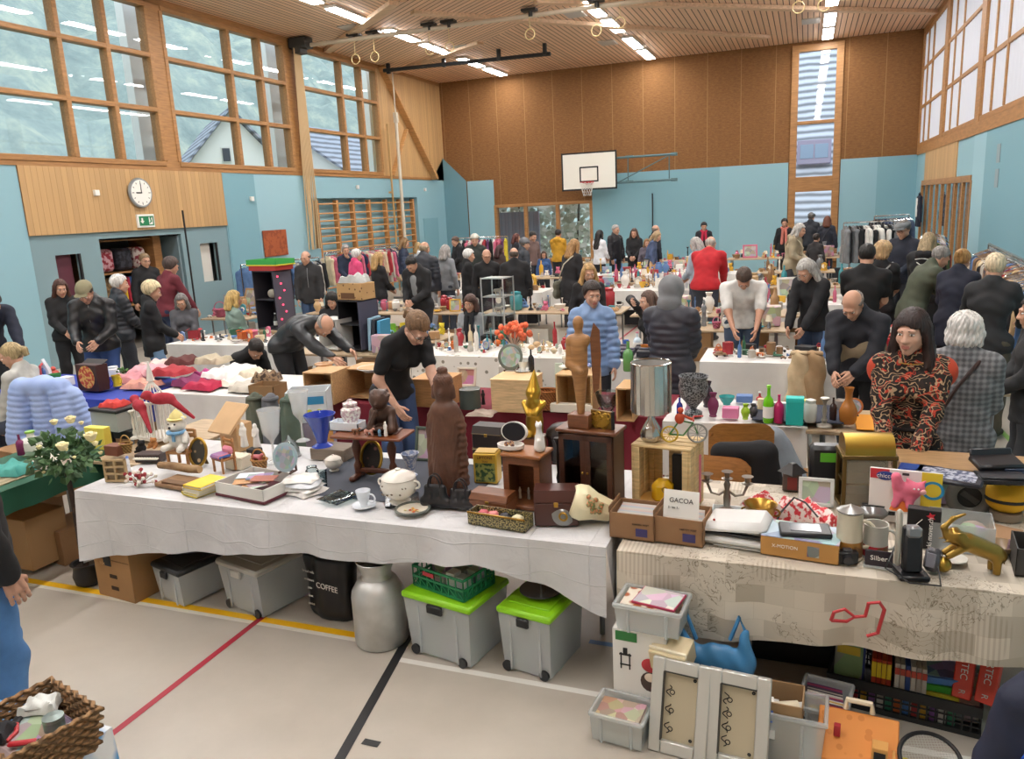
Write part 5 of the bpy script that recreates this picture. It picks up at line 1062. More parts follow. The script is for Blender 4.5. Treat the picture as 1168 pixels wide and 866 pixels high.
for i,(c,h,nm)in enumerate((('#e6d13a',.022,'lowest'),('#ded6bb',.03,'middle'),('#e9c52f',.02,'topmost'))):
 g=GEN['book'](.15,h,c,d=.2)[2];p=P0(219+i*3,567,dy=.1-.01*i);p. z=z;mk('book','%s of three books stacked left of the card tray'%{'lowest':'yellow bottom book','middle':'cream middle book','topmost':'yellow patterned top book'}[nm],'book',p,-.25+.05*i,g,'stack of three books');z+=h+.001
p=P0(277,571,dy=.15);r=mk('card_tray','white tray with maroon base full of loose postcards','tray',p,-.16,GEN['tray'](.4,.085,'#dcdad2',d=.3,base='#5d2430')[2]);rr=random. Random(3)
for i in range(9):
 c=rr. choice(['#e8e4da','#b98a58','#4f6a92','#d8cfc0','#cfd8de','#a05a44']);q=p+Vector((rr. uniform(-.09,.09),rr. uniform(-.06,.06),.066+.003*i));tag(obj('postcard',MB(). box((0,0,0),(.15,.1,.002),0),mat(c,.5,0,'multi')if i%2 else mat(c,.5),loc=q,rot=rr. uniform(-.6,.6)),'loose postcard in the maroon based tray','postcard','postcards in the white tray')
GOB=mat('#f2f4f4',.12,0,'plastic',sc=.34)
place('box',287,527,Z0,15,14,'#1d1b1e','black pedestal block under the white porcelain couple',dy=.8)
pz=P0(287,527,dy=.05)
for dx,l in((-7,'left'),(7,'right')):o=place('figurine',287+dx,515,Z0,15,29,'#e9e6e0','white porcelain figure, %s one of the couple on the block'%l,y=pz. y+.03,dy=0);o. location. z=Z0+.001+14*U(287,527)if False else Z0+.076
place('box',269,535,Z0,24,15,'#d8d0ba','cream ceramic box left of the porcelain couple',d=18,lid='#e3dcc8')
place('goblet',301,534,Z0,27,64,'#e8eeee','tall ribbed crystal goblet behind the pink basket',m=GOB,dy=1.2)
place('goblet',327,512,Z0,24,60,'#e8eeee','second crystal goblet in front of the blue printed carton',m=GOB,dy=2.2)
place('basket',294,538,Z0,20,13,'#b07e48','small wicker basket holding a pink piggy',dy=.4)
place('animal',294,531,Z0,19,12,'#d87f86','pink piggy lying in the small wicker basket',y=P0(294,538). y+.04,dy=0). location. z=Z0+.045
p=P0(321,525,dy=.1);u=U(321,525);mk('glass_dome','glass dome on a plate behind the display plate','glass dome',p,0,[('dome',MB(). lathe([(11*u,0),(11*u,8*u),(8*u,16*u),(3*u,20*u),(2*u,23*u),(.1*u,25*u)],20),CRYST),('dish',MB(). lathe([(12*u,-.0),(13*u,.006)],20),mat('#d8dadb',.3))])
z=Z0
for i,(w,c)in enumerate(((.26,'#e4e2de'),(.24,'#eceae6'),(.23,'#dfe3ea'),(.2,'#f0eeea'))):
 p=P0(331,568,dy=.12);p. z=z;mk('linen_napkin','%s white linen under the display plate'%('lowest folded','second folded','third folded','topmost folded')[i],'linen',p,.15*i-.2,GEN['cloth'](w,.03,c,d=w*.75,seed=i)[2],'stack of white linen');z+=.024
place('plateup',329,550,Z0+.1,34,34,'#9fb4bd','decorative plate with figure scene on a dark stand',c2='#6b7f92',y=P0(331,568). y+.13,dy=0). location. z=z+.002
place('jar',353,552,Z0,15,19,'#e8eeee','crystal lidded jar right of the display plate',m=CRYST,dy=.8);place('tumbler',368,556,Z0,11,19,'#e8eeee','small crystal glass below the sugar pot',m=CRYST)
place('teapot',375,541,Z0,24,20,'#e8e2d8','white sugar pot with red rim',dy=.8)
place('box',367,530,Z0,46,14,'#6f6459','grey wooden block under the blue glass vase',d=30,m=mat('#7a6c5e',.6,0,'woodx'),dy=.9)
place('flare',369,519,Z0,36,38,'#1c3f9c','cobalt blue fluted glass vase',m=mat('#2140a8',.08,0,spec=.8),y=P0(367,530). y+.14,dy=0). location. z=Z0+.078
mk('cork_board','small tan board standing upright behind the blue vase','board',P0(346,521,dy=.3),.1,[('panel',MB(). box((0,0,.09),(.1,.012,.18),.004),mat('#bf8c4a',.7)),('foot',MB(). box((0,0,.005),(.1,.06,.01),.002),mat('#9a6c38',.7))])
p=P0(378,577,dy=.08);b=MB(). lathe([(.06,0),(.13,.02),(.125,.022),(.05,.004)],4,M=Matrix. Rotation(.5,4,'Z'));mk('glass_tray','shallow ribbed glass tray left of the blue cup','glass dish',p,0,[('dish',b,CRYST),('rib',MB(). ring((0,0,.02),.1,.003,n=4),CRYST)])
p=P0(420,552,dy=.1);u=U(420,552);H_=.285;t=thing('side_table','small dark turned wood trestle table carrying the child bust','small table',p,.06)
obj('tabletop',MB(). box((0,0,H_),(.47,.22,.018),.005),mat('#7d4526',.35,0,'woodx',sc=3),t)
for s in(-1,1):
 b=MB(). lathe([(.02,0),(.026,.05),(.014,.08),(.026,.14),(.03,.17),(.016,.21),(.022,H_-.012)],14,(s*.12,0,.03));b. v=[(x,y,min(z_,H_-.01))for x,y,z_ in b. v];obj('leg',b,mat('#5a3220',.4),t);obj('foot',MB(). box((s*.12,0,.016),(.04,.2,.032),.01),mat('#5a3220',.4),t)
obj('stretcher',MB(). box((0,0,.05),(.24,.025,.03),.006),mat('#5a3220',.4),t)
zt=p. z+H_+.0105;T1=p
def ont(kind,px,py,wpx,hpx,c,label,dy=0,**k):
 o=place(kind,px,py,zt,wpx,hpx,c,label,y=T1. y+dy,dy=0,**k);o. location. z=zt;return o
ont('tray',397,489,38,10,'#dfe6ee','white porcelain boat dish on the little trestle table',.03,d=18)
def bust():
 P=[ell((0,.02,.03),(.12,.09,.05)),cone((-.07,.02,.05),(-.05,.0,.17),.05,.055),cone((.07,.02,.05),(.06,.01,.17),.05,.055),ell((0,.02,.15),(.085,.06,.09)),ell((-.01,-.03,.28),(.07,.075,.08)),ell((-.01,-.01,.3),(.085,.085,.075)),cone((-.07,.0,.17),(-.08,-.09,.06),.032),cone((-.08,-.09,.06),(-.02,-.1,.2),.026,.02),cone((.08,.0,.17),(.1,-.09,.05),.032),cone((.1,-.09,.05),(-.04,-.1,.06),.026,.02),cone((-.01,-.1,.275),(-.01,-.11,.265),.012)]
 P+=[ell((.062*math. cos(a)-.01,.07*math. sin(a)*.9,.315+.03*math. sin(3*a)),(.021,.021,.021))for a in[i*.7 for i in range(9)]if math. sin(a)>-.75]
 V,Q=blob(P,.0065,.018,lambda F,X,Y,Z:np. maximum(F+np. where((Z>.26)&((Y>-.05)|(Z>.34)),.006*np. sin(95*X+20*Y)*np. sin(85*Z+30*X),0),.002-Z));return npmesh([(V*.66*1.1,Q,0)],[mat('#3d2a22',.4,.25,'noise','#5a4034',4)])
p=Vector((at(436,484,zt). x,T1. y+.05,zt));p=ay(437,487,T1. y+.02);p. z=zt;mk('child_bust','dark bronze bust of a child leaning on folded arms','sculpture',p,.2,[('bust',bust(),None),('plinth',MB(). box((0,.01,-.002+.004),(.2,.14,.008),.002),WOODD)])
ont('ginger',401,482,23,33,'#e3e0da','white flowered ginger jar behind the boat dish',.075,m=mat('#e6e3dd',.25,0,'speck','#c4a8ae',6));ont('animal',421,494,15,10,'#d49a8a','tiny pink pig figurine on the trestle table',-.07);ont('animal',406,494,13,9,'#7a5238','tiny brown hedgehog figurine on the trestle table',-.07);ont('figurine',433,494,7,9,'#6f9ab8','tiny blue snowman figurine on the trestle table',-.07);ont('figurine',440,494,8,18,'#ecebe6','white dog figurine at the right of the trestle table',-.06)
oval('oval_picture','oval gold frame with dark flower picture under the trestle table',424,543,30,42,mat('#1e1a18',.35,0,'flowers','#8a5a58',3),dy=.015)
place('cup',413,581,Z0,28,22,'#dfe4ea','blue and white cup with saucer at the cloth edge');
mk('black_tile','glossy black tile under the white tureen','tile',P0(450,578,dy=.09),.5,[('tile',MB(). box((0,0,.005),(.19,.19,.01),.002),mat('#121316',.12))])
place('teapot',453,576,Z0+.011,52,42,'#e9e4da','big white lidded tureen with painted birds',c2='#7a6a58',dy=.25)
p=P0(466,588,dy=.05);mk('plate','small striped oval plate holding coloured pins','plate',p,0,GEN['plate'](.19,.018,'#e6dfd0',rim='#5a5f58')[2]);rr=random. Random(8)
for i in range(12):tag(obj('pin_badge',MB(). ball((0,0,0),(.009,.009,.004),8,5),mat(rr. choice(['#d8a030','#c85a40','#3a3f50','#e6d6a0','#b87a50']),.4),loc=p+Vector((rr. uniform(-.045,.045),rr. uniform(-.03,.03),.012))),'coloured pin badge on the small striped plate','badge','pin badges on the plate')
place('flare',466,545,Z0,21,27,'#d5dbe2','blue and white patterned beaker vase behind the tureen',m=mat('#dfe3e8',.3,0,'speck','#8a9cc0',5),dy=.6)
place('frame',474,534,Z0,28,40,'#4d5a50','round topped mirror with painted pink reflection behind the tureen',c2='#b9a0a0',dy=1.5)  # opaque patterned face, the mirror's reflection is painted into its colour
def buddha():
 fl=(np. array((0,1.,0)),1.35);P=[cone((0,0,.0),(0,0,.5),.1,.09,fl),cone((-.045,0,.47),(.045,0,.47),.062,.062,fl),cone((0,0,.5),(0,0,.6),.042),ell((0,0,.635),(.056,.056,.072)),ell((0,0,.685),(.054,.054,.05)),ell((0,0,.745),(.03,.03,.022)),cone((0,-.05,.64),(0,-.06,.625),.011)]
 P+=[cone((s*.056,-.005,.655),(s*.058,-.005,.6),.011,.014)for s in(-1,1)]+[cone((s*.092,0,.44),(s*.1,-.01,.1),.024,.02)for s in(-1,1)]
 def post(F,X,Y,Z):
  a=np. arctan2(X,-Y);F=F+np. where(Z>.67,.0035*np. sin(a*20)*np. sin(Z*230),np. where(Z<.5,.003*np. sin(Z*60+9*np. sin(a*3))*np. sin(a*9),0))+np. where((X>.075)&(Z<.48),.0025*np. sin(Z*170),0)
  return np. maximum(F,.001-Z)
 V,Q=blob(P,.0055,.012,post);return npmesh([(V,Q,0)],[mat('#4c2f22',.5,0,'noise','#6a4634',3)])
p=P0(504,578,dy=.12);mk('carved_statue','tall dark carved wooden statue standing above the black bags','sculpture',p,.1,[('figure',buddha(),None),('pedestal',MB(). box((0,0,.015),(.2,.18,.03),.006),WOODD)])
for(px,py,w,h,c,l)in((496,581,38,40,'#17161a','black leather handbag in front of the carved statue'),(525,583,36,36,'#1f1c20','shiny black shoulder bag right of the statue foot'),(514,572,28,32,'#4a1f24','wine red handbag between the two black bags')):place('bag',px,py,Z0,w,h,c,l,dy=.2 if py>575 else-.15)
tag(obj('bag_chain',MB(). tube([P0(487,565)+Vector((.02*math. sin(i),.0,.04+.16*math. sin(PI*i/8)+.0))+Vector((i*.022,0,0))for i in range(9)],.004,5),CHROME),'silver chain strap arching over the black bags','chain')
p=P0(552,533,dy=.14);u=U(552,533);mk('lacquer_box','black lacquer box under the dark painted chest','box',p,0,[('body',MB(). box((0,0,.045),(.2,.16,.09),.005),mat('#19171a',.3)),('gold_trim',MB(). box((0,0,.09),(.205,.165,.006),.002),mat('#6a5838',.5))])
p2=p. copy();p2. z+=.095;mk('painted_chest','dark painted chest stacked on the black lacquer box','chest',p2,-.05,GEN['chest'](.2,.15,'#2a2220',d=.15,trim='#6a5838')[2])
p=P0(552,553,dy=.07);u=U(552,553);w,h=28*u,37*u;r=mk('tea_tin','old yellow and green tea tin with lettering','tin',p,.12,[('tin',MB(). box((0,0,h*.48),(w,w*.75,h*.96),.006),mat('#c9a53c',.35,.3)),('green_panel',MB(). box((0,-w*.376,h*.36),(w*.82,.003,h*.6),0),mat('#27452a',.4,0,'speck','#8a8f4a',4)),('lid',MB(). box((0,0,h*.97),(w*.9,w*.66,h*.06),.004),mat('#a8882f',.35,.3))]);lbl(r,'LIPTONS',.024,mat('#5a1e18',.5),(0,-w*.378,h*.83));lbl(r,'TEAS',.016,mat('#5a1e18',.5),(0,-w*.378,h*.71))
place('vase',578,492,Z0+.2,15,17,'#8d9470','small green vase on the dark casket end',y=P0(552,533). y+.2,dy=0). location. z=Z0+.001
GEN['vase'];
def gnome():
 P=[cone((0,0,.04),(0,0,.2),.05,.055),cone((-.03,-.01,.02),(-.03,0,.1),.024),cone((.03,-.01,.02),(.03,0,.1),.024),ell((0,-.01,.27),(.045,.045,.042)),cone((0,0,.29),(.008,.015,.42),.048,.006),cone((-.06,0,.21),(-.02,-.065,.16),.022),cone((.06,0,.21),(.02,-.065,.16),.022),ell((0,-.05,.26),(.012,.015,.012)),ell((0,-.04,.225),(.035,.025,.03)),cone((-.03,-.03,.02),(-.03,-.05,.015),.022),cone((.03,-.03,.02),(.03,-.05,.015),.022)]
 V,Q=blob(P,.006,.015,lambda F,X,Y,Z:np. maximum(F,-Z));return npmesh([(V,Q,0)],[mat('#c39b3c',.28,.9)])
bz=P0(592,545,dy=.33);mk('pedestal_box','plain wooden stand behind the display cabinet under the gold gnome','box',bz,0,[('stand',MB(). box((0,0,.08),(.12,.12,.16),.004),WOODM),('top_edge',MB(). box((0,0,.164),(.13,.13,.008),.002),WOODD)]);q=ay(593,493,bz. y);mk('gold_gnome','golden gnome figure with a pointed cap','sculpture',Vector((bz. x,bz. y,bz. z+.17)),.1,[('gnome',gnome(),None),('base',MB(). cyl((0,0,0),(0,0,.006),.05,n=16),GOLD)])
p=P0(611,545,dy=.37);p. x+=.1;b=MB()
for i,(r_,z_)in enumerate(((.11,.0),(.115,.04),(.105,.05),(.105,.1),(.115,.11),(.115,.15),(.1,.16),(.085,.2),(.06,.215))):pass
mk('casket','octagonal black casket right of the gold gnome','casket',p,.2,[('body',MB(). lathe([(.13,0),(.14,.01),(.13,.03),(.13,.13),(.14,.15),(.14,.165)],8,sy=.75),mat('#231d1e',.4)),('lid',MB(). lathe([(.142,.167),(.135,.2),(.1,.235),(.05,.245)],8,sy=.75),mat('#2d2526',.35)),('foot_block',MB(). box((0,0,-.0),(.2,.14,.02),.004),mat('#19171a',.4))])
def cabinet(label,px,py,wpx,hpx,dpx,m,top,rz,doors=False,name='display_cabinet'):
 u=U(px,py);w,h,d=wpx*u,hpx*u,dpx*u;t=.014;r=thing(name,label,'cabinet',P0(px,py,dy=d*.5),rz);b=MB()
 b. b0(-w/2,-w/2+t,-d/2,d/2,.02,h-.02,.001);b. b0(w/2-t,w/2,-d/2,d/2,.02,h-.02,.001);b. b0(-w/2,w/2,-d/2,d/2,.0,.03,.001);b. b0(-w/2,w/2,-d/2,d/2,h-.03,h-.02,.001);b. b0(-w/2,w/2,d/2-.006,d/2,0,h-.02)
 b. b0(-w/2,-w/2+.035,-d/2-.002,-d/2+.012,.02,h-.02,.001);b. b0(w/2-.035,w/2,-d/2-.002,-d/2+.012,.02,h-.02,.001);b. b0(-w/2,w/2,-d/2-.002,-d/2+.012,h-.06,h-.02,.001);obj('carcass',b,m,r)
 obj('top',MB(). box((0,0,h-.01),(w*1.1,d*1.14,.02),.005),top,r);obj('base_moulding',MB(). box((0,0,.012),(w*1.06,d*1.1,.024),.006),m,r)
 if doors:
  obj('shelf',MB(). b0(-w/2+t,w/2-t,-d/2+.02,d/2-.008,h*.5,h*.5+.01),m,r)
  for s in(-1,1):
   f=MB();x0,x1=(0,w/2-.006)if s>0 else(-w/2+.006,0);st=.028
   f. b0(x0,x0+st,-d/2-.016,-d/2-.003,.03,h-.025,.001);f. b0(x1-st,x1,-d/2-.016,-d/2-.003,.03,h-.025,.001);f. b0(x0,x1,-d/2-.016,-d/2-.003,.03,.03+st,.001);f. b0(x0,x1,-d/2-.016,-d/2-.003,h-.025-st,h-.025,.001);q=obj('door',f,m,r)
   obj('glass_pane',MB(). add([(x0+st,-d/2-.008,.03+st),(x1-st,-d/2-.008,.03+st),(x1-st,-d/2-.008,h-.05),(x0+st,-d/2-.008,h-.05)],[(0,1,2,3)]),mat('#c9cfcd',.03,0,'glass'),q);obj('knob',MB(). ball((s*.014,-d/2-.022,h*.47),.007,8,6),BRASS,q)
 return r,w,h,d
c1,cw_,ch_,cd_=cabinet('small reddish wood display cabinet with open front',598,582,46,66,34,WOODM,mat('#9a6238',.35,0,'woodx',sc=3),-.1);ct=c1. location. copy()
for i,(x,c,l)in enumerate(((-.05,'#b8a890','brass'),(.0,'#8c8478','grey'),(.04,'#3a3230','dark'))):mk('figurine','tiny %s figure inside the small open cabinet'%l,'figurine',ct+Vector((x,.0,.032)),0,GEN['figurine'](.03,.07,c)[2])
z_=ct. z+ch_+.001;q=ay(583,517,ct. y);t=thing('jewellery_box','white oval jewellery box open on the small cabinet','box',(q. x,ct. y,z_),-.1);obj('tray',MB(). lathe([(.055,0),(.075,.01),(.078,.03),(.07,.03),(.06,.012)],24,sy=.72),mat('#e4e2de',.4),t);M=Matrix. Translation((0,.045,.085))@Euler((PI/2-.2,0,0)). to_matrix(). to_4x4();obj('lid',MB(). lathe([(.078,0),(.078,.02),(.06,.035),(1e-4,.04)][::1],24,sy=.72,M=M@Matrix. Scale(-1,4,(0,0,1))),mat('#e4e2de',.4),t);obj('lining',MB(). lathe([(1e-4,.0),(.07,0),(.07,.004)],24,sy=.72,M=M),mat('#17151a',.9),t);obj('trinkets',MB(). ball((-.02,-.01,.03),.014,8,6). ball((.02,-.02,.03),.012,8,6). ball((.0,.01,.03),.015,8,6),mat('#c99a6a',.4,0,'speck','#6a4a48',9),t)
V,Q=blob([cone((0,0,.02),(0,.005,.07),.032,.026),cone((0,.005,.07),(0,-.005,.125),.02,.014),ell((0,-.012,.145),(.018,.02,.016)),cone((-.01,-.008,.155),(-.012,-.006,.17),.005,.002),cone((.01,-.008,.155),(.012,-.006,.17),.005,.002),cone((.0,-.02,.02),(0,-.03,.06),.018,.012)],.004,.012,lambda F,X,Y,Z:np. maximum(F,-Z));q=ay(616,519,ct. y);mk('cat_figurine','slim white porcelain cat on the small cabinet','figurine',(q. x,ct. y,z_),.2,[('cat',npmesh([(V,Q,0)],[mat('#e9e7e2',.25)]),None)])
place('candlestick',634,562,Z0,14,66,'#1f1a1b','tall black turned candlestick left of the dark cabinet',dy=1.5)
c2_,cw2,ch2,cd2=cabinet('dark brown glazed cabinet with two doors carrying the angel',672,580,66,92,34,WOODD,mat('#6a4028',.3,0,'woodx',sc=3),-.12,True,'glazed_cabinet');ct=c2_. location. copy();z_=ct. z+ch2+.001
def angel():
 P=[cone((0,0,.06),(0,0,.3),.018,.04),cone((0,0,.3),(0,0,.44),.04,.045),cone((-.035,0,.47),(.035,0,.47),.03),cone((0,0,.47),(0,0,.53),.018),ell((0,-.004,.56),(.028,.03,.037)),cone((-.055,0,.46),(-.05,-.02,.34),.02),cone((-.05,-.02,.34),(.03,-.05,.31),.018,.012)]
 V,Q=blob(P,.006,.02);return npmesh([(V,Q,0)],[mat('#a8794a',.45,0,'wood',sc=2)])
q=ay(664,494,ct. y);r=mk('angel_sculpture','slender wooden angel on a block atop the dark cabinet','sculpture',(q. x,ct. y-.01,z_),-.15,[('block',MB(). box((0,0,.037),(.12,.09,.074),.003),WOODM),('rod',MB(). cyl((0,0,.07),(0,0,.13),.005,n=8),BLACK),('figure',angel(),None),('wing',MB(). prism([(0,-.2),(.03,-.17),(.045,0),(.04,.14),(.01,.18),(-.01,.1)],.014,Matrix. Translation((.065,.02,.38))@Euler((PI/2,0,.5)). to_matrix(). to_4x4()),mat('#7d4d2c',.45,0,'wood',sc=2))])
q=ay(688,500,ct. y);b=MB();rr=random. Random(6)
for i in range(34):b. ring((rr. uniform(-.05,.05),-.012,rr. uniform(.015,.08)),rr. uniform(.008,.016),.004,'Y',10,5)
mk('gilt_relief','gilded openwork panel beside the angel block','ornament',(q. x,ct. y-.02,z_),-.35,[('openwork',b,GOLD),('panel',MB(). box((0,0,.048),(.13,.018,.096),.002),mat('#7a5a24',.4,.5)),('edge',MB(). box((.068,.002,.048),(.01,.024,.098),.002),BLACK)])
place('chest',560,585,Z0,48,23,'#6a4028','flat brown wooden box with brass handle behind the shell box',d=30,m=WOODM,rz=-6)
p=P0(567,603,dy=.05);r=mk('inlaid_box','long narrow box with mother of pearl pattern holding trinkets','box',p,-.12,[('box',obox(.33,.1,.07),mat('#2c2a22',.35,0,'speck','#a89a68',12)),('rim',MB(). box((0,-.052,.066),(.335,.006,.01),.002),BRASS)])
for i,(x,c,l)in enumerate(((-.1,'#c8606a','pink'),(-.04,'#cf7a78','salmon'),(.03,'#26242a','black'),(.1,'#d8cfae','cream'))):tag(obj('trinket',MB(). box((0,0,.03),(.055,.06,.05),.012),mat(c,.5),loc=p+Vector((x,-x*.12,.008)),rot=.4*i),'%s trinket box lying inside the long inlaid box'%l,'trinket')
place('chest',633,598,Z0,50,42,'#4a241e','dark red leather chest with brass clasp in front of the cabinet',d=34,m=mat('#4d2820',.35,0,'noise'),rz=14)
u=U(668,603);t=thing('glass_lamp_shade','cream glass lamp with painted roses lying on its side','lamp',P0(668,600,dy=.06)+Vector((.03,0,.085)),.35);M=Euler((0,-PI/2+.35,0)). to_matrix(). to_4x4();b=MB(). lathe([(.05,-.1),(.06,-.08),(.075,0),(.1,.06),(.095,.1),(.08,.12)][::1],8,M=M);obj('shade',b,mat('#e6dcb6',.35),t);f=MB();rr=random. Random(11)
for i in range(16):a=-PI/2+rr. uniform(-.5,.5);f. ball(tuple(M@Vector((.084*math. cos(a+.4),.084*math. sin(a),rr. uniform(-.02,.06)))),.013,7,5)
obj('painted_roses',f,mat('#d08a60',.5,0,'speck','#7a8a58',9),t);obj('metal_collar',MB(). lathe([(.03,-.15),(.05,-.14),(.055,-.1)],18,M=M),STEEL,t)
P_=P0(641,602,dy=.03);mk('metal_lamp_disc','round grey metal lamp fitting in front of the cream lamp','lamp part',P_+Vector((0,0,.06)),0,[('disc',MB(). lathe([(.055,0),(.06,.01),(.02,.03)],22,M=Euler((1.2,0,.4)). to_matrix(). to_4x4()),mat('#8d8d8b',.3,.8)),('wheel_knob',MB(). ring((.01,-.035,0),.02,.006,'Y',12,6),BRASS)])
# ---------------------------------------------------------------- front stall, right part
NEWS=None
def newscloth():
 m=bpy. data. materials. new('printed cloth');t,b=nt(m);L=t. links. new;v=co(t,1,1,1)
 vo=N(t,'ShaderNodeTexBrick',Scale=5.0);vo. offset=.37;vo. inputs['Color1']. default_value=lin('#d6cdbd');vo. inputs['Color2']. default_value=lin('#aba190');vo. inputs['Mortar']. default_value=lin('#b3a893');vo. inputs['Mortar Size']. default_value=.002;vo. inputs['Brick Width']. default_value=.62;vo. inputs['Row Height']. default_value=.42
 cx=t. nodes. new('ShaderNodeSeparateXYZ');L(v,cx. inputs[0]);cm=t. nodes. new('ShaderNodeCombineXYZ');ad=N(t,'ShaderNodeMath',operation='SUBTRACT');L(cx. outputs[2],ad. inputs[0]);L(cx. outputs[1],ad. inputs[1]);L(cx. outputs[0],cm. inputs[0]);L(ad. outputs[0],cm. inputs[1]);L(cm. outputs[0],vo. inputs['Vector'])
 n=N(t,'ShaderNodeTexNoise',Scale=9.0,Detail=3.0,Distortion=2.6);L(cm. outputs[0],n. inputs['Vector']);r=ramp(t,n. outputs[0],[(.495,(.95,)*3),(.515,(.34,.3,.24)),(.535,(.97,)*3)])
 n2=N(t,'ShaderNodeTexNoise',Scale=3.2,Detail=1.0);L(cm. outputs[0],n2. inputs['Vector']);r2=ramp(t,n2. outputs[0],[(.49,(0,)*3),(.55,(1,)*3)])
 m1=N(t,'ShaderNodeMix',data_type='RGBA',blend_type='MULTIPLY');L(r2. outputs[0],m1. inputs[0]);L(vo. outputs['Color'],m1. inputs[6]);L(r. outputs[0],m1. inputs[7])
 w=N(t,'ShaderNodeTexWave',Scale=16.0,bands_direction='X');L(cm. outputs[0],w. inputs['Vector']);n3=N(t,'ShaderNodeTexNoise',Scale=2.3,Detail=0.0);mp=co(t,1,1,1,0);L(mp,n3. inputs['Vector']);r3=ramp(t,n3. outputs[0],[(.6,(0,)*3),(.62,(.4,)*3)]);r4=ramp(t,w. outputs['Fac'],[(.35,(.55,.5,.44)),(.5,(1,)*3)])
 m2=N(t,'ShaderNodeMix',data_type='RGBA',blend_type='MULTIPLY');L(r3. outputs[0],m2. inputs[0]);L(m1. outputs[2],m2. inputs[6]);L(r4. outputs[0],m2. inputs[7]);L(m2. outputs[2],b. inputs['Base Color']);b. inputs['Roughness']. default_value=.7;return m
table('folding table under the newsprint patterned cloth',-.76,1.68,3.4,4.38)
cover('cream cloth printed with newsprint drawings over the right front stall',-.78,1.7,3.36,4.4,.751-.004,newscloth(),lambda u:float(ip(u,[(0,.5),(.08,.42),(.3,.35),(.55,.32),(1,.29)])),.45,.3,.3,seed=5)
u=U(762,586);w,h,d=70*u,78*u,.26;p=P0(757,586,dy=.14);t=thing('slatted_crate','pale slatted pine crate on end under the silver lamp','crate',p,-.16);MP=mat('#d8bb88',.6,0,'woodx',sc=2);MPv=mat('#d8bb88',.6,0,'wood',sc=2)
for z_ in(.008,h-.008):
 for j in range(4):obj('slat',MB(). box((0,-d/2+.035+j*.063,z_),(w,.052,.014),.003),MP,t)
for s in(-1,1):
 for j in range(3):obj('slat',MB(). box((s*(w/2-.008),-d/2+.045+j*.085,h/2),(.014,.07,h-.03),.003),MPv,t)
 for yy in(-d/2+.015,d/2-.015):obj('corner_post',MB(). box((s*(w/2-.03),yy,h/2),(.03,.02,h-.032),.003),MPv,t)
for j in range(3):obj('slat',MB(). box((-w/3+j*w/3,d/2-.005,h/2),(.07,.01,h-.03),.003),MPv,t)
zc=p. z+h;q=ay(744,506,p. y);t=thing('silver_lamp','silver table lamp with mirrored strip shade on the pine crate','lamp',(q. x,p. y-.02,zc+.001),0);ul=mpp(q)
obj('base',MB(). lathe([(10*ul,0),(12.5*ul,3*ul),(12.8*ul,9*ul),(9*ul,17*ul),(4.5*ul,25*ul),(3.3*ul,34*ul),(4*ul,36*ul)],28),mat('#bdb9b4',.22,.95),t)
b=MB()
for i in range(26):a,c=2*PI*i/26,2*PI*(i+.94)/26;r0=22*ul;f=lambda a_,z_,r_=r0+(.003 if i%2 else 0):(r_*math. cos(a_),r_*math. sin(a_),z_);b. add([f(a,34*ul),f(c,34*ul),f(c,90*ul),f(a,90*ul)],[(0,1,2,3)])
obj('lamp_shade',b,mat('#cfcdc8',.16,.9),t);obj('shade_liner',MB(). lathe([(21.6*ul,34.5*ul),(21.6*ul,89*ul),(21.2*ul,89*ul),(21.2*ul,34.5*ul)],26),mat('#b8b6b2',.5),t);obj('top_ring',MB(). ring((0,0,90*ul),22*ul,.004,n=28),CHROME,t)
q=ay(779,509,p. y-.05);t=thing('tin_bicycle','colourful tin bicycle ornament on the pine crate','ornament',(q. x,p. y-.03,zc+.001),.15)
for x,c,r_ in((-.07,'#c8a830',.045),(.07,'#8a8c88',.052)):
 b=MB(). ring((x,0,r_),r_-.004,.005,'Y',22,6)
 for i in range(6):a=PI*i/6;b. tube([(x-r_*.9*math. cos(a),0,r_-r_*.9*math. sin(a)),(x+r_*.9*math. cos(a),0,r_+r_*.9*math. sin(a))],.0016,4)
 obj('wheel',b,mat(c,.35,.4),t)
obj('frame',MB(). tube([(-.07,0,.045),(0,0,.04),(.05,0,.11),(.07,0,.052)],.005,6). tube([(-.07,0,.045),(-.02,0,.12),(.05,0,.105)],.005,6),mat('#3f7a3a',.35),t);obj('rider',MB(). ball((-.02,0,.13),(.025,.02,.03)). ball((-.015,0,.175),.016). tube([(-.01,0,.15),(.045,0,.125)],.007,6),mat('#c04a2a',.4),t);obj('handlebar',MB(). tube([(.05,-.04,.13),(.05,0,.12),(.05,.04,.13),(.1,.05,.13)],.005,6),mat('#b03028',.4),t)
yb=p. y-.03;ZI=p. z+.017
q=ay(756,578,yb);mk('yellow_jar','translucent yellow jar inside the pine crate','jar',(q. x,yb,ZI),0,[('jar',MB(). box((0,0,.065),(.11,.1,.13),.03),mat('#e0b01c',.25)),('lid_ring',MB(). ring((.02,-.05,.09),.014,.003,'Y',12,5),BRASS)])
q=ay(781,570,yb);mk('folded_case','black and pink patterned case leaning inside the pine crate','case',(q. x,yb+.06,ZI),-.1,[('black_cover',MB(). box((-.045,0,.13),(.06,.03,.25),.006),mat('#17161a',.5)),('pink_cover',MB(). box((.025,0,.13),(.08,.034,.26),.006),mat('#b86a80',.6,0,'speck','#e2ccd2',4)),('trim',MB(). box((.07,0,.13),(.012,.038,.265),.004),mat('#d86a80',.5))])
q=ay(740,580,yb);mk('cutting_board','round wooden board lying inside the pine crate','board',(q. x+.02,yb+.02,ZI),0,[('board',MB(). lathe([(.09,0),(.09,.014)],26),mat('#c99a4c',.5)),('handle',MB(). box((-.0,-.1,.007),(.03,.05,.012),.004),mat('#c99a4c',.5))])
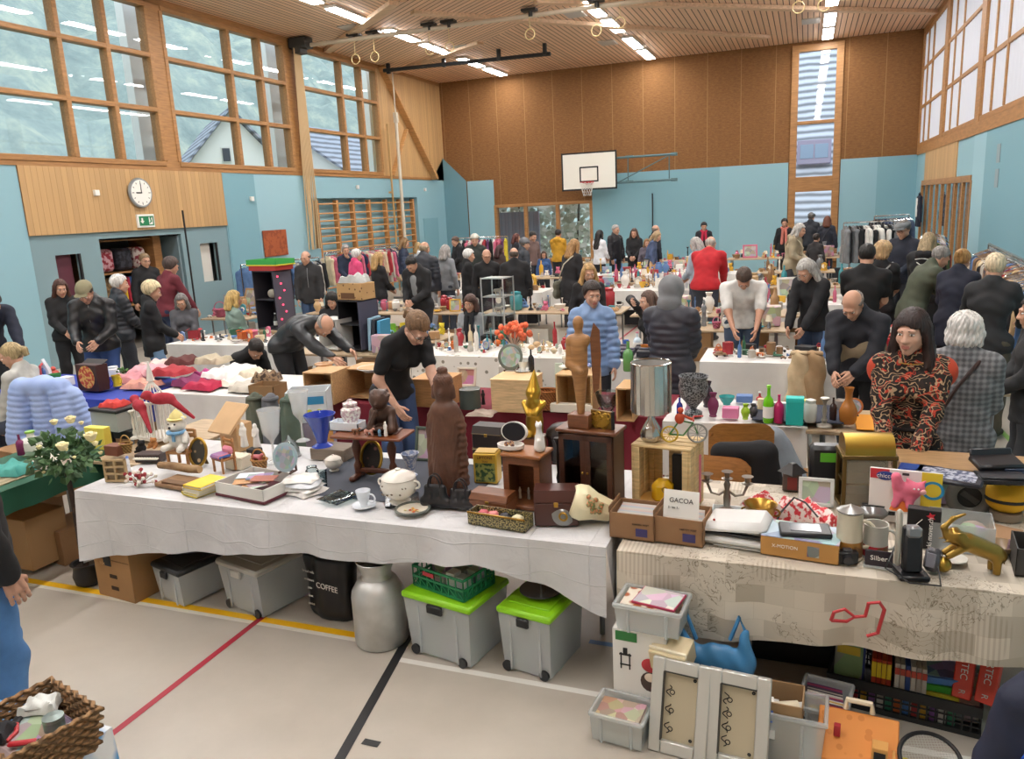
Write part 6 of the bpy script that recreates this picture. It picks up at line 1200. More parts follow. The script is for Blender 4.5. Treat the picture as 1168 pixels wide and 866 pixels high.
for px,py,w_,l,rz in((722,616,52,'left brown card box with plain cards in it',-.06),(776,622,56,'right brown card box with a lettered card standing in it',-.1)):
 u=U(px,py);w=w_*u;p=P0(px,py,dy=.1);r=mk('card_box',l,'box',p,rz,[('box',obox(w,.2,.13),mat('#9c7654',.85,0,'noise')),('side_flap',MB(). box((-w/2-.004,0,.14),(.004,.19,.03),0),mat('#8a6848',.85)),('purple_label',MB(). box((w*.22,-.1015,.04),(w*.26,.002,.04),0),mat('#3b3568',.5))])
 lbl(r,'KARTEN  POST',.012,mat('#3a2a20',.6),(w*.2,-.102,.08))
 for i in range(7):tag(obj('greeting_card',MB(). box((0,0,0),(w*.8,.002,.1),0),mat(('#e6e2da','#d5dbe2','#e8d8d2')[i%3],.6),loc=p+Vector((0,-.06+.02*i,.07)),rot=(-.35,0,rz)),'paper card filed in the %s'%l. split(' with')[0],'card','cards in the %s'%l. split(' with')[0])
 if px>750:
  r=thing('lettered_card','white card with handwritten word standing in the right card box','card',p+Vector((-.01,-.04,.06)),rz,rot=(-.2,0,rz));obj('card',MB(). box((0,0,.09),(.17,.003,.18),0),mat('#f1efea',.6),r);lbl(r,'GACOA',.032,BLACK,(0,-.003,.13));lbl(r,'2.- bis 3.-',.015,BLACK,(-.035,-.003,.095))
t=thing('candelabra','silver three armed candelabra behind the sandwich maker','candelabra',P0(828,588,dy=.05),0);MS=mat('#8d857c',.3,.85);obj('stem',MB(). lathe([(.055,0),(.05,.012),(.016,.03),(.02,.08),(.012,.12),(.018,.15),(.01,.17)],18),MS,t)
for x,z_ in((-.1,.16),(0,.18),(.1,.16)):
 if x:obj('arm',MB(). tube([(0,0,.12),(x*.4,0,.09),(x*.8,0,.1),(x,0,.15)],.007,8),MS,t)
 obj('candle_cup',MB(). lathe([(.008,0),(.03,.012),(.012,.018),(.016,.045),(.03,.05),(.012,.05)],16,(x,0,z_-.01)),MS,t)
t=thing('sandwich_maker','white sandwich maker on the edge of the printed cloth','kitchen appliance',P0(838,628,dy=.12),-.12)
obj('lower_shell',MB(). box((0,0,.03),(.3,.22,.05),.02),mat('#d8d8d6',.3),t);obj('dark_gap',MB(). box((0,0,.062),(.285,.21,.014),.004),BLACK,t);b=MB(). box((0,0,.1),(.3,.22,.07),.03);b. v=[(x,y,z_-(.03*max(0,(-x-.02)/.13)if z_>.09 else 0))for x,y,z_ in b. v];obj('upper_shell',b,mat('#dcdcda',.28),t);obj('handle',MB(). box((-.15,-.02,.07),(.08,.1,.03),.012),mat('#cfcfcd',.3),t);obj('lamp',MB(). ball((-.09,-.08,.12),.006,8,5),mat('#b02a28',.3),t);obj('foot',MB(). box((.02,0,.004),(.22,.2,.01),.002),mat('#b8b8b6',.4),t)
tag(obj('power_cord',MB(). tube([P0(868,618)+Vector((0,.06,.03)),P0(880,612)+Vector((0,.05,.01)),P0(890,598)+Vector((0,0,.06)),P0(905,596)+Vector((0,0,.13)),P0(918,600)+Vector((0,0,.12)),P0(932,612)+Vector((0,.02,.09))],.005,6),BLACK),'black power cord looping from the sandwich maker over the boxes','cord')
place('tray',835,597,Z0,50,8,'#e6ecec','clear glass dish behind the sandwich maker',d=34,dy=.5,name='glass_dish',cat='glass dish')
p=P0(866,608,dy=.08);u=U(866,608);r=mk('brass_bowl','brass pedestal bowl with side handles','bowl',p,0,[('bowl',MB(). lathe([(8*u,0),(9*u,2*u),(5*u,7*u),(6*u,10*u),(15*u,16*u),(18*u,27*u),(19*u,28*u),(17*u,27*u),(12*u,17*u),(.2*u,15*u)],28),mat('#a8823c',.3,.9)),('handle',MB(). ring((-17*u,0,18*u),4*u,1.3*u,'Y',14,6),BRASS),('handle',MB(). ring((17*u,0,18*u),4*u,1.3*u,'Y',14,6),BRASS)])
REDW=mat('#c8323c',.6,0,'speck','#e8d8d4',3)
for px,py,w_,h_,l,rz,lean in((866,590,40,24,'red and white printed packet leaning behind the brass bowl',.5,.5),(905,598,44,30,'red and white printed cloth bundle left of the glass frame',-.3,.25),(936,606,44,26,'red and white printed cloth bundle in front of the stein',-.5,.2)):place('cloth',px,py,Z0,w_,h_,'#c8323c',l,m=REDW,rz=math. degrees(rz),d=26,dy=.6,name='printed_packet',cat='packet',seed=int(px))
p=P0(914,639,dy=.1);r=mk('picture_carton','orange carton with a printed lid under the black tablet','box',p,-.12,[('carton',MB(). box((0,0,.045),(.33,.2,.09),.003),mat('#b98748',.7)),('printed_lid',MB(). box((0,0,.0915),(.33,.2,.003),0),mat('#9aa6c8',.5,0,'multi',sc=.8))]);lbl(r,'X-MOTION',.022,mat('#e8e2d8',.5),(-.06,-.1012,.05));obj('sticker',MB(). box((.06,-.101,.045),(.05,.002,.05),0),mat('#2c2a3a',.5,0,'multi'),r)
q=p. copy();q. z=p. z+.094;q. x+=.01;mk('tablet','black tablet in a case lying on the orange carton','tablet',q,.1,[('case',MB(). box((0,-.01,.012),(.22,.13,.022),.006),mat('#1c1c20',.4)),('screen',MB(). box((0,-.01,.024),(.13,.08,.002),0),mat('#5a5f66',.15))])
place('frame',931,597,Z0,40,34,'#d0d3cf','glass picture frame with a green print',c2='#a9b8a8',dy=2.2)
place('mug',968,638,Z0,36,58,'#cfc6b0','tall beer stein with pewter lid and painted hunting scene',c2='#a07030',lid=mat('#a8a8a6',.3,.8),name='beer_stein')
place('mug',998,637,Z0,34,42,'#b9b8b0','grey mug with a red painted foot right of the stein',c2='#b8323c')
place('toaster',997,602,Z0,34,18,'#8d8f90','grey metal toaster behind the mugs',dy=1.2)
mk('small_camera','small black camera lying in front of the stein','camera',P0(966,645,dy=.02),.1,[('body',MB(). box((0,0,.03),(.09,.04,.06),.008),mat('#19191c',.4)),('lens',MB(). cyl((0,-.02,.03),(0,-.045,.03),.02,n=16),mat('#2a2a2e',.3)),('top_plate',MB(). box((0,0,.063),(.04,.03,.012),.004),mat('#3a3a3e',.3))])
t=thing('table_sign','little black table sign with white lettering','sign',P0(1002,650,dy=.01),-.1);obj('plate',MB(). box((0,0,.045),(.11,.008,.075),.002),mat('#1d1220',.35),t);obj('clear_foot',MB(). box((0,.01,.006),(.12,.04,.012),.002),CLEAR,t);lbl(t,'Silber',.03,WHITE,(0,-.005,.048))
t=thing('red_house_lantern','small dark lantern house with red door behind the packets','lantern',P0(902,585,dy=.35),0);obj('body',MB(). box((0,0,.05),(.1,.08,.1),.004),mat('#4a3a34',.6),t);obj('roof',MB(). lathe([(.08,.1),(.03,.14),(.02,.15)],4),mat('#2a2626',.5),t);obj('door',MB(). box((0,-.041,.045),(.05,.004,.07),0),mat('#7a2a24',.6),t)
t=thing('printed_carrier','black carrier bag with green print behind the glass frame','bag',P0(945,592,dy=.42),.1);obj('bag',MB(). box((0,0,.13),(.19,.1,.26),.02),mat('#17181b',.35),t);obj('green_print',MB(). box((.02,-.051,.2),(.13,.003,.05),0). box((.05,-.051,.03),(.07,.003,.04),0),mat('#5fb02f',.4),t)
t=thing('brass_lantern','tall antique brass lantern with curved top','lantern',P0(988,592,dy=.2),.15);b=MB();w,h=.235,.36;MBr=mat('#6f5a34',.4,.8)
for x in(-w/2,w/2):
 for y_ in(-.08,.08):b. box((x,y_,h*.4),(.02,.02,h*.8),.003)
b. box((0,0,.012),(w+.03,.19,.024),.004);b. box((0,0,h*.78),(w+.03,.19,.024),.004);b. box((0,0,h*.38),(w,.165,.012),.002);obj('frame',b,MBr,t);obj('curved_top',MB(). prism([(-.09,0),(.09,0),(.085,.05),(.05,.085),(0,.095),(-.05,.085),(-.085,.05)],w,Matrix. Translation((-w/2,0,h*.81))@Matrix(((0,0,1,0),(1,0,0,0),(0,1,0,0),(0,0,0,1)))),mat('#a88a3c',.3,.9),t);obj('glass_pane',MB(). box((0,-.082,h*.4),(w-.02,.004,h*.74),0),mat('#b8b09c',.1,0,'plastic',sc=.35),t);obj('back_plate',MB(). box((0,.082,h*.4),(w-.02,.004,h*.74),0),mat('#5a4a34',.5,.5),t)
t=thing('baby_toy_carton','white red and yellow toy carton with blue round letters','toy',P0(1034,612,dy=.16),-.12);u=U(1034,612);w,h=76*u,66*u;obj('card',MB(). box((0,0,h/2),(w,.012,h),.002),mat('#e4e3e0',.5),t);obj('yellow_side',MB(). box((w*.36,-.007,h/2),(w*.28,.003,h),0),mat('#e6c93a',.5),t);obj('red_corner',MB(). box((-w*.36,-.007,h*.9),(w*.27,.003,h*.18),0),mat('#c8303a',.5),t);o=obj('blue_badge',MB(). ball((-w*.28,-.009,h*.87),(w*.13,.003,h*.085)),mat('#2a3f86',.4),t);lbl(t,'chicco',.03,WHITE,(-w*.28,-.013,h*.87));lbl(t,'O',.13,mat('#2a8ab8',.4),(w*.38,-.01,h*.66));obj('hanger_hole',MB(). box((0,-.007,h*.93),(.03,.003,.012),0),mat('#3a3a3a',.6),t)
V,Q=blob([ell((0,0,.08),(.075,.03,.06)),ell((.05,-.012,.11),(.05,.035,.038)),cone((-.05,0,.12),(-.06,0,.17),.03),cone((-.04,-.01,.05),(-.06,-.02,0),.022),cone((.02,-.01,.04),(.02,-.02,0),.022),cone((.02,0,.14),(.0,0,.165),.012,.006),cone((.08,0,.14),(.1,0,.16),.012,.006)],.006,.02);q=t. location. copy()+Vector((-.0,-.06,.12));cm_=mk('plush_comforter','pink plush cow comforter fixed on the toy carton','plush toy',q,-.1,[('body',npmesh([(V,Q,0)],[mat('#dd6f88',.9,0,'cloth')]),None),('snout',MB(). ball((.085,-.03,.1),(.022,.018,.018)),mat('#e8a8a8',.8)),('eyes',MB(). ball((.04,-.045,.12),.006,8,6). ball((.062,-.045,.12),.006,8,6),WHITE),('orange_skirt',MB(). lathe([(.06,-.04),(.03,.03)],14,(-.03,0,0),sy=.5),mat('#e07a3a',.9))]);cm_. scale=(.78,)*3
t=thing('ski_carton','black carton with white vertical lettering','box',P0(1053,626,dy=.03),-.15);u=U(1053,626);w,h=34*u,46*u;obj('carton',MB(). box((0,0,h/2),(w,.05,h),.002),mat('#17171a',.45),t);lbl(t,'ski mover.ch',h*.16,WHITE,(w*.2,-.027,h*.42),rot=(PI/2,-PI/2,0));obj('mountain_mark',MB(). tube([(-w*.25,-.026,h*.1),(-w*.15,-.026,h*.5),(-w*.22,-.026,h*.6),(-w*.05,-.026,h*.75)],.0015,4),WHITE,t);obj('red_star',MB(). prism([(.02*math. cos(i*PI/5)*(1 if i%2 else.45),.02*math. sin(i*PI/5)*(1 if i%2 else.45))for i in range(10)],.002,Matrix. Translation((w*.2,-.025,h*.85))@Euler((PI/2,0,0)). to_matrix(). to_4x4()),mat('#c8283a',.4),t)
t=thing('charging_dock','black device charging dock with cables at the cloth edge','electronics',P0(1040,664,dy=.06),.2);obj('foot',MB(). box((0,0,.012),(.12,.13,.024),.006),mat('#1a1a1d',.4),t);obj('upright',MB(). box((0,0,.12),(.075,.05,.2),.012,rx=-.12),mat('#222226',.35),t);obj('silver_face',MB(). box((0,-.002,.2),(.06,.05,.05),.01,rx=-.12),mat('#8a8c90',.3,.4),t);obj('side_arm',MB(). box((-.055,.0,.17),(.022,.03,.25),.008),mat('#a8a498',.4),t);obj('cable',MB(). tube([(-.05,-.06,.02),(-.1,-.04,.08),(-.06,.02,.12),(-.1,0,.03),(-.03,-.09,.01),(.09,-.09,.0),(.1,-.02,.05)],.004,6),BLACK,t)
mk('old_mobile_phone','silver grey mobile phone holder right of the charging dock','electronics',P0(1065,656,dy=.04),-.4,[('holder',MB(). box((0,0,.05),(.06,.07,.1),.015,rx=-.4),mat('#4a4a50',.35)),('key_pad',MB(). box((0,-.035,.06),(.035,.01,.06),.002,rx=-.4),mat('#7a7a84',.3))])
def elephant():
 P=[cone((-.02,0,.2),(.14,0,.13),.06,.055),cone((.14,0,.13),(.17,.0,.11),.05),cone((-.02,0,.2),(-.1,0,.24),.05,.05),ell((-.11,0,.25),(.045,.042,.048)),cone((-.15,0,.24),(-.17,0,.3),.022,.017),cone((-.17,0,.3),(-.12,0,.36),.017,.013),cone((-.12,0,.36),(-.05,0,.39),.013,.008)]
 for s in(-1,1):P+=[cone((.15,s*.03,.1),(.15,s*.035,.01),.028,.022),cone((-.05,s*.03,.18),(-.14,s*.03,.12),.026,.02),('c',np. array((-.08,s*.045,.25)),np. array((-.07,s*.06,.22)),.035,.03,(np. array((0,1.,0)),4),None),cone((-.14,s*.025,.22),(-.185,s*.03,.215),.007,.003)]
 P+=[cone((.19,0,.14),(.21,0,.05),.007,.004)]
 V,Q=blob(P,.0055,.016,lambda F,X,Y,Z:np. maximum(F,.001-Z));return npmesh([(V,Q,0)],[mat('#9a7c3c',.3,.85)])
t=thing('brass_elephant','brass elephant balancing on a ball with raised trunk','sculpture',P0(1118,662,dy=.07),.25);e=obj('elephant',elephant(),None,t);e. scale=(.95,)*3;t. scale=(.7,)*3;t. location. x-=.03;obj('ball',MB(). ball((-.15,0,.048),.048,20,14),mat('#a5873c',.28,.9),t)
p=P0(1100,634,dy=.12);r=mk('clear_tub','clear plastic tub of small things behind the elephant','tub',p,-.1,[('tub',obox(.25,.2,.13),CLEAR),('contents',MB(). ball((-.05,0,.05),(.06,.06,.04)). ball((.05,.02,.06),(.06,.06,.05)),mat('#6a6a70',.6,0,'multi'))]);
mk('fan_heater','round grey plastic fan lying behind the clear tub','fan',P0(1118,610,dy=.3)+Vector((0,0,.075)),0,[('housing',MB(). ring((0,0,0),.08,.028,'Y',28,10),mat('#8c8983',.5)),('hub',MB(). cyl((0,-.01,0),(0,.03,0),.055,n=24),mat('#2c2a2a',.5)),('blade',MB(). box((0,-.015,0),(.09,.006,.03),.002,ry=.6),mat('#4a4846',.5))])
V,Q=blob([ell((0,0,.05),(.09,.07,.06)),ell((-.05,.01,.1),(.04,.035,.035)),ell((.05,.01,.1),(.04,.035,.035))],.007,.03,lambda F,X,Y,Z:np. maximum(F,-Z));mk('yellow_plush','yellow plush head with black strap on the right end','plush toy',P0(1153,602,dy=.12)+Vector((0,0,.04)),-.2,[('head',npmesh([(V,Q,0)],[mat('#e0aa1e',.7)]),None),('strap',MB(). ring((0,0,.06),.088,.008,n=22,sy=.82),BLACK)])
tag(obj('pedestal_tin',MB(). lathe([(.07,0),(.07,.038)],18),mat('#8a7a68',.5),loc=P0(1153,602,dy=.12)),'flat brown tin under the yellow plush head','tin')
place('book',1141,618,Z0,36,8,'#b08a68','tan leather book lying left of the yellow plush',rz=-25,dy=.3);place('bowl',1143,634,Z0,34,12,'#9c8468','brown oval bowl with dark contents in front of the tan book')
place('cloth',1162,632,Z0,24,16,'#8a6f7c','mauve knitted cap at the right end',dy=.3)
p=P0(1160,668,dy=.1)+Vector((.12,.08,0));mk('dark_box','open dark grey box at the right edge','box',p,-.1,[('box',obox(.2,.2,.12),mat('#3a3836',.6)),('lining',MB(). box((0,0,.02),(.18,.18,.02),.002),BLACK)])
place('plate',1088,648,Z0,34,4,'#d8d4ca','flat white dotted dish under the elephant',dy=.9)
p=P0(1104,600,dy=.36);p. x+=.15;ww_=.86;t=thing('shelf_box','low wooden shelf box carrying wallets and purses','crate',p,-.03);obj('top_board',MB(). box((0,0,.2),(ww_,.3,.018),.004),mat('#a8855c',.55,0,'woodx',sc=2),t);obj('back_board',MB(). box((0,.14,.1),(ww_,.012,.19),.002),mat('#8f6d48',.6,0,'woodx',sc=2),t)
for s in(-1,1):obj('side_board',MB(). box((s*(ww_/2-.01),0,.095),(.018,.29,.19),.003),mat('#a8855c',.55,0,'woodx',sc=2),t)
zs=p. z+.21
def purse(px,py,w_,d_,h_,c,l,rz=0,trim=None):
 q=at(px,py,zs);q. z=zs;pr=[('purse',MB(). box((0,0,h_/2),(w_,d_,h_),.008),mat(c,.4))]
 if trim:pr. append(('printed_panel',MB(). box((0,-.0,h_+.001),(w_*.8,d_*.75,.002),0),trim))
 else:pr. append(('flap',MB(). box((0,-d_*.25,h_+.004),(w_*.96,d_*.5,.008),.003),mat(c,.35)))
 mk('wallet',l,'wallet',q,rz,pr)
purse(1082,546,.3,.2,.022,'#23242e','dark blue folder with silver print on the shelf box',-.3,mat('#3a4464',.4,0,'speck','#b8bcc8',4));purse(1050,538,.2,.12,.02,'#26418c','blue wallet at the left end of the shelf box',-.2,mat('#2f4f9c',.4));purse(1142,549,.22,.13,.03,'#191a20','black wallet at the right end of the shelf box',.1);purse(1160,540,.16,.1,.03,'#33415c','navy wallet behind the black wallets',.2)
q=at(1132,541,zs);q. z=zs+.03;mk('wallet','black open purse tilted on top of the navy wallets','wallet',q+Vector((.02,.03,0)),.3,[('purse',MB(). box((0,0,.02),(.22,.12,.035),.01,rx=.2),mat('#141418',.35)),('flap',MB(). box((0,.06,.05),(.2,.02,.05),.006,rx=-.4),mat('#1c1c22',.35))])
for i,(x,c)in enumerate(((-.3,'#7d93b0'),(-.2,'#c0c8d0'),(-.1,'#4a5a78'))):tag(obj('cd_case',MB(). box((0,0,.065),(.1,.012,.13),.002,rx=-.2),mat(c,.2,0,'multi',sc=.9),loc=p+Vector((x,-.08,.004)),rot=.3),'music disc case leaning under the shelf box, %s from the left'%ORD[i],'disc case','disc cases under the shelf box')
tag(obj('carved_clock',MB(). lathe([(.05,0),(.06,.02),(.05,.04)],20,M=Euler((PI/2,0,0)). to_matrix(). to_4x4()),WOODM,loc=p+Vector((.1,-.05,.065))),'round brown wooden clock case under the shelf box','clock')
tag(obj('paper_price_card',MB(). box((0,0,.04),(.07,.002,.08),0,rx=-.3),PAPER,loc=P0(1030,603,dy=-.02)),'small white price card leaning beside the toy carton','card')
# ---------------------------------------------------------------- on the floor under and before the front stall
F0=lambda px,py,dy=0,z=.001:(lambda p:Vector((p. x,p. y+dy,z)))(at(px,py,0))
UF=lambda px,py:mpp(at(px,py,0))
u=UF(135,683);w,h=62*u,66*u;t=thing('cardboard_box','closed brown cardboard box with hand holes under the white cloth','box',F0(136,684,.14),-.12);obj('carton',MB(). box((0,0,h/2),(w,.28,h),.003),mat('#a97f52',.85,0,'noise'),t);obj('lid_seam',MB(). box((0,-.141,h*.72),(w*.96,.003,.006),0),mat('#7a5a38',.9),t);obj('tape',MB(). box((0,0,h+.001),(w*.99,.05,.002),0),mat('#b48a5c',.6),t)
for z_ in(h*.42,h*.2):obj('hand_hole',MB(). box((.0,-.141,z_),(.07,.004,.026),.001),mat('#3a2818',.9),t)
o=obj('black_print',MB(). box((-.04,-.141,h*.72),(.07,.004,.09),0),BLACK,t);lbl(t,'BOX',.024,mat('#c8a070',.6),(-.04,-.174,h*.69))
def bin_(label,px,py,w,d,h,lidc,rz,body=CLEAR,wheels=True,dy=None,open_=False,handle=BLACK,name='storage_bin',taper=.9):
 t=thing(name,label,'storage bin',F0(px,py,d/2 if dy is None else dy),rz);b=MB();s=taper
 vs=[(-w/2*s,-d/2*s,.012),(w/2*s,-d/2*s,.012),(w/2*s,d/2*s,.012),(-w/2*s,d/2*s,.012),(-w/2,-d/2,h),(w/2,-d/2,h),(w/2,d/2,h),(-w/2,d/2,h)]
 b. add(vs,[(3,2,1,0),(0,1,5,4),(1,2,6,5),(2,3,7,6),(3,0,4,7)]);k=.97;b. add([(x*k,y*k,z_+.006)for x,y,z_ in vs[:4]]+[(x*k,y*k,z_)for x,y,z_ in vs[4:]],[(0,1,2,3),(4,5,1,0),(5,6,2,1),(6,7,3,2),(7,4,0,3)]);obj('tub',b,body,t,smooth=False)
 if wheels:obj('contents',GEN['cloth'](w*.8,h*.62,'#8f9296',d=d*.78,seed=int(w*100))[2][0][1],mat('#a3a2a6',.8,0,'multi',sc=.6),t)
 r=MB()
 for x in(-w*.3,w*.3):r. box((x*.95,-d/2*.955-.004,h*.48),(.014,.012,h*.86),.004,rx=.0)
 obj('rib',r,body,t)
 if lidc:
  l=MB(). box((0,0,h+.018),(w*1.06,d*1.06,.04),.012);obj('lid',l,lidc,t);obj('lid_panel',MB(). box((0,0,h+.04),(w*.8,d*.72,.008),.004),lidc,t)
 else:obj('rim',MB(). ring((0,0,h),w*.71,.008,n=4,sx=1,sy=d/w,M=None),body,t)if False else obj('rim',MB(). box((0,-d/2,h),(w*1.04,.016,.02),.004). box((0,d/2,h),(w*1.04,.016,.02),.004). box((-w/2,0,h),(.016,d,.02),.004). box((w/2,0,h),(.016,d,.02),.004),body,t)
 if handle:obj('latch',MB(). box((0,-d/2*1.0-.012,h*.93),(w*.24,.02,.05),.008),handle,t)
 if wheels:
  for x in(-w*.38,w*.34):obj('wheel',MB(). cyl((x,-d/2*.92-.012,.028),(x,-d/2*.92+.012,.028),.028,n=16),mat('#26272a',.5),t)
 return t
DG=mat('#2c2e31',.4);bin_('clear storage bin with dark grey lid beside the cardboard box',200,691,.3,.36,.22,DG,-.28,CLEARG,False)
mk('umbrella','folded umbrella with white handle lying on the dark bin lid','umbrella',F0(205,691,.2,.275),.3,[('folded_cloth',MB(). cyl((-.13,0,0),(.1,.03,.01),.02,.012),mat('#3a3e48',.7)),('handle',MB(). cyl((.1,.03,.01),(.17,.05,.012),.009),WHITE)])
bin_('frosted storage bin with pale lid and latch under the cloth',285,703,.38,.48,.29,mat('#c4c0b6',.4,0,'plastic',sc=.8),-.25,CLEARG,True,handle=mat('#b9b6ae',.4))
u=UF(367,708);w,h=60*u,76*u;t=thing('black_tote_bag','black tote bag with white lettering under the cloth','bag',F0(370,711,.12),-.2);V,Q=blob([cone((-w*.3,0,.05),(w*.3,0,.05),.07),cone((-w*.38,0,h*.9),(w*.38,0,h*.9),.06),cone((-w*.3,0,.05),(-w*.38,0,h*.9),.07),cone((w*.3,0,.05),(w*.38,0,h*.9),.07),cone((0,0,.05),(0,0,h*.9),.1)],.012,.04,lambda F,X,Y,Z:np. maximum(np. maximum(F,-Z),Z-h));obj('bag_body',npmesh([(V,Q,0)],[mat('#131316',.35)]),None,t)
for i,s in enumerate(('bread rolls','croissant','pain','brot','panini')):lbl(t,s,.022,WHITE,(-w*.22,-.115,h*(.78-.13*i)))
lbl(t,'COFFEE',.05,WHITE,(w*.24,-.118,h*.6));obj('handle',MB(). tube([(-w*.2,-.05,h*.95),(-w*.2,-.07,h*1.08),(w*.2,-.07,h*1.08),(w*.2,-.05,h*.95)],.009,6),BLACK,t)
u=UF(426,742);r=31*u;h=92*u;t=thing('milk_can','dull aluminium milk can standing before the cloth','milk can',F0(425,741,.11),0);AL=mat('#cfcfcc',.42,.6,'noise','#b8b8b4',2);obj('can_body',MB(). lathe([(r*.93,0),(r,.015),(r,h*.62),(r*.96,h*.7),(r*.72,h*.84),(r*.57,h*.87),(r*.55,h*.93)],36),AL,t);obj('neck_rim',MB(). lathe([(r*.55,h*.93),(r*.57,h*.97),(r*.74,h*1.1),(r*.72,h*1.105),(r*.52,h*.99),(r*.5,h*.9),(1e-4,h*.88)],36),AL,t)
LIME=mat('#8fd11c',.4);bin_('wide clear storage bin with lime green lid carrying the green crate',508,757,.43,.37,.33,LIME,-.2,CLEARG);bin_('second clear storage bin with lime green lid carrying the cake stand',607,774,.3,.38,.33,LIME,-.18,CLEARG)
p=F0(508,757,.17,.382);t=thing('folding_crate','green plastic folding crate of small goods on a lime lid','crate',p,-.3);GR=mat('#1d7a4e',.45);w,d,h=.36,.25,.11
def lattice(x0,x1,y,z0,z1,ax_):
 b=MB();n=7
 for i in range(n+1):x=x0+(x1-x0)*i/n;b. box((x,y,(z0+z1)/2)if ax_=='X' else(y,x,(z0+z1)/2),(.006,.006,z1-z0),0)
 for z_ in(z0,(z0+z1)/2,z1):b. box(((x0+x1)/2,y,z_)if ax_=='X' else(y,(x0+x1)/2,z_),(abs(x1-x0),.008,.012)if ax_=='X' else(.008,abs(x1-x0),.012),0)
 for i in range(n):
  x=x0+(x1-x0)*(i+.5)/n;L_=math. hypot((x1-x0)/n,(z1-z0)/2)
  b. box((x,y,z0+(z1-z0)*.25)if ax_=='X' else(y,x,z0+(z1-z0)*.25),(L_,.004,.006)if ax_=='X' else(.004,L_,.006),0,ry=.75 if ax_=='X' else 0,rx=.75 if ax_!='X' else 0)
 return b
for y_ in(-d/2,d/2):obj('side_panel',lattice(-w/2,w/2,y_,0,h,'X'),GR,t)
for x in(-w/2,w/2):obj('end_panel',lattice(-d/2,d/2,x,0,h,'Y'),GR,t)
obj('floor_panel',MB(). box((0,0,.004),(w,d,.008),0),GR,t);obj('red_badge',MB(). box((-.06,-d/2-.006,h*.8),(.08,.004,.022),0),mat('#b8303a',.4),t)
for i,(x,y_,w_,h_,c,l)in enumerate(((-.1,.02,.1,.07,'#6a3a30','brown printed carton in the green crate'),(-.05,-.05,.09,.05,'#c8a888','tan carton with brown picture in the green crate'),(.03,-.03,.06,.08,'#e6e4de','small white box in the green crate'),(.09,-.02,.07,.06,'#cfd3d6','clear glass cube in the green crate'),(.1,.07,.08,.07,'#b9bec2','grey carton in the green crate corner'),(.01,.06,.08,.06,'#8e9a90','greenish carton at the back of the green crate'))):q=Matrix. Rotation(-.3,4,'Z')@Vector((x,y_,.012));mk('carton',l,'box',p+q,-.3,[('carton',MB(). box((0,0,h_/2),(w_,.06,h_),.003),mat(c,.5,0,'multi')if i in(0,1,4)else mat(c,.4))])
p=F0(607,774,.2,.382);t=thing('cake_stand','three tier grey metal cake stand on a lime lid','cake stand',p,0);zz=0
for i,(r_,z_)in enumerate(((.115,.01),(.095,.09),(.07,.165))):obj('tier',MB(). lathe([(1e-4,z_),(r_*.9,z_),(r_,z_+.008),(r_*.98,z_+.01),(1e-4,z_+.004)],32),mat('#77787a',.25,.7),t)
obj('rod',MB(). cyl((0,0,0),(0,0,.235),.006,n=10),CHROME,t);obj('knob',MB(). ball((0,0,.24),.012,10,8),CHROME,t);obj('foot',MB(). lathe([(.06,0),(.02,.01)],20),mat('#77787a',.25,.7),t)
tag(obj('table_leg',MB(). cyl((-.92,3.62,.02),(-.8,3.75,.5),.016,n=8). box((-.92,3.62,.02),(.05,.03,.03)),BLACK),'black folding leg leaning under the cloth corner','table leg')if False else None
def mags(p,n,w,d,t0,seed,where,top=None,rz=0):
 rr=random. Random(seed);z_=p. z
 for i in range(n):
  c=rr. choice(['#e2ded4','#d8cfc0','#b9a890','#cfd4d6','#c8a8a0']);th=t0*rr. uniform(.8,1.2);q=Vector((p. x+rr. uniform(-.008,.008),p. y+rr. uniform(-.008,.008),z_));last=i==n-1
  m_=[mat(c,.6)]if not last else[mat(c,.5),top or mat('#c8a070',.5,0,'multi',sc=.7)]
  b=MB(). m(0). box((0,0,th/2),(w,d,th),.001)
  parts=[('pages',b,m_[0])]
  if last:parts. append(('cover',MB(). box((0,0,th+.001),(w,d,.002),0),m_[1]))
  mk('magazine',('topmost illustrated magazine in %s' if last else 'magazine in the pile of %s')%where,'magazine',q,rz+rr. uniform(-.06,.06),parts,'magazines in '+where);z_+=th+.0005
t=bin_('small clear tub of cookery booklets on the floor',705,854,.24,.19,.14,None,-.1,CLEAR,False,handle=None,taper=.94);q=t. location. copy();q. z=.022;mags(q,8,.2,.16,.013,4,'the floor tub',mat('#c99a5a',.5,0,'multi',sc=1.6),-.1)
b0=Vector((-.645,3.235,.001));t=thing('lantern_carton','white carton printed with a lantern and penguin figures','box',b0,-.06);w,h=.25,.46;obj('carton',MB(). box((0,0,h/2),(w,.17,h),.003),mat('#e3e2de',.5),t);obj('green_label',MB(). box((-.06,-.086,h*.93),(.1,.003,.045),0),mat('#2f7a3c',.5),t)
b=MB()
for x in(-.085,-.045):b. box((x,-.087,h*.66),(.006,.003,.08),0)
b. box((-.065,-.087,h*.62),(.05,.003,.006),0). box((-.065,-.087,h*.73),(.056,.003,.008),0). box((-.065,-.087,h*.77),(.02,.003,.03),0);obj('lantern_print',b,BLACK,t);f=MB(). ball((.05,-.087,h*.48),(.045,.004,.05));obj('figure_print',f,mat('#4a3a34',.5),t);obj('red_hat_print',MB(). ball((.05,-.088,h*.66),(.04,.004,.035)). ball((.07,-.089,h*.42),(.018,.003,.02)),mat('#b8323c',.5),t);obj('face_print',MB(). ball((.05,-.09,h*.53),(.026,.003,.022)),mat('#e2d2c0',.5),t)
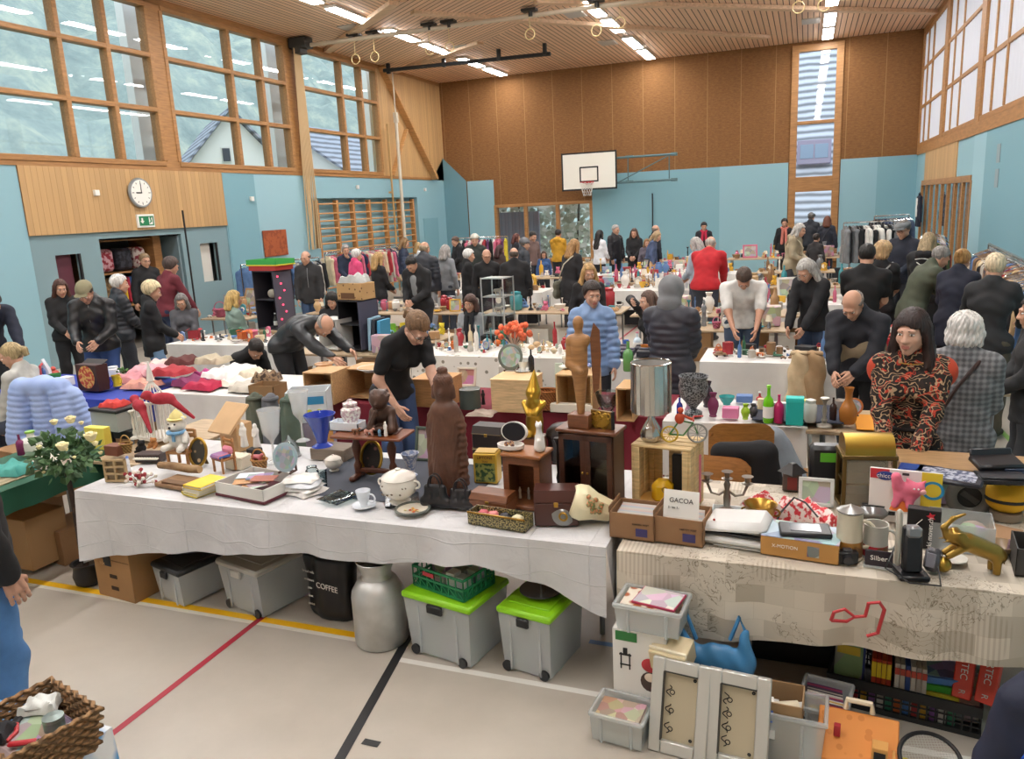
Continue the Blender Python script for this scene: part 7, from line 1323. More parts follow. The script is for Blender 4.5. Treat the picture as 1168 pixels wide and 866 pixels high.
t=bin_('clear tub of magazines standing on the lantern carton',712,822,.3,.2,.13,None,-.08,CLEAR,False,handle=None,taper=.92);t. location=(-.6,3.215,.462);q=t. location. copy();q. z=.48;mags(q,8,.24,.16,.014,9,'the upper tub',mat('#d8d0c0',.5,0,'flowers','#a0522a',2),-.08)
mk('magazine','pink edged magazine sticking out of the upper tub','magazine',q+Vector((.03,.0,.118)),-.2,[('pages',MB(). box((0,0,.005),(.2,.16,.01),.001),mat('#b03a58',.5)),('cover',MB(). box((0,0,.011),(.19,.15,.002),0),mat('#e0cfd2',.5,0,'multi'))])
def floral_frame(px,py,label,rz,lean,orn):
 t=thing('silver_picture',label,'picture frame',F0(px,py,.02),0,rot=(-lean,0,rz));w,h=.255,.41;fr=mat('#c9c9c4',.35,.5);b=MB();tt=.055
 for x in(-w/2+tt/2,w/2-tt/2):b. box((x,0,h/2),(tt,.03,h),.004)
 for z_ in(tt/2,h-tt/2):b. box((0,0,z_),(w-2*tt,.03,tt),.004)
 obj('frame',b,fr,t);obj('mount',MB(). box((0,.008,h/2),(w-2*tt,.004,h-2*tt),0),mat('#b8ac92',.6),t);obj('bevel',MB(). box((-w/2+tt-.002,-.001,h/2),(.006,.03,h-2*tt),0). box((0,-.001,h-tt),(w-2*tt,.03,.006),0),mat('#3a3a38',.4),t);c=MB()
 for i in range(orn):z_=tt+.03+i*(h-2*tt-.06)/orn;c. tube([(-w/2+tt+.02+.012*math. sin(k*.9+i),.004,z_+k*.006)for k in range(9)],.0022,4);c. ring((-w/2+tt+.035,.004,z_+.02),.01,.002,'Y',10,4)
 c. ring((w/2-tt-.015,.004,h-tt-.02),.005,.003,'Y',8,4);c. ring((w/2-tt-.02,.004,tt+.02),.005,.003,'Y',8,4);obj('scroll_pattern',c,BLACK,t);obj('back_board',MB(). box((0,.02,h/2),(w*.96,.006,h*.96),0),mat('#8a8478',.7),t)
 obj('stand_leg',MB(). box((0,.09,h*.36),(.05,.006,h*.72),.002,rx=.22),mat('#8a8478',.7),t);return t
floral_frame(771,866,'left silver picture frame with scroll pattern before the carton',-.12,.25,3);floral_frame(838,882,'right silver picture frame with scroll pattern, nearest the bin',-.1,.22,4)
q=ay(767,762,3.16);mk('cream_box','cream wooden box tilted behind the left silver frame','box',Vector((q. x,3.16,.302)),-.2,[('box',MB(). box((0,0,.07),(.17,.13,.11),.004,rx=.3),mat('#d9c9a4',.6)),('front_edge',MB(). box((0,-.055,.1),(.17,.012,.05),.002,rx=.3),mat('#ece4cc',.6))])
tag(obj('box_support',obox(.15,.14,.3),mat('#cfc8ba',.7),loc=(q. x,3.18,.001)),'pale carton underneath the tilted cream box','box')
t=bin_('large clear bin holding the brown carton behind the silver frames',872,862,.42,.2,.23,None,-.05,CLEAR,False,handle=None,dy=.3,taper=.92);t. location=(ay(876,812,3.02). x+.02,3.14,.001);q=t. location+Vector((-.03,.0,.02));mk('cardboard_box','open brown carton sitting inside the large clear bin','box',q,-.05,GEN['carton'](.3,.26,'#a58560',d=.17,flaps=False)[2])
for i,(x,y_,c,l)in enumerate(((-.02,-.02,'#e6e4de','white tube lying in the open brown carton'),(.08,-.03,'#d8ceb4','cream bottle lying in the open brown carton'))):mk('plastic_tube',l,'bottle',q+Vector((x,y_,.19)),.3*i,[('tube',MB(). cyl((-.055,0,.02),(.05,0,.025),.025,n=14),mat(c,.35)),('cap',MB(). cyl((.05,0,.025),(.07,0,.026),.018,n=12),mat('#c8c6c0',.4))])
mk('booklet','white leaflet standing in the open brown carton','leaflet',q+Vector((-.05,-.08,.1)),-.1,[('leaflet',MB(). box((0,0,.07),(.18,.006,.14),0,rx=-.2),mat('#e6e6e2',.5)),('print',MB(). box((.06,-.006,.1),(.04,.004,.05),0,rx=-.2),mat('#4a66a8',.5))])
t=thing('blue_plastic_bag','sky blue plastic carrier bag behind the tilted box','bag',(ay(816,760,3.27). x,3.27,.001),0);P=[cone((-.1,0,.08),(.1,0,.08),.1,.1,(np. array((0,1.,0)),2.2)),cone((-.11,0,.3),(.11,0,.3),.06,.06,(np. array((0,1.,0)),1.5)),cone((0,0,.1),(0,0,.3),.11,.09,(np. array((0,1.,0)),2.2)),cone((-.12,0,.3),(-.16,0,.44),.045,.018),cone((.12,0,.3),(.13,0,.46),.045,.02)];V,Q=blob(P,.009,.03,lambda F,X,Y,Z:np. maximum(F+.006*np. sin(60*X+20*Z)*np. sin(34*Z+15*X),-Z));obj('bag_body',npmesh([(V,Q,0)],[mat('#4f93c8',.3,0,'plastic',sc=.85)]),None,t);obj('handle',MB(). tube([(-.16,0,.44),(-.13,.02,.5),(-.09,.03,.38)],.01,6),mat('#4f93c8',.3),t);obj('handle',MB(). tube([(.13,0,.46),(.1,.02,.52),(.06,.03,.4)],.01,6),mat('#4f93c8',.3),t)
tag(obj('hanging_red_letters',MB(). tube([(0,0,0),(.01,0,.04),(.05,0,.06),(.09,0,.03),(.06,0,.005),(0,0,0)],.008,6). tube([(.09,0,.03),(.13,0,.04),(.14,0,.1),(.18,0,.11),(.2,0,.08),(.18,0,-.03),(.14,0,-.05)],.008,6),mat('#b02a30',.4),loc=ay(948,708,3.25)),'red plastic letter shapes hanging on the front of the printed cloth','letters')
t=bin_('grey clear box filled with music discs',940,822+30,.2,.26,.16,None,-.18,CLEARG,False,handle=None,taper=.94);q=t. location. copy();rr=random. Random(12)
for i in range(20):mk('music_disc','slim music disc case standing in the clear disc box','disc case',q+Vector((-.07+.0*i,-.1+i*.0098,.02))+Vector((.07,0,0)),-.18,[('case',MB(). box((0,0,.066),(.15,.0078,.13),0,rx=-.1),mat(rr. choice(['#b03a58','#3a4f8c','#c8c0b4','#6a3a6a','#d0b040','#3a3a40','#8aa0b8','#d8d4cc']),.3))],'music discs in the clear box')
p=F0(1042,862,.42);t=thing('book_crate','black plastic crate of books and films under the printed cloth','crate',p,-.16);w,d,h=.62,.36,.15;DK=mat('#1c1c1e',.45)
def rails(x0,x1,y,ax_):
 b=MB();n=18
 for z_,hh in((.012,.024),(h-.025,.05)):b. box(((x0+x1)/2,y,z_)if ax_=='X' else(y,(x0+x1)/2,z_),(abs(x1-x0),.012,hh)if ax_=='X' else(.012,abs(x1-x0),hh),0)
 for i in range(n+1):x=x0+(x1-x0)*i/n;b. box((x,y,h/2)if ax_=='X' else(y,x,h/2),(.007,.007,h-.04),0)
 for z_ in(.05,.08):b. box(((x0+x1)/2,y,z_)if ax_=='X' else(y,(x0+x1)/2,z_),(abs(x1-x0),.006,.006)if ax_=='X' else(.006,abs(x1-x0),.006),0)
 return b
for y_ in(-d/2,d/2):obj('side_grille',rails(-w/2,w/2,y_,'X'),DK,t)
for x in(-w/2,w/2):obj('end_grille',rails(-d/2,d/2,x,'Y'),DK,t)
obj('floor_panel',MB(). box((0,0,.006),(w,d,.012),0),DK,t);Mt=Matrix. Translation(p)@Matrix. Rotation(-.16,4,'Z')
tq=Mt@Vector((-.23,-.08,.014));mk('comic_book','large green comic album facing out of the black crate','book',tq,-.2,[('cover',MB(). box((0,0,.15),(.13,.03,.29),.002,rx=-.15),mat('#6a8a50',.4,0,'multi',sc=.6)),('spine',MB(). box((.062,0,.15),(.01,.032,.29),.002,rx=-.15),mat('#3a4a8c',.4)),('title',MB(). box((0,-.04,.24),(.1,.004,.04),0,rx=-.15),mat('#d8b83a',.4))])
cols=['#c8482a','#b8342a','#c8542e','#b83c2a'];
for i in range(4):q=Mt@Vector((-.125+i*.021,-.06,.014));mk('comic_book','%s red and yellow comic spine right of the green album'%ORD[i],'book',q,-.1,[('spine',MB(). box((0,0,.11),(.019,.16,.22),.002,rx=-.12),mat(cols[i],.45)),('yellow_top',MB(). box((0,-.083,.185),(.0185,.004,.07),0,rx=-.12),mat('#e2c22c',.45))],'red and yellow comics')
for i,c in enumerate(('#cfc8bc','#c8c0b0','#2f4a86','#d8d0c4','#c0b8ac','#cfc8bc')):q=Mt@Vector((-.03+i*.022,-.06,.014));mk('comic_book','%s pale comic spine right of the red comics'%ORD[i]if c!='#2f4a86' else 'blue comic spine among the pale ones','book',q,-.08,[('spine',MB(). box((0,0,.11),(.02,.16,.22),.002,rx=-.12),mat(c,.45)),('red_top',MB(). box((0,-.083,.2),(.0195,.004,.03),0,rx=-.12),mat('#b8402e',.45))])
for i,(z_,c,l)in enumerate(((.1,'#d8c83a','yellow children book lying in the black crate'),(.14,'#4aa83a','green children book lying in the black crate'),(.18,'#4a7ab8','blue children book topmost on the lying books'))):q=Mt@Vector((.15,-.02,z_));mk('book',l,'book',q,-.2+.1*i,[('cover',MB(). box((0,0,.016),(.16,.2,.032),.002),mat(c,.45)),('printed_front',MB(). box((0,0,.033),(.14,.17,.002),0),mat(c,.5,0,'multi',sc=.8))])
tag(obj('film_case_filler',MB(). box((0,0,.04),(.2,.22,.08),.004),mat('#3a3a40',.5,0,'multi'),loc=Mt@Vector((.15,-.0,.014)),rot=-.16),'stack of film cases under the lying children books','film cases')
for i in range(13):q=Mt@Vector((-.24+i*.036,-.1,.014));tag(obj('film_case',MB(). box((0,0,.045),(.03,.012,.09),.001),mat(['#4a7ab8','#c84a4a','#d8a83a','#8a5aa0','#e0e0dc','#3a8a6a','#c86a3a'][i%7],.4),loc=q+Vector((.0,-.05,0)),rot=-.16),'%s small coloured film case behind the crate grille'%ORD[i],'film case','film cases behind the grille')
for i,(x,l)in enumerate(((.235,'left bright red game carton with white lettering'),(.325,'right bright red game carton with white lettering'))):t=thing('game_carton',l,'game box',Mt@Vector((x,-.1,.16)),0,rot=(-.5,0,-.3-.1*i));obj('carton',MB(). box((0,0,.1),(.075,.07,.26),.004),mat('#d83a26',.4),t);lbl(t,'WERTEC',.04,WHITE,(.0,-.037,.13),rot=(PI/2,PI/2,0));lbl(t,'R',.035,WHITE,(0,-.037,.0),rot=(PI/2,PI/2,0))
tag(obj('book_prop',MB(). box((0,0,.07),(.17,.2,.14),.004),mat('#c8a890',.5,0,'multi'),loc=Mt@Vector((.235,.0,.014)),rot=-.16),'thick picture book under the red game cartons','book')
mk('magazine','blue magazine standing behind the red cartons','magazine',Mt@Vector((.29,.12,.014)),-.4,[('pages',MB(). box((0,0,.13),(.15,.012,.26),.001),mat('#5a7a9a',.4)),('cover',MB(). box((0,-.008,.13),(.14,.003,.25),0),mat('#8aa0b0',.4,0,'multi'))])
p=at(978,866,.08);p. z=.085;t=thing('honeycomb_play_house','orange honeycomb printed play house with a white carrying handle','toy',p+Vector((0,.06,0)),-.1,rot=(0,0,-.1));HC=mat('#d98a3a',.6,0,'dots','#c97a2c',1.4);t. scale=(.86,)*3;obj('roof_panel',MB(). box((0,0,.05),(.36,.26,.02),.005,rx=.6),HC,t);obj('back_panel',MB(). box((0,.1,.02),(.34,.02,.2),.004),mat('#c9822e',.6),t);obj('handle',MB(). tube([(-.06,.1,.14),(-.055,.1,.19),(.055,.1,.19),(.06,.1,.14)],.014,8),mat('#e2d6bc',.4),t);obj('chimney',MB(). box((-.09,-.01,.085),(.03,.03,.06),.003),mat('#b02a34',.5),t);d_=obj('dormer',MB(). box((.1,-.05,.045),(.07,.07,.08),.003),mat('#d8a058',.6),t);obj('dormer_window',MB(). box((.1,-.087,.04),(.05,.004,.05),0),BLACK,d_)
for s in(-1,1):obj('side_wall',MB(). box((s*.16,.0,-.03),(.012,.18,.16),.003),mat('#d9a25a',.6),t)
p=at(1062,856,.16);t=thing('badminton_racket','black badminton racket leaning on the book crate','racket',Vector((p. x,p. y,.12)),0,rot=(.55,0,.25));b=MB(). ring((0,0,0),.115,.009,n=36,k=8,sy=.9);obj('hoop',b,mat('#1a1a1d',.35),t);s_=MB()
for i in range(-9,10):q=.0112*i;r_=math. sqrt(max(0,.112**2-q*q));s_. tube([(q,-r_*.9,0),(q,r_*.9,0)],.0009,3);s_. tube([(-r_,q*.9,0),(r_,q*.9,0)],.0009,3)
obj('strings',s_,mat('#c9c8c0',.5),t);obj('shaft',MB(). tube([(-.11,-.02,0),(-.25,-.08,-.01)],.006,6),BLACK,t);obj('yellow_grip',MB(). ring((-.1,-.02,0),.02,.004,n=10),mat('#d8c83a',.5),t)
tag(obj('cable_bundle',MB(). tube([F0(906,862)+Vector((.03*math. cos(i*.9),.03*math. sin(i*.9),.02+.012*i))for i in range(18)],.007,6),BLACK),'coil of black cable beside the clear disc box','cable')
P=[cone((.0,0,.95),(0,0,.4),.12,.16),cone((-.12,-.02,.9),(-.2,-.05,.5),.07,.08),cone((.14,0,.92),(.2,0,.45),.08,.1)];V,Q=blob(P,.016,.05,lambda F,X,Y,Z:np. maximum(F+.01*np. sin(26*Z+9*X)*np. sin(20*X+4),.36-Z));q=at(1175,866,.45);t=thing('hanging_jacket','navy jacket with blue lining draped over a chair at the right edge','jacket',(q. x+.06,q. y+.12,-.13),0)
me=npmesh([(V*np. array((.8,.8,.8)),Q,0)],[mat('#1b2138',.7,0,'cloth')]);obj('jacket',me,None,t);obj('blue_lining',MB(). box((-.1,-.1,.46),(.04,.05,.3),.015,ry=.4),mat('#2450b0',.5),t);b=MB();[b. cyl((x,y_,.135),(x,y_,.6),.012,n=8)for x in(-.08,.12)for y_ in(0,.1)];b. box((.02,.05,.6),(.26,.14,.02));obj('chair_frame',b,BLACK,t)
for x,w_ in((.05,.5),(.62,.5)):tag(obj('shade_block',MB(). box((x,4.0,.2),(w_,.35,.4),.01),mat('#1b1b1e',.7)),'added black block standing in for shade under the printed cloth, %s'%('left' if x<.3 else 'right'),'box')  # made-up black blocks that stand in for the darkness under the table
p=F0(91,672,.08);t=thing('rose_tree','artificial rose tree with cream blooms in a black pot','plant',p,0);u=UF(91,672);obj('pot',MB(). lathe([(10*u,0),(14*u,3*u),(16*u,12*u),(14*u,22*u),(15*u,25*u),(17*u,27*u),(14*u,27*u),(12*u,20*u)],22),mat('#211f21',.5),t);top=ay(76,536,p. y)-p;obj('trunk',MB(). tube([(0,0,.06),(-.02,0,.3),(top. x*.6,0,top. z*.6),(top. x,0,top. z)],[.022,.02,.019,.016],10),mat('#4a3a30',.9,0,'noise','#2a201a',8),t);obj('soil',MB(). cyl((0,0,20*u),(0,0,23*u),12*u,n=16),mat('#3a2e26',.95),t)
rr=random. Random(21);fo=MB();c=Vector((top. x+.0,0,top. z+.1))
for i in range(300):
 v=Vector((rr. gauss(0,1),rr. gauss(0,1),rr. gauss(0,1))). normalized();q=c+Vector((v. x*.2,v. y*.17,v. z*.14))*rr. uniform(.45,1.05);L_=rr. uniform(.045,.075);dn=(v+Vector((rr. gauss(0,.5),rr. gauss(0,.5),rr. gauss(-.2,.5)))). normalized();sd=dn. cross(Vector((rr. gauss(0,1),rr. gauss(0,1),1))). normalized();up_=sd. cross(dn)*.006
 fo. m(rr. randrange(2)). add([q,q+dn*L_*.4+sd*L_*.42-up_,q+dn*L_,q+dn*L_*.4-sd*L_*.42-up_,q+dn*L_*.5+up_],[(0,1,4),(1,2,4),(2,3,4),(3,0,4)])
obj('foliage',fo,[mat('#3f5c3c',.55),mat('#577a4e',.55)],t)
def rose(q,r_,full=True):
 b=MB()
 for k in range(3 if full else 2):
  n=5-k
  for i in range(n):
   a=2*PI*i/n+k*.6;M=Matrix. Translation(q)@Matrix. Rotation(a,4,'Z')@Euler((0,.75-k*.32,0)). to_matrix(). to_4x4();pr=MB(). ball((0,0,r_*.55),(r_*.16,r_*(.5-.1*k),r_*.55),8,6);b. add([tuple(v)for v in pr. v],pr. f,M)
 b. ball(tuple(q+Vector((0,0,r_*.45))),r_*.62,10,7);return b
for px,py,r_,f in((72,513,.05,1),(104,502,.052,1),(62,484,.032,0),(81,482,.042,1),(109,508,.026,0),(45,512,.025,0),(85,523,.016,0),(50,540,.016,0),(76,514,.016,0),(115,518,.018,0),(93,484,.02,0)):q=ay(px,py,p. y-.17 if f else p. y-.14)-p;obj('rose',rose(q,r_,f),mat('#e6dca0',.7,0,'noise','#efe4b8',6),t)
q=at(122,832,.5);X_,Y_=q. x,q. y;table('small table under the blue and white cloth at the lower left',X_-.8,X_-.01,Y_-.75,Y_-.01,.5);cover('white cloth with blue print on the small table at the lower left',X_-.81,X_,Y_-.76,Y_,.5,mat('#e6e8ea',.7,0,'speck','#5a9ad0',.35),.3,.3,.3,.3,seed=9)
q=at(34,868,.51);t=thing('wicker_basket','square wicker basket of tools on the blue and white cloth','basket',(q. x,q. y+.03,.508),-.25);w,d,h=.34,.3,.17;WK=mat('#9a7650',.85,0,'weave',sc=.8);b=MB()
for j in range(10):
 z_=.01+j*.0165;k=1+.015*j
 pts=[]
 for i in range(48):
  s_=i/48*4;e=int(s_);f=s_-e;c_=[(-1,-1),(1,-1),(1,1),(-1,1),(-1,-1)];x=c_[e][0]+(c_[e+1][0]-c_[e][0])*f;y_=c_[e][1]+(c_[e+1][1]-c_[e][1])*f;o_=.006*(1 if(i+j)%2 else-1);pts. append((x*(w/2*k*.92+o_),y_*(d/2*k*.92+o_),z_))
 b. tube(pts,.0105,6,True)
obj('woven_side',b,WK,t);obj('floor_panel',MB(). box((0,0,.01),(w*.86,d*.86,.012),.002),WK,t)
for nm,l,x,y_,c,pr in(('pliers','black pliers with red grips in the wicker basket',-.08,-.03,'#1c1c1f','p'),('pocket_knife','red penknife in the wicker basket',.07,-.06,'#b0202c','k'),('magnifier_tin','grey round tin in the wicker basket',.06,.05,'#7d8a86','t'),('pouch','black cloth pouch in the wicker basket',-.08,-.1,'#1d1d22','c'),('pouch','pale folded pouch in the wicker basket',-.1,.08,'#cfd2ce','c')):
 L0=t. location+Matrix. Rotation(-.25,4,'Z'). to_3x3()@Vector((x,y_,.11))
 if pr=='p':ps=[('jaw',MB(). box((0,.03,0),(.03,.05,.015),.005),mat(c,.4)),('grip',MB(). tube([(-.01,.01,0),(-.03,-.04,0),(-.02,-.09,0)],.008,6),mat('#b02a30',.5)),('grip',MB(). tube([(.01,.01,0),(.03,-.04,0),(.02,-.09,0)],.008,6),mat('#b02a30',.5))]
 elif pr=='k':ps=[('handle',MB(). box((0,0,.01),(.1,.025,.018),.008),mat(c,.35)),('blade',MB(). box((.06,0,.014),(.06,.012,.003),.001),CHROME)]
 elif pr=='t':ps=[('tin',MB(). lathe([(.035,-.02),(.035,.03)],20),mat(c,.35,.6)),('lid',MB(). lathe([(.036,.03),(.036,.042),(1e-4,.045)],20),mat('#93a09c',.3,.6))]
 else:ps=[('pouch',GEN['cloth'](.13,.05,c,d=.1,seed=len(l))[2][0][1],mat(c,.8)),('zip',MB(). box((0,-.04,.02),(.08,.004,.004),0),STEEL)]
 mk(nm,l,'tool' if pr in 'pk' else 'container',L0,.5,ps)
tag(obj('basket_filling',MB(). box((0,0,.055),(w*.82,d*.82,.09),.02),mat('#4a3a30',.9,0,'multi'),loc=t. location+Vector((0,0,.005)),rot=-.25),'jumble of dark cloth filling the wicker basket','cloth')
# ---------------------------------------------------------------- the stalls behind
WC=mat('#d6d4d0',.85,0,'noise','#dfddd9',1.5);Z1=.75
def stall(label,x0,x1,y0,y1,clothl=None,m=None,drop=.5,seed=1,top='#b9a283',**k):
 table('folding table '+label,x0,x1,y0,y1,top=top)
 if not k. get('empty'):
  rr=random. Random(seed*3+int(x0*10));n=int((x1-x0)/.55);short=label. replace('under the','with the'). replace('of the ','')
  for i in range(n):
   c=rr. choice(['#a07c54','#8f6c48','#b08a62','#55585e','#2a2b30','#c8c4ba']);tag(obj('carton',MB(). box((0,0,.2),(rr. uniform(.28,.4),.3,rr. uniform(.28,.44)),.006),mat(c,.8),loc=(x0+.38+(x1-x0-.76)*i/max(1,n-1),(y0+y1)/2+.04,rr. uniform(.01,.03)),rot=rr. uniform(-.1,.1)),'%s carton from the left under the table %s'%(ORD[i],' '. join(short. split()[:7])),'box')
 if clothl:cover(clothl,x0-.02,x1+.02,y0-.02,y1+.02,.725,m or WC,drop,k. get('left',.3),k. get('right',.3),.2,seed=seed)
S_=lambda kind,px,py,w,h,c,l,y,dy=0,z=Z1-.02,**k:setattr(place(kind,px,py,z,w,h,c,l,y=y,dy=dy,**k),'name',k. get('name')or GEN[kind](.1,.1,'#888888')[0])if False else place(kind,px,py,z,w,h,c,l,y=y,dy=dy,**k)
def S(kind,px,py,w,h,c,l,z=Z1,**k):return place(kind,px,py,z,w,h,c,l,**k)
stall('under the dark green cloth at the left',-5.5,-4.82,2.95,4.3,'dark green cloth on the table at the left edge',mat('#1f5a42',.7,0,'noise'),.16,3,right=.16)
tag(obj('tablecloth',MB(). box((-5.2,3.35,.735),(.6,.6,.012),.004),mat('#cdbd9c',.8,0,'plaid','#8f8468',.6)),'beige checked cloth lying on the dark green cloth','tablecloth')
S('sbottle',35,516,26,24,'#e2e4de','white plastic canister with green cap on the green table',cap='#8ac04a',dy=.2);S('cloth',10,541,40,14,'#4f9f96','turquoise knitted piece on the checked cloth',z=.745);S('cloth',52,532,40,12,'#cfc6b8','pale beige cloth in front of the white canister',z=.745);S('box',102,516,30,26,'#e6d65a','yellow printed newspaper block behind the rose blooms',d=10,dy=1.5);S('bottle',22,520,9,24,'#7a2a5a','plum bottle beside the white canister',dy=.6);S('box',118,524,20,12,'#7a4a38','brown wooden box with a paper slip behind the rose tree',dy=1.5)
for px,py,w,h,c,l in((52,612,46,48,'#a98258','fruit carton with black printed panel under the green table'),(14,618,40,56,'#8f6c48','brown carton with black triangle under the green table'),(52,655,50,40,'#9c7550','lower brown carton beside the table leg')):
 p=F0(px,py,.3);u=mpp(p);t=thing('cardboard_box',l,'box',p+Vector((-.1,0,.28 if py<640 else 0)),-.15);obj('carton',MB(). box((0,0,h*u/2),(w*u,.3,h*u),.004),mat(c,.85,0,'noise'),t);obj('black_print',MB(). box((0,-.151,h*u*.6),(w*u*.6,.003,h*u*.4),0),BLACK,t)
tag(obj('cardboard_box',MB(). box((0,0,.14),(.5,.3,.278),.004),mat('#7d5d40',.85),loc=F0(14,618,.3)+Vector((-.2,0,0))),'wide brown carton at the bottom of the left stack','box')
q=ay(48,452,4.8);t=thing('quilted_jacket','light blue quilted jacket hung over a chair back','jacket',(q. x,4.8,0),.15);P=[cone((-.2,0,1.0),(-.27,-.03,.55),.1,.12,None,(.008,.05)),cone((.2,0,1.0),(.27,-.03,.5),.1,.12,None,(.008,.05)),cone((0,.04,1.0),(0,.04,.5),.12,.14,None,(.008,.05)),cone((-.18,0,1.02),(.18,0,1.02),.075),cone((.3,.02,.95),(.42,.03,.6),.07,.06,None,(.008,.05))];V,Q=blob(P,.01,.03,lambda F,X,Y,Z:np. maximum(F,.45-Z));obj('jacket',npmesh([(V,Q,0)],[mat('#8ea6dc',.5,0,'noise','#a3b8e4')]),None,t);b=MB();[b. cyl((x,y_,0),(x,y_,.5 if y_<0 else.45),.014,n=8)for x in(-.2,.2)for y_ in(-.05,.35)];b. box((0,.15,.45),(.44,.42,.03));obj('chair_frame',b,BLACK,t)
stall('behind the cage and the clear box',-4.79,-4.28,3.95,5.1)
t=mk('crate_tub','clear plastic box of white crockery beside the bird cage','storage box',at(132,502,Z1)+Vector((-.1,.14,.06)),-.1,[('tub',obox(.3,.24,.15),CLEAR),('lid',MB(). box((0,0,.16),(.32,.26,.025),.006),BLACK),('crockery',MB(). ball((-.06,0,.07),(.06,.06,.05)). ball((.06,.02,.07),(.06,.06,.05)),WHITE)]);S('box',138,502,28,10,'#1d1e22','flat black carton under the clear plastic box',d=26,dy=.6,z=.735);S('cloth',132,468,28,8,'#c8403a','red cloth on the clear box lid',y=t. location. y,dy=0). location. z=t. location. z+.174
p=at(170,503,Z1)+Vector((0,.1,0));u=mpp(p);t=thing('bird_cage','white wooden decorative bird cage with pointed roof','bird cage',p,-.25);w,h=36*u,44*u;CW=mat('#e2e0da',.6);obj('base',MB(). box((0,0,.012),(w*1.08,w*.9,.024),.004),CW,t);b=MB()
for s in(-1,1):
 for i in range(9):x=-w/2+i*w/8;b. box((x,s*w*.4,h/2),(.006 if i%8 else.016,.008,h),0)
 for i in range(1,7):b. box((s*w/2,-w*.4+i*w*.114,h/2),(.008,.006,h),0)
b. box((0,-w*.4,h),(w,.014,.016),0). box((0,w*.4,h),(w,.014,.016),0). box((-w/2,0,h),(.014,w*.8,.016),0). box((w/2,0,h),(.014,w*.8,.016),0);obj('bars',b,CW,t);b=MB()
for i in range(16):a=2*PI*i/16;b. tube([(w*.5*math. cos(a),w*.4*math. sin(a),h),(w*.2*math. cos(a),w*.16*math. sin(a),h+.1),(0,0,h+.16)],.004,4)
obj('roof_bars',b,CW,t);obj('finial',MB(). cyl((0,0,h+.15),(0,0,h+.3),.03,.006),CW,t)
for px,py,l,rz in((160,470,'red fabric bird with long tail perched on the cage front',-.5),(186,462,'dark red fabric bird on the right cage corner',.6)):
 P=[ell((0,0,.05),(.09,.045,.045)),ell((-.1,0,.085),(.04,.035,.035)),cone((.06,0,.03),(.2,0,-.12),.028,.012),cone((-.13,0,.08),(-.15,0,.075),.01,.004)];V,Q=blob(P,.007,.02);q=ay(px,py,p. y-w*.42);mk('fabric_bird',l,'decoration',q,rz,[('bird',npmesh([(V,Q,0)],[mat('#9c1e30',.8,0,'noise','#b83a48',4)]),None)])
for px,h_,l in((147,36,'left white pointed wooden obelisk behind the cage'),(157,30,'right white wooden cone behind the cage')):S('candlestick',px,452,12,h_,'#e4e2dc',l,m=CW,y=4.4,dy=0). location. z=Z1
stall('under the cobalt cloth at the left',-7.95,-6.12,5.5,6.4,'cobalt blue cloth under the pizza carton',mat('#243a9a',.7),.12,4)
p=at(43,436,Z1)+Vector((-.1,.2,0));t=thing('flat_iron','white steam iron standing on its heel on the cobalt table','iron',p,.3);obj('sole_body',MB(). prism([(-.07,0),(.07,0),(.06,.1),(0,.22)],.05,Euler((PI/2,0,0)). to_matrix(). to_4x4()),mat('#e0e2e6',.3),t);obj('tank',MB(). ball((0,-.06,.08),(.035,.02,.05)),mat('#5a7ab0',.3),t);obj('handle',MB(). tube([(0,-.03,.03),(0,-.1,.06),(0,-.09,.15),(0,-.02,.18)],.014,8),mat('#c84a4a',.4),t)
q=at(99,447,Z1)+Vector((0,.1,.0));u=mpp(q);t=thing('pizza_carton','square carton with a round pizza plate picture','box',q,-.08);obj('carton',MB(). box((0,0,15*u),(34*u,.14,30*u),.003),mat('#3a1d18',.45),t);obj('pizza_print',MB(). lathe([(1e-4,.0),(13*u,0),(13*u,.002),(1e-4,.002)],28,M=Matrix. Translation((0,-.071,16*u))@Euler((PI/2,0,0)). to_matrix(). to_4x4()),mat('#b8402a',.5,0,'speck','#d8b060',3),t);obj('top_flap',MB(). box((0,.04,31*u),(34*u,.1,.006),0,rx=.5),mat('#2a2220',.5),t)
for px,py,c,l,k in((121,444,'#2a3fb0','cobalt mug at the end of the cobalt table','mug'),(131,441,'#d8c030','yellow mug beside the cobalt mug','mug'),(62,440,'#3f8a4a','green bowl beside the pizza carton','bowl'),(75,440,'#e0e0dc','white carton block left of the pizza carton','box'),(60,431,'#c84a3a','small red toy behind the green bowl','toycar'),(128,431,'#e8eeee','glass jar behind the mugs','jar'),(139,432,'#4a6a3a','small green pot plant right of the mugs','bouquet')):S(k,px,py,13,13 if k!='box' else 10,c,l,dy=.4)
stall('under the clothes heap',-6.0,-4.2,5.85,6.75,'white cloth on the clothes heap table hanging to mid height',None,.42,6)
gar=[(142,436,40,'rose'),(165,432,46,'pink'),(190,438,44,'red'),(212,440,40,'plum'),(176,425,40,'blush'),(205,425,38,'brown'),(228,444,40,'crimson'),(250,436,44,'white'),(272,440,46,'ivory'),(262,426,40,'white'),(288,436,34,'cream'),(240,424,36,'beige'),(232,432,32,'magenta'),(156,443,36,'coral'),(278,446,44,'stone')]
HX={'rose':'#c98a92','pink':'#d8a0a8','red':'#a3323a','plum':'#7a2f58','blush':'#e0bfb8','brown':'#5a2f2c','crimson':'#b02848','white':'#eceae6','ivory':'#e6e0d4','cream':'#d8cdb8','beige':'#b8ac94','magenta':'#a83a78','coral':'#d89a88','stone':'#c2bcb0'}
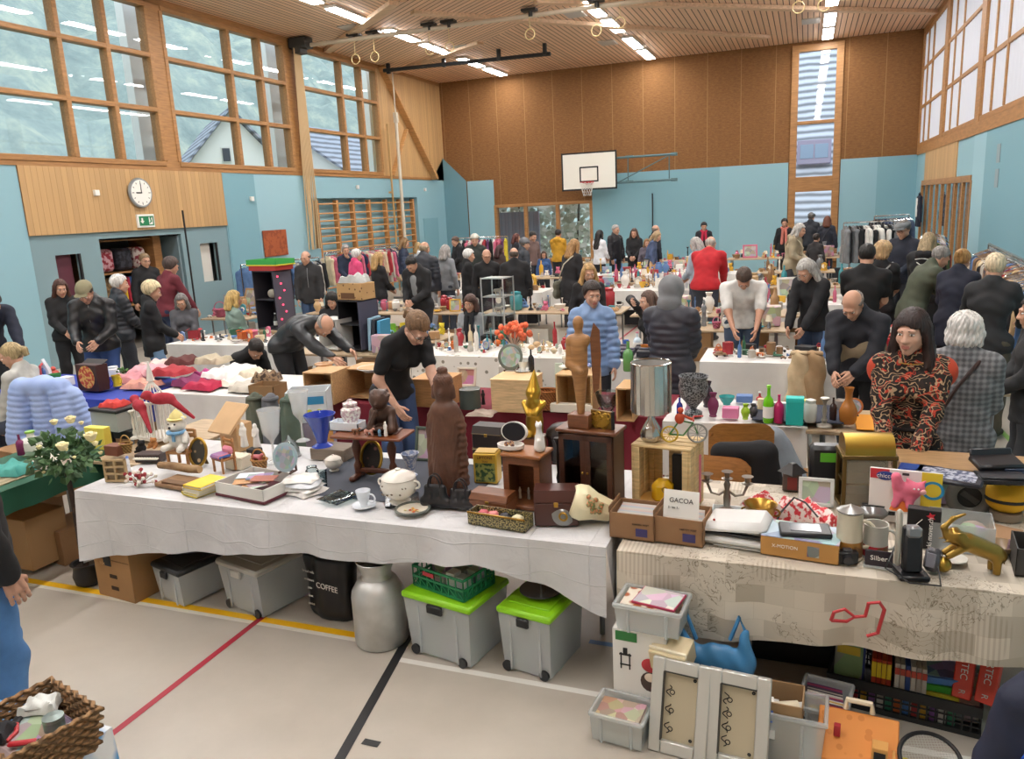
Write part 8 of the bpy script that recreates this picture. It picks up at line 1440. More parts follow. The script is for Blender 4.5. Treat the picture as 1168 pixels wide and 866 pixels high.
for i,(px,py,w,c)in enumerate(gar):o=S('cloth',px,py,w,10,HX[c],'%s garment lying %s on the clothes heap table'%(c,('in front','in the middle','towards the back')[(py<436)+(py<428)])if c!='white' else('large white folded cloth on the clothes heap' if px>255 else 'smaller white folded cloth on the clothes heap'),seed=i,dy=.4);o. location. z=Z1+.045*(i%3)*(1 if py<440 else 0)
for px,c,l in((292,'#5c6154','olive coat draped behind the goblets'),(310,'#6a6d72','grey coat draped left of the printed carton'),(331,'#5a6a5e','sage coat draped below the printed carton')):q=ay(px,470,4.9);t=thing('draped_coat',l,'coat',(q. x,4.9,.45),0);o=obj('coat',bmesh_of([cone((0,0,.52),(0,0,.02),.05,.1),cone((-.04,.03,.5),(-.05,.02,.02),.05,.07)],.014,mat(c,.9,0,'cloth'),.03,lambda F,X,Y,Z:np. maximum(F+.01*np. sin(60*X+8*Z),-Z)),None,t);obj('collar',MB(). ring((0,.0,.53),.05,.018,n=14),mat(shade(c,.8),.9),t)
tag(obj('bench',MB(). box((0,0,.43),(.85,.42,.03)). box((-.36,0,.21),(.05,.4,.42)). box((.36,0,.21),(.05,.4,.42)),WOODL,loc=(-3.95,4.95,0)),'low wooden bench behind the stall under the draped coats','bench')
p=ay(347,482,5.2);u=mpp(p);t=thing('printed_carton','white open carton printed with blue lettering and green pears','box',(p. x,5.3,p. z+.002),.42);w,h=46*u,36*u;b=obox(w,.26,h);obj('carton',b,mat('#dfe6ea',.5),t);obj('blue_print',MB(). box((.06,-.131,h*.72),(w*.5,.003,h*.25),0),mat('#3a8fc0',.5),t);f=MB();[f. ball((x,-.131,h*.3),(.03,.003,.036))for x in(-.07,.02,.1)];obj('pear_print',f,mat('#c8d03a',.5),t);obj('dark_lining',MB(). box((0,0,h*.6),(w*.94,.24,.01),0),BLACK,t);tag(obj('carton_stand',MB(). box((0,0,p. z/2),(.3,.26,p. z-.002),.01),mat('#9a93a8',.8),loc=(p. x,5.3,0)),'lilac covered stool under the pear printed carton','stool')
S('carton',305,460,34,22,'#9a7a56','open carton overflowing with scarves on the clothes table end',dy=.2,flaps=False);S('cloth',300,447,30,14,'#8a7258','brown patterned scarf heap in the open carton',m=mat('#8a7258',.9,0,'speck','#4a3a30',3),dy=.5). location. z=Z1+.09
stall('under the wine red cloth',-4.1,-1.0,5.8,6.5,'wine red cloth hanging over the long middle table',mat('#7d1f30',.85,0,'noise'),.55,8,right=.02)
for k,px,py,w,h,c,l,kw in(('crate',372,458,38,36,'#c9a070','open wooden shelf box at the left end of the red table',{'shelf':True}),('crate',420,452,40,34,'#c9a070','open wooden crate behind the child bust',{}),('bcrate',497,462,44,32,'#b98a58','brown wooden crate behind the woman in black',{}),('bcrate',588,468,48,38,'#d8b98c','closed pale wine crate behind the gold gnome',{}),('crate',659,468,42,44,'#d0aa78','upright pale crate behind the angel',{}),('crate',717,476,20,38,'#c9a070','narrow crate under the green bottle',{}),('basket',623,468,28,22,'#b8743c','orange brown woven basket between the pale crates',{'handle':False}),('can',535,466,25,22,'#4a5450','grey enamel pot with white inside on the red table',{'name':'cooking_pot','cat':'pot'}),('bowl',692,472,28,24,'#e8eeee','crystal footed bowl between the crates',{'m':CRYST}),('box',652,471,50,10,'#e0d8c8','white lettered price board before the upright crate',{'d':10}),('frame',530,442,24,22,'#d8d0bc','framed red flower picture behind the woman in black',{'c2':'#b83a4a'}),('cloth',548,474,30,5,'#a8988c','rolled grey paper beside the enamel pot',{}),('figurine',551,462,8,18,'#1f1d20','black tower figurine beside the enamel pot',{})):S(k,px,py,w,h,c,l,dy=.3,**kw)
def on_(kind,px,py,y,z,w,h,c,l,**k):o=place(kind,px,py,z,w,h,c,l,y=y,dy=0,**k);o. location. z=z+.002;return o
u_=mpp(at(590,468,Z1))
for k,px,z,w,h,c,l,kw in(('plate',426,.985,34,4,'#e4e6e6','white plate on the crate behind the child bust',{}),('cup',598,1.02,20,13,'#e6e8e4','white cup and saucer on the pale wine crate',{}),('plateup',584,1.02,30,26,'#6a7068','dark round glass plate standing on the pale wine crate',{'c2':'#8a9a8a'}),('bottle',607,1.02,7,26,'#26262a','black bottle on the pale wine crate',{}),('cup',648,1.06,20,14,'#e6e2d4','cream bowl with saucer on the upright crate',{}),('plate',664,1.06,22,4,'#7a86b8','blue rimmed plates on the upright crate',{}),('bottle',717,1.05,12,34,'#4f8a4a','clear green glass bottle on the narrow crate',{'m':mat('#5f9a58',.06,0,spec=.7)}),('plate',372,.99,22,6,'#c8a078','wooden plate on the open shelf box',{})):on_(k,px,440,5.95,z,w,h,c,l,**kw)
tag(obj('price_easel',MB(). box((0,0,.15),(.07,.012,.3),.003,rx=-.15). box((.03,.05,.14),(.02,.012,.28),.003,rx=.2),mat('#c9d8c8',.3),loc=at(628,462,Z1)+Vector((0,.25,0))),'pale green glass panel leaning behind the woven basket','glass panel')
stall('under the white cloth of the bottle stall',-.94,.02,5.72,6.4,'white cloth of the bottle stall beside the red table',None,.42,11)
stall('at the right end of the bottle stall',.04,.72,5.66,6.3);tag(obj('tablecloth',MB(). box((-.02,5.98,.762),(.62,.5,.01),.004),mat('#2c3140',.8)),'slate navy cloth under the bright bottles','tablecloth');tag(obj('tablecloth',MB(). box((.5,5.9,.735),(.26,.4,.01),.004),mat('#d8902a',.8)),'orange cloth under the amber carafe','tablecloth')
for k,px,py,w,h,c,l,kw in(('flare',784,470,12,40,'#c8a0b8','tall pink glass vase at the left end of the bottle stall',{'dy':.9}),('urn',790,475,34,46,'#2c2e33','black and silver footed bowl on the bottle stall',{'m':mat('#26282c',.35,0,'speck','#8a8d90',8)}),('bottle',775,474,7,20,'#2f3a9a','small indigo bottle beside the footed bowl',{}),('vase',813,476,13,28,'#7a2f58','plum glass vase right of the footed bowl',{}),('vase',806,466,14,30,'#3a2630','dark violet vase behind the plum vase',{'dy':.8}),('box',833,477,18,12,'#d87fa8','pink plastic soap box on the bottle stall',{}),('vase',850,479,10,18,'#9ac02c','lime glass vase beside the pink box',{}),('vase',859,477,10,16,'#4a4448','small dark grey vase beside the lime vase',{}),('bowl',828,464,18,10,'#2fa0a0','turquoise bowl behind the pink box',{'dy':.9}),('sbottle',876,483,12,44,'#6fc41e','bright green bottle on the slate cloth',{'cap':'#8ad838'}),('bottle',888,483,11,33,'#c02a68','magenta bottle beside the green bottle',{}),('box',906,485,19,32,'#1fb0a8','turquoise lidded canister on the slate cloth',{'lid':'#2cc4bc'}),('book',918,478,8,22,'#e0c83a','yellow booklet behind the turquoise canister',{}),('jar',924,482,14,27,'#dcdcd4','frosted white vase with a cord on the slate cloth',{}),('candlestick',940,487,17,36,'#a8a298','silver candlestick on the slate cloth',{}),('bottle',950,480,8,26,'#3a2a28','dark brown bottle behind the silver candlestick',{'dy':.8}),('carafe',967,484,20,42,'#a86a2c','amber ceramic carafe on the orange cloth',{}),('bowl',958,470,14,12,'#b8b0a8','grey bowl behind the amber carafe',{'dy':.9}),('plateup',974,478,20,20,'#b06a3a','red brown plate standing behind the amber carafe',{'dy':.9}),('sbottle',866,466,8,18,'#b8323c','small red bottle behind the green bottle',{'dy':1.2}),('box',848,462,18,8,'#5a7ab0','blue box at the back of the bottle stall',{'dy':1.4}),('can',868,470,9,14,'#d8c8a0','cream tin behind the small grey vase',{'dy':1.0})):S(k,px,py,w,h,c,l,z=.765 if 868<px<955 else.75,**kw)
def chair(label,px,py,y,rz,c='#a8763e',cloth=None):
 q=ay(px,py,y);t=thing('wooden_chair',label,'chair',(q. x,y,0),rz);m_=mat(c,.4,0,'woodx',sc=2);zt_=q. z
 obj('backrest',MB(). grid(lambda u,v:((u-.5)*.42,.05*math. cos((u-.5)*2.4)+.02*v,zt_-.36+.36*v-(.06*(abs(2*u-1)**6)if v>.8 else 0)),14,8). grid(lambda u,v:((.5-u)*.42,.05*math. cos((.5-u)*2.4)+.02*v+.012,zt_-.36+.36*v-(.06*(abs(2*u-1)**6)if v>.8 else 0)),14,8),m_,t);obj('seat',MB(). box((0,-.2,.45),(.42,.42,.02),.006),m_,t)
 for sx in(-1,1):
  obj('leg',MB(). tube([(sx*.19,-.38,.44),(sx*.2,-.4,0)],.012,6),CHROME,t);obj('leg',MB(). tube([(sx*.2,.06,0),(sx*.19,-.02,.44),(sx*.19,.03,zt_-.2)],.012,6),CHROME,t)
 return t
chair('bentwood chair back left of the grey sweater',845,480,5.2,3.3);chair('nearer bentwood chair with a black jacket behind the candelabra',818,516,4.62,3.0,'#b8804a')
tag(obj('black_jacket',bmesh_of([cone((-.12,0,.8),(.14,0,.82),.07),cone((.12,0,.8),(.18,0,.45),.09,.11),cone((-.05,0,.78),(-.02,0,.5),.06,.07)],.016,mat('#17171a',.9,0,'cloth'),.03),None,loc=(ay(846,530,4.8). x,4.78,.0)),'black jacket hanging over the nearer chair back','jacket');tag(obj('grey_sweater',bmesh_of([cone((0,0,.75),(.05,0,.35),.09,.12),cone((.06,0,.7),(.2,0,.35),.07,.09)],.016,mat('#8a939c',.9,0,'cloth'),.03),None,loc=(ay(880,535,5.3). x,5.3,0)),'grey sweater hanging beside the bentwood chair','sweater');tag(obj('cardboard_box',MB(). box((0,0,.22),(.34,.3,.44),.004),mat('#a07c54',.85),loc=(ay(897,540,5.5). x,5.52,0)),'brown carton on the floor under the bottle stall','box')
stall('of the white stall behind the grey hood',-.95,.42,8.0,8.7,'white sheet hanging to the floor before the man in the white shirt',None,.66,13);stall('of the purse stall',-2.12,-1.32,7.95,8.55,'white cloth under the dark wallets',None,.4,14);stall('under the speckled cloth',-4.25,-2.35,8.0,8.8,'white dotted cloth before the woman with the scarf',mat('#dedbd4',.85,0,'dots','#8a8478',1.2),.5,15);stall('of the left white stall',-8.3,-6.15,8.4,9.1,'white cloth on the stall behind the crouching man',None,.6,16);stall('under the brown shelf boards',-6.0,-4.4,8.9,9.6)
P6=['#1d1e22','#7a7d80','#e6e3dc','#8b6b4c','#a3323a','#d07038','#b8b2a8','#5d7fb0','#b08a62','#39684f']
strew('the white shirted man\'s stall','goods on the white shirted man\'s stall',-.9,.38,8.05,8.65,Z1,40,['box','radio','toycar','radio','book','can','bottle','bag','shoe'],P6,31,.07,.17)
strew('the dotted cloth stall','goods on the dotted cloth stall',-4.2,-2.4,8.05,8.75,Z1,44,['figurine','vase','cup','teapot','bowl','plateup','candlestick','bottle','ginger','animal','figurine','carafe'],['#e6e3dc','#e6e3dc','#d9c9a8','#a3323a','#39684f','#b8b2a8','#5d7fb0','#d07038','#3f8d95','#c7a77c'],32,.06,.15)
strew('the left white stall','goods on the left white stall',-8.25,-6.2,8.45,9.05,Z1,34,['bottle','frame','cloth','box','print','shoe','hat','bag','clock','plate','carton'],P6+['#c96a84','#d9c9a8'],33,.07,.2)
strew('the shelf board stall','goods on the shelf board stall',-5.95,-4.45,8.95,9.55,Z1-.02,22,['plush','box','print','frame','toycar','bouquet','mug','ball'],['#c96a84','#a3323a','#e6e3dc','#7aa5c9','#d9c43c','#6fae3a','#5d7fb0','#b08a62'],34,.08,.2)
for i,(x,y,c)in enumerate(((-2.0,8.1,'#26222e'),(-1.78,8.1,'#2e2a3a'),(-1.55,8.12,'#1d1e28'),(-1.9,8.32,'#33303c'),(-1.62,8.34,'#26222e'))):mk('wallet_case','dark wallet display case, %s on the purse stall'%('front left','front middle','front right','back left','back right')[i],'wallet',Vector((x,y,Z1)),.05,[('case',MB(). box((0,0,.03),(.2,.17,.06),.006),mat(c,.5)),('flap',MB(). box((0,.06,.065),(.18,.06,.014),.004),mat(shade(c,1.8),.5))])
on_('sbottle',727,395,8.42,Z1,9,21,'#cfe0ea','clear water bottle with pink cap on the purse stall',cap='#d88aa0');on_('can',714,392,8.45,Z1,7,11,'#3a62b8','blue drink can on the purse stall');on_('mug',735,395,8.3,Z1,11,9,'#d8843a','orange mug on the purse stall')
o=on_('bouquet',588,410,7.6,Z1-.0,40,50,'#d86a48','bouquet of orange and pink flowers in a pale vase',c2='#c8b0a0');tag(obj('plinth',MB(). box((0,0,.37),(.3,.3,.74),.01),mat('#cfcac0',.8),loc=(o. location. x,o. location. y,0)),'pale covered pedestal under the flower bouquet','pedestal');o. location. z=.742
for px,c,l in((908,'#c8b08c','beige coat hanging off the white sheet corner'),(925,'#a88a66','tan trousers hanging off the white sheet corner')):q=ay(px,440,7.85);t=thing('draped_garment',l,'clothing',(q. x,7.85,.3),0);obj('garment',bmesh_of([cone((0,0,.52),(0,0,.05),.06,.1),cone((.06,0,.5),(.05,0,.1),.06,.08)],.018,mat(c,.9,0,'cloth'),.03,lambda F,X,Y,Z:F+.012*np. sin(30*X+19*Z)),None,t);obj('waistband',MB(). box((.02,0,.56),(.16,.1,.03),.01),mat(shade(c,.8),.9),t)
def shelfunit(label,px,py,y,wpx,hpx,dpx,c,z0,n=2,side=None):
 q=ay(px,py,y);u=mpp(q);w,h,d=wpx*u,hpx*u,dpx*u;t=thing('shelf_unit',label,'shelf',(q. x,y,z0),-.25);m_=mat(c,.6);b=MB();e=.015;b. b0(-w/2,-w/2+e,-d/2,d/2,0,h);b. b0(-w/2,w/2,-d/2,d/2,0,e);b. b0(-w/2,w/2,-d/2,d/2,h-e,h);b. b0(-w/2,w/2,d/2-e,d/2,0,h);obj('carcass',b,m_,t);obj('side_board',MB(). b0(w/2-e,w/2,-d/2,d/2,0,h),mat(side or c,.6),t)
 for i in range(1,n):obj('shelf',MB(). b0(-w/2+e,w/2-e,-d/2+.01,d/2-.02,h*i/n,h*i/n+e),m_,t)
 return t,w,h,d
t1,w1,h1,d1=shelfunit('tall dark shelf unit with a string of red lights',315,358,9.9,36,66,26,'#2e2c34',.72,2,'#4c4a58');stall('under the tall dark shelf unit',-7.75,-6.75,9.6,10.3)
for i in range(7):obj('red_light',MB(). ball((w1/2+.01,-.1+.05*(i%3),h1*(.9-.12*i)),.014,6,5),mat('#e0304a',.4,0,'emit',sc=3),t1)
b_=Vector((t1. location. x,t1. location. y,.72+h1+.002))
mk('storage_tray','red perforated tray on the tall dark shelf unit','tray',b_,-.2,GEN['tray'](w1*1.2,.07,'#b83a34',d=d1)[2]);mk('storage_tray','green tray with yellow rim on top of the red tray','tray',b_+Vector((0,0,.073)),-.2,GEN['tray'](w1*1.35,.09,'#3aa04a',d=d1*1.05,base='#d8c83a')[2]);mk('figurine','pale heart shaped stone inside the tall dark shelf unit','ornament',Vector((t1. location. x-.03,t1. location. y,.72+h1/2+.016)),0,[('stone',MB(). ball((0,0,.07),(.08,.04,.07)),mat('#b9b3a4',.7)),('foot',MB(). box((0,0,.005),(.06,.04,.01),.002),WOODD)]);mk('bottle','glass bottle inside the lower bay of the dark shelf unit','bottle',Vector((t1. location. x,t1. location. y-.03,.736)),0,GEN['sbottle'](.07,.22,'#3a3a38')[2])
t2,w2,h2,d2=shelfunit('black shelf unit with grey side board beside a blue board',412,398,8.3,34,56,30,'#1d1c20',.74,2,'#4a4a5c');stall('under the black shelf unit',-6.0,-4.5,7.95,8.6);b_=Vector((t2. location. x,t2. location. y,.74+h2+.002));mk('print_box','speckled tan box on the black shelf unit','box',b_,-.2,[('body',MB(). box((0,0,.1),(w2*1.1,.24,.2),.004),mat('#c09a68',.7,0,'dots','#6a4a30',2)),('dark_front',MB(). box((-.03,-.121,.05),(w2*.6,.003,.07),0),mat('#6a4a30',.7))]);tag(obj('grey_cap_heap',GEN['cloth'](w2*.9,.12,'#b8bab8',d=.2)[2][0][1],mat('#b8bab8',.9,0,'cloth'),loc=b_+Vector((0,0,.203))),'grey plush cap lying on the speckled tan box','cap')
for i,(dx,c,l)in enumerate(((.24,'#8fb4cc','pale blue board standing beside the black shelf unit'),(.3,'#26303c','dark blue folder standing beside the pale blue board'),(.37,'#3a8cb4','bright blue folder right of the dark one'))):tag(obj('folder',MB(). box((0,0,.2),(.04,.26,.4-.03*i),.004,ry=.06),mat(c,.6),loc=(t2. location. x+dx,t2. location. y-.05,.738)),l,'folder')
on_('print',436,400,8.05,.74,20,20,'#d89ab0','pink printed carton in front of the blue folders')
t3,w3,h3,d3=shelfunit('white shelf box left of the black shelf unit',385,400,8.3,30,34,24,'#d4d4d0',.74,2)
q=ay(569,362,9.3);u=mpp(q);t=thing('showcase','clear glass showcase with grey frame before the men in black','showcase',(q. x,9.3,.78),-.15);w,h,d=28*u,64*u,24*u;b=MB()
for x in(-w/2,w/2):
 for y_ in(-d/2,d/2):b. box((x,y_,h/2),(.014,.014,h),0)
obj('frame',b,mat('#b9bcbc',.4,.3),t)
for i in range(4):obj('glass_shelf',MB(). box((0,0,.01+i*(h-.02)/3),(w,d,.012),0),mat('#cfd6d6',.2),t)
obj('glass_pane',MB(). add([(-w/2,-d/2,0),(w/2,-d/2,0),(w/2,-d/2,h),(-w/2,-d/2,h)],[(0,1,2,3)]). add([(w/2,-d/2,0),(w/2,d/2,0),(w/2,d/2,h),(w/2,-d/2,h)],[(0,1,2,3)]),mat('#e8eeee',.03,0,'glass'),t)
for i,z_ in enumerate((h*.35,h*.68)):mk('animal_figurine','white bird figurine on the %s glass shelf of the showcase'%('lower','upper')[i],'figurine',(q. x,9.3,.78+z_),.4,GEN['animal'](.12,.1,'#d8ccc0')[2])
tag(obj('showcase_stand',MB(). box((0,0,.388),(.38,.4,.774),.01),BLACK,loc=(q. x,9.3,0)),'black draped stand under the glass showcase','stand')
P7=['#1d1e22','#7a7d80','#e6e3dc','#e6e3dc','#8b6b4c','#a3323a','#b8b2a8','#5d7fb0','#b08a62','#c7a77c','#d8a83a','#3f8d95','#c96a84']
KD=['figurine','vase','bottle','box','print','frame','plate','bowl','cup','book','lamp','candlestick','cloth','jar','clock','basket','radio','toycar','plush','bag']
for i,(nm,x0,x1,y0,n,cl)in enumerate((('third row left stall',-8.2,-5.2,11.5,34,None),('third row middle stall',-4.9,-2.6,11.6,28,None),('third row right stall',-2.4,.1,11.3,34,None),('fourth row left stall',-7.6,-4.8,14.4,34,'pale cloth on the fourth row left stall'),('fourth row middle stall',-4.6,-1.6,14.5,38,'white cloth on the fourth row middle stall'),('crockery stall',-1.2,1.4,14.9,30,None),('hat stall',-1.9,-.2,10.0,24,None),('glass stall',-1.0,.95,12.4,34,'white cloth on the glass stall'),('toy stall',-4.6,-1.6,16.0,36,None),('trinket stall',-10.6,-9.2,11.9,16,None),('corner stall',-3.9,-1.9,18.7,24,'white cloth on the corner stall'),('fifth row left stall',-8.6,-5.2,17.4,30,None),('fifth row middle stall',-4.8,-1.4,17.6,36,'white cloth on the fifth row middle stall'),('antiques stall at the right',-1.0,.6,17.8,26,None),('last row left stall',-6.2,-2.4,21.8,26,None),('last row right stall',-2.0,1.2,21.9,26,None),('store room stall',-9.9,-8.9,10.8,14,None))):
 stall('of the '+nm,x0,x1,y0,y0+.75,cl,None,.35,20+i);strew('the '+nm,'goods on the '+nm,x0+.05,x1-.05,y0+.05,y0+.7,Z1-(.0 if cl else.02),n,KD,P7,50+i,.1,.28)
stall('under the folded clothes by the grey haired woman',.1,1.15,9.7,10.5,'red flowered cloth under the folded clothes',mat('#a83a30',.8,0,'flowers','#d8b090',1.5),.45,41);strew('the folded clothes table','folded clothes on the right',.12,1.12,9.75,10.45,Z1,20,['cloth','cloth','cloth','hat'],['#1d1e22','#7a7d80','#2a3350','#e6e3dc','#7aa5c9','#a3323a','#6a3f66','#3f8d95','#b8b2a8'],42,.13,.2)
stall('of the red glove stall',.75,1.6,7.0,7.6);t=thing('red_board','red board with white hanging chains behind the bald man','display board',(ay(1012,372,7.2). x,7.2,.72),.1);obj('board',MB(). box((0,0,.2),(.34,.02,.4),.003),mat('#b82030',.6),t)
for i in range(6):obj('chain',MB(). ring((-.12+.048*i,-.014,.24+.03*(i%2)),.035,.003,'Y',14,4,.5),mat('#e0ddd4',.4),t)
RC=['#1d1e22','#2a3350','#46566e','#5d7fb0','#7a7d80','#b8b2a8','#8b6b4c','#5f4a3a','#c7a77c','#53603f','#d9c9a8','#a3323a']
rack('clothes rail of denim and dark clothes beside the store room','rail beside the store room',-11.2,-10.6,13.6,15.6,1.45,['#5d7fb0','#5d7fb0','#46566e','#1d1e22','#7a7d80','#b8b2a8'],'clothes on the rail beside the store room',20,1.0,1)
rack('long clothes rail in front of the wall bars','wall bar rail',-10.9,-10.7,16.3,19.6,1.5,['#1d1e22','#5f4a3a','#c96a84','#b8b2a8','#2a3350','#a3323a','#d9c9a8'],'clothes on the wall bar rail',32,1.0,2);rack('clothes rail behind the wall bars end near the corner','corner rail',-10.5,-8.8,22.9,23.3,1.5,['#a3323a','#c96a84','#d9c43c','#1d1e22','#e6e3dc','#6a3f66'],'clothes on the corner rail',18,1.0,3)
rack('long crowded coat rail along the right teal wall','right wall rail',2.15,2.5,8.4,13.2,1.5,RC,'coats on the right wall rail',62,1.15,4);rack('second coat rail in front of the glazed door','glazed door rail',1.9,2.3,14.2,17.2,1.55,RC,'coats on the glazed door rail',34,1.1,5);rack('round end rail with white coats left of the corner','white coat rail',.75,1.75,18.4,18.7,1.7,['#e6e3dc','#e6e3dc','#1d1e22','#e6e3dc','#7a7d80'],'coats on the white coat rail',14,1.1,6);rack('short rail of jackets by the right corner','corner jacket rail',1.5,2.3,20.6,21.2,1.75,['#2a3350','#46566e','#1d1e22','#7a7d80'],'jackets on the corner jacket rail',10,1.1,7)
q=ax(1050,216,XR-.15);t=thing('hanging_suit','dark suit hanging high on the glazed door frame','clothing',(XR-.16,q. y,1.25),0);me=_GM[5]. copy();me. materials. clear();me. materials. append(mat('#1d2130',.9,0,'cloth'));obj('jacket',me,None,t);obj('hanger',MB(). tube([(0,-.2,.93),(0,0,1.0),(0,.2,.93)],.008,5),CHROME,t);obj('white_shirt',MB(). box((-.05,0,.6),(.05,.1,.5),.02),WHITE,t)
# ---------------------------------------------------------------- the people
def _g(n,b):return lambda c,**k:(n,c,{**b,**k})
J=_g('jacket',dict(off=.022,collar=2));PU=_g('puffer_jacket',dict(off=.032,puff=.014,collar=2,rough=.5));SW=_g('sweater',dict(off=.014));CO=_g('coat',dict(off=.024,hem=.34,collar=2));TS=_g('t_shirt',dict(off=.012,sleeve=.4));HO=_g('hoodie',dict(off=.022,hood=1))
GREY,WHT,BRN,DK_,BLD='#8c8884','#d8d6d2','#4a3022','#221a16','#b89a6a'
def paisley():
 m=bpy. data. materials. new('paisley');t,b=nt(m);L=t. links. new;v=co(t);n=N(t,'ShaderNodeTexNoise',Scale=13.0,Detail=1.0,Distortion=1.6);L(v,n. inputs['Vector']);w=N(t,'ShaderNodeTexWave',Scale=9.0,wave_type='RINGS',Distortion=22.0,Detail=2.0);w. inputs['Detail Scale']. default_value=1.4;L(v,w. inputs['Vector'])
 r1=ramp(t,n. outputs[0],[(.4,'#1b1412'),(.47,'#2a1c16'),(.55,'#1b1412'),(.57,'#b03a26'),(.64,'#3a241c')],'CONSTANT');r2=ramp(t,w. outputs['Fac'],[(.86,(0,)*3),(.9,(.8,)*3)]);mx=N(t,'ShaderNodeMix',data_type='RGBA');L(r2. outputs[0],mx. inputs[0]);L(r1. outputs[0],mx. inputs[6]);mx. inputs[7]. default_value=lin('#b89a78');L(mx. outputs[2],b. inputs['Base Color']);b. inputs['Roughness']. default_value=.85;return m
def belt(root,d):obj('belt',MB(). ring(tuple(d['p1']-np. array((0,0,.03))),.128,.012,n=24,sy=.85),mat('#1b1412',.8),root)
def sleeves(root,d):
 b=MB()
 for s in(-1,1):b. ball(tuple(d['p3']-.075*d['ul']+np. array((s*.165,0,0))),(.072,.074,.09),16,10)
 obj('shoulder_inset',b,mat('#c2472c',.85,0,'cloth'),root)
def necklace(root,d):obj('necklace',MB(). ring(tuple(d['p3']+d['fw']*.03-np. array((0,0,.02))),.07,.003,n=20),GOLD,root)
def zipline(c='#8a8c90'):
 def f(root,d):a=d['fw']*(.15+d['off']);obj('zip',MB(). tube([d['p3']+d['fw']*(.085+d['off']*.3)-.02*d['ul'],d['p2']+d['fw']*(.118+d['off']),d['p1']+d['fw']*(.105+d['off'])],.006,5),mat(c,.4,.5),root)
 return f
def backprint(root,d):b=MB();q=d['p2']-d['fw']*(.118+d['off'])+.03*d['ul'];b. tube([q+np. array((-.09,0,.07)),q+np. array((0,.012,.085)),q+np. array((.09,0,.07))],.007,5);b. tube([q+np. array((-.07,0,.03)),q+np. array((-.02,.012,-.0)),q+np. array((.02,.012,0)),q+np. array((.07,0,.03))],.007,5);b. tube([q+np. array((0,.012,.0)),q+np. array((0,.012,-.07))],.006,5);obj('back_print',b,mat('#c8c8c4',.8),root)
Pn=person
Pn('woman with long dark hair in a red and black paisley dress behind the right stall',1040,355,4.75,-8,fem=True,top=('dress','#8a2a22',dict(off=.012,hem=.42,flare=1.25,collar=0,mat=paisley())),legs='#1b1412',hair=('long','#2a1a18',{'fringe':1,'len':.33}),yaw=-16,pitch=8,L=(.05,-.3,.93),Rr=(-.09,-.32,.93),skin='#d8ab94',extra=many(sleeves,necklace,belt))
Pn('woman with white fluffy hair in a grey checked blazer seen from behind',1103,357,5.3,165,fem=True,top=('blazer','#6a6c6c',dict(off=.026,hem=.22,collar=2,mat=mat('#86878a',.9,0,'plaid','#58595c',1.5))),legs='#4a5a70',hair=('fluffy','#d8d6d2'),L='low',Rr='front',build=1.08,extra=strap('#3a2622',None))
Pn('bald man in a navy jacket with tan chest looking down at the stall',968,338,6.75,-25,top=J('#1b1d26'),legs='#17171a',hair=('bald','#7a7068'),lean=18,pitch=32,L=(.1,-.38,.98),Rr=(-.06,-.4,.97),build=1.15,extra=lambda r,d:obj('tan_panel',bmesh_of([cone(d['p1']+d['fw']*.05+np. array((-.1,0,.05)),d['p1']+d['fw']*.07+np. array((.1,0,.1)),.13,.13)],.014,mat('#8a7a62',.9,0,'cloth')),None,r))
Pn('woman in a black T-shirt with tied brown hair bending over the red table',483,365,5.25,62,fem=True,top=TS('#17171a'),legs='#3a5078',hair=('pony','#7a5c40'),lean=34,pitch=28,L=(.05,-.52,.78),Rr=(-.16,-.2,.86),skin='#d8ab94',extra=glasses)
Pn('woman with short dark hair in a light blue quilted jacket',676,323,7.1,20,fem=True,top=PU('#7d9cc8',hem=.16,hood=1),legs='#2a2c33',hair=('short','#2f231d',{'t':.02}),yaw=10,L='pocket',Rr='pocket',skin='#d0a48c',extra=zipline('#5d7fb0'))
Pn('person in a dark puffer jacket with a grey hood up, seen from behind',768,318,6.9,165,top=PU('#33343e',hem=.26),legs='#2a2c33',hair=(None,''),L='front',Rr='front',build=1.1,extra=hoodup('#7d8084'))
Pn('man in a white short sleeved shirt writing at his stall',849,313,9.0,6,top=('shirt','#dcdad6',dict(off=.013,sleeve=.5,collar=2)),legs='#3a4a60',hair=('short','#4a3a30'),lean=30,pitch=38,L=(.13,-.42,.86),Rr=(-.1,-.45,.86),build=1.15,skin='#c8967c')
Pn('woman with long grey hair in a black jacket at the white sheet stall',915,300,9.1,-30,fem=True,top=J('#1a1a1e'),legs='#2f3e58',hair=('half','#b0aca6',{'len':.2}),lean=16,pitch=28,L=(.08,-.35,.92),Rr=(-.1,-.35,.92))
Pn('girl in black sitting with one hand shading her forehead',737,333,9.3,-50,fem=True,seat=.5,top=SW('#1b1a1d'),legs='#1d1c20',hair=('long','#5a4438',{'len':.2}),L='lap',Rr=(-.1,-.22,1.25),skin='#d0a48c')
Pn('blonde woman in a black cardigan behind the light blue jacket',672,302,9.6,25,fem=True,top=('cardigan','#1d1c1f',dict(off=.018,hem=.2)),legs='#26262a',hair=('half','#b8935e',{'len':.17}),pitch=16,L='front',Rr='down')
Pn('woman in a black coat with a pale bag strap walking to the right',657,274,13.6,150,fem=True,top=CO('#1e1d20'),legs='#2a2a2e',hair=('half','#a07848',{'len':.15}),lean=10,L='front',Rr='down',extra=strap('#c8c0ac','#6a6a5c'))
Pn('seated woman with a dark scarf behind the dotted cloth',535,337,9.4,0,fem=True,seat=.47,top=SW('#8a8f94'),legs='#2a2c33',hair=('bob','#4a3026',{'fringe':1}),L='lap',Rr='lap',extra=scarf('#23262b',.34))
Pn('dark haired woman sitting left of the white shelf box',377,335,9.6,20,fem=True,seat=.47,top=J('#1a1a1d'),legs='#22252b',hair=('bob','#17130f',{'fringe':1}),pitch=25,L='lap',Rr='lap')
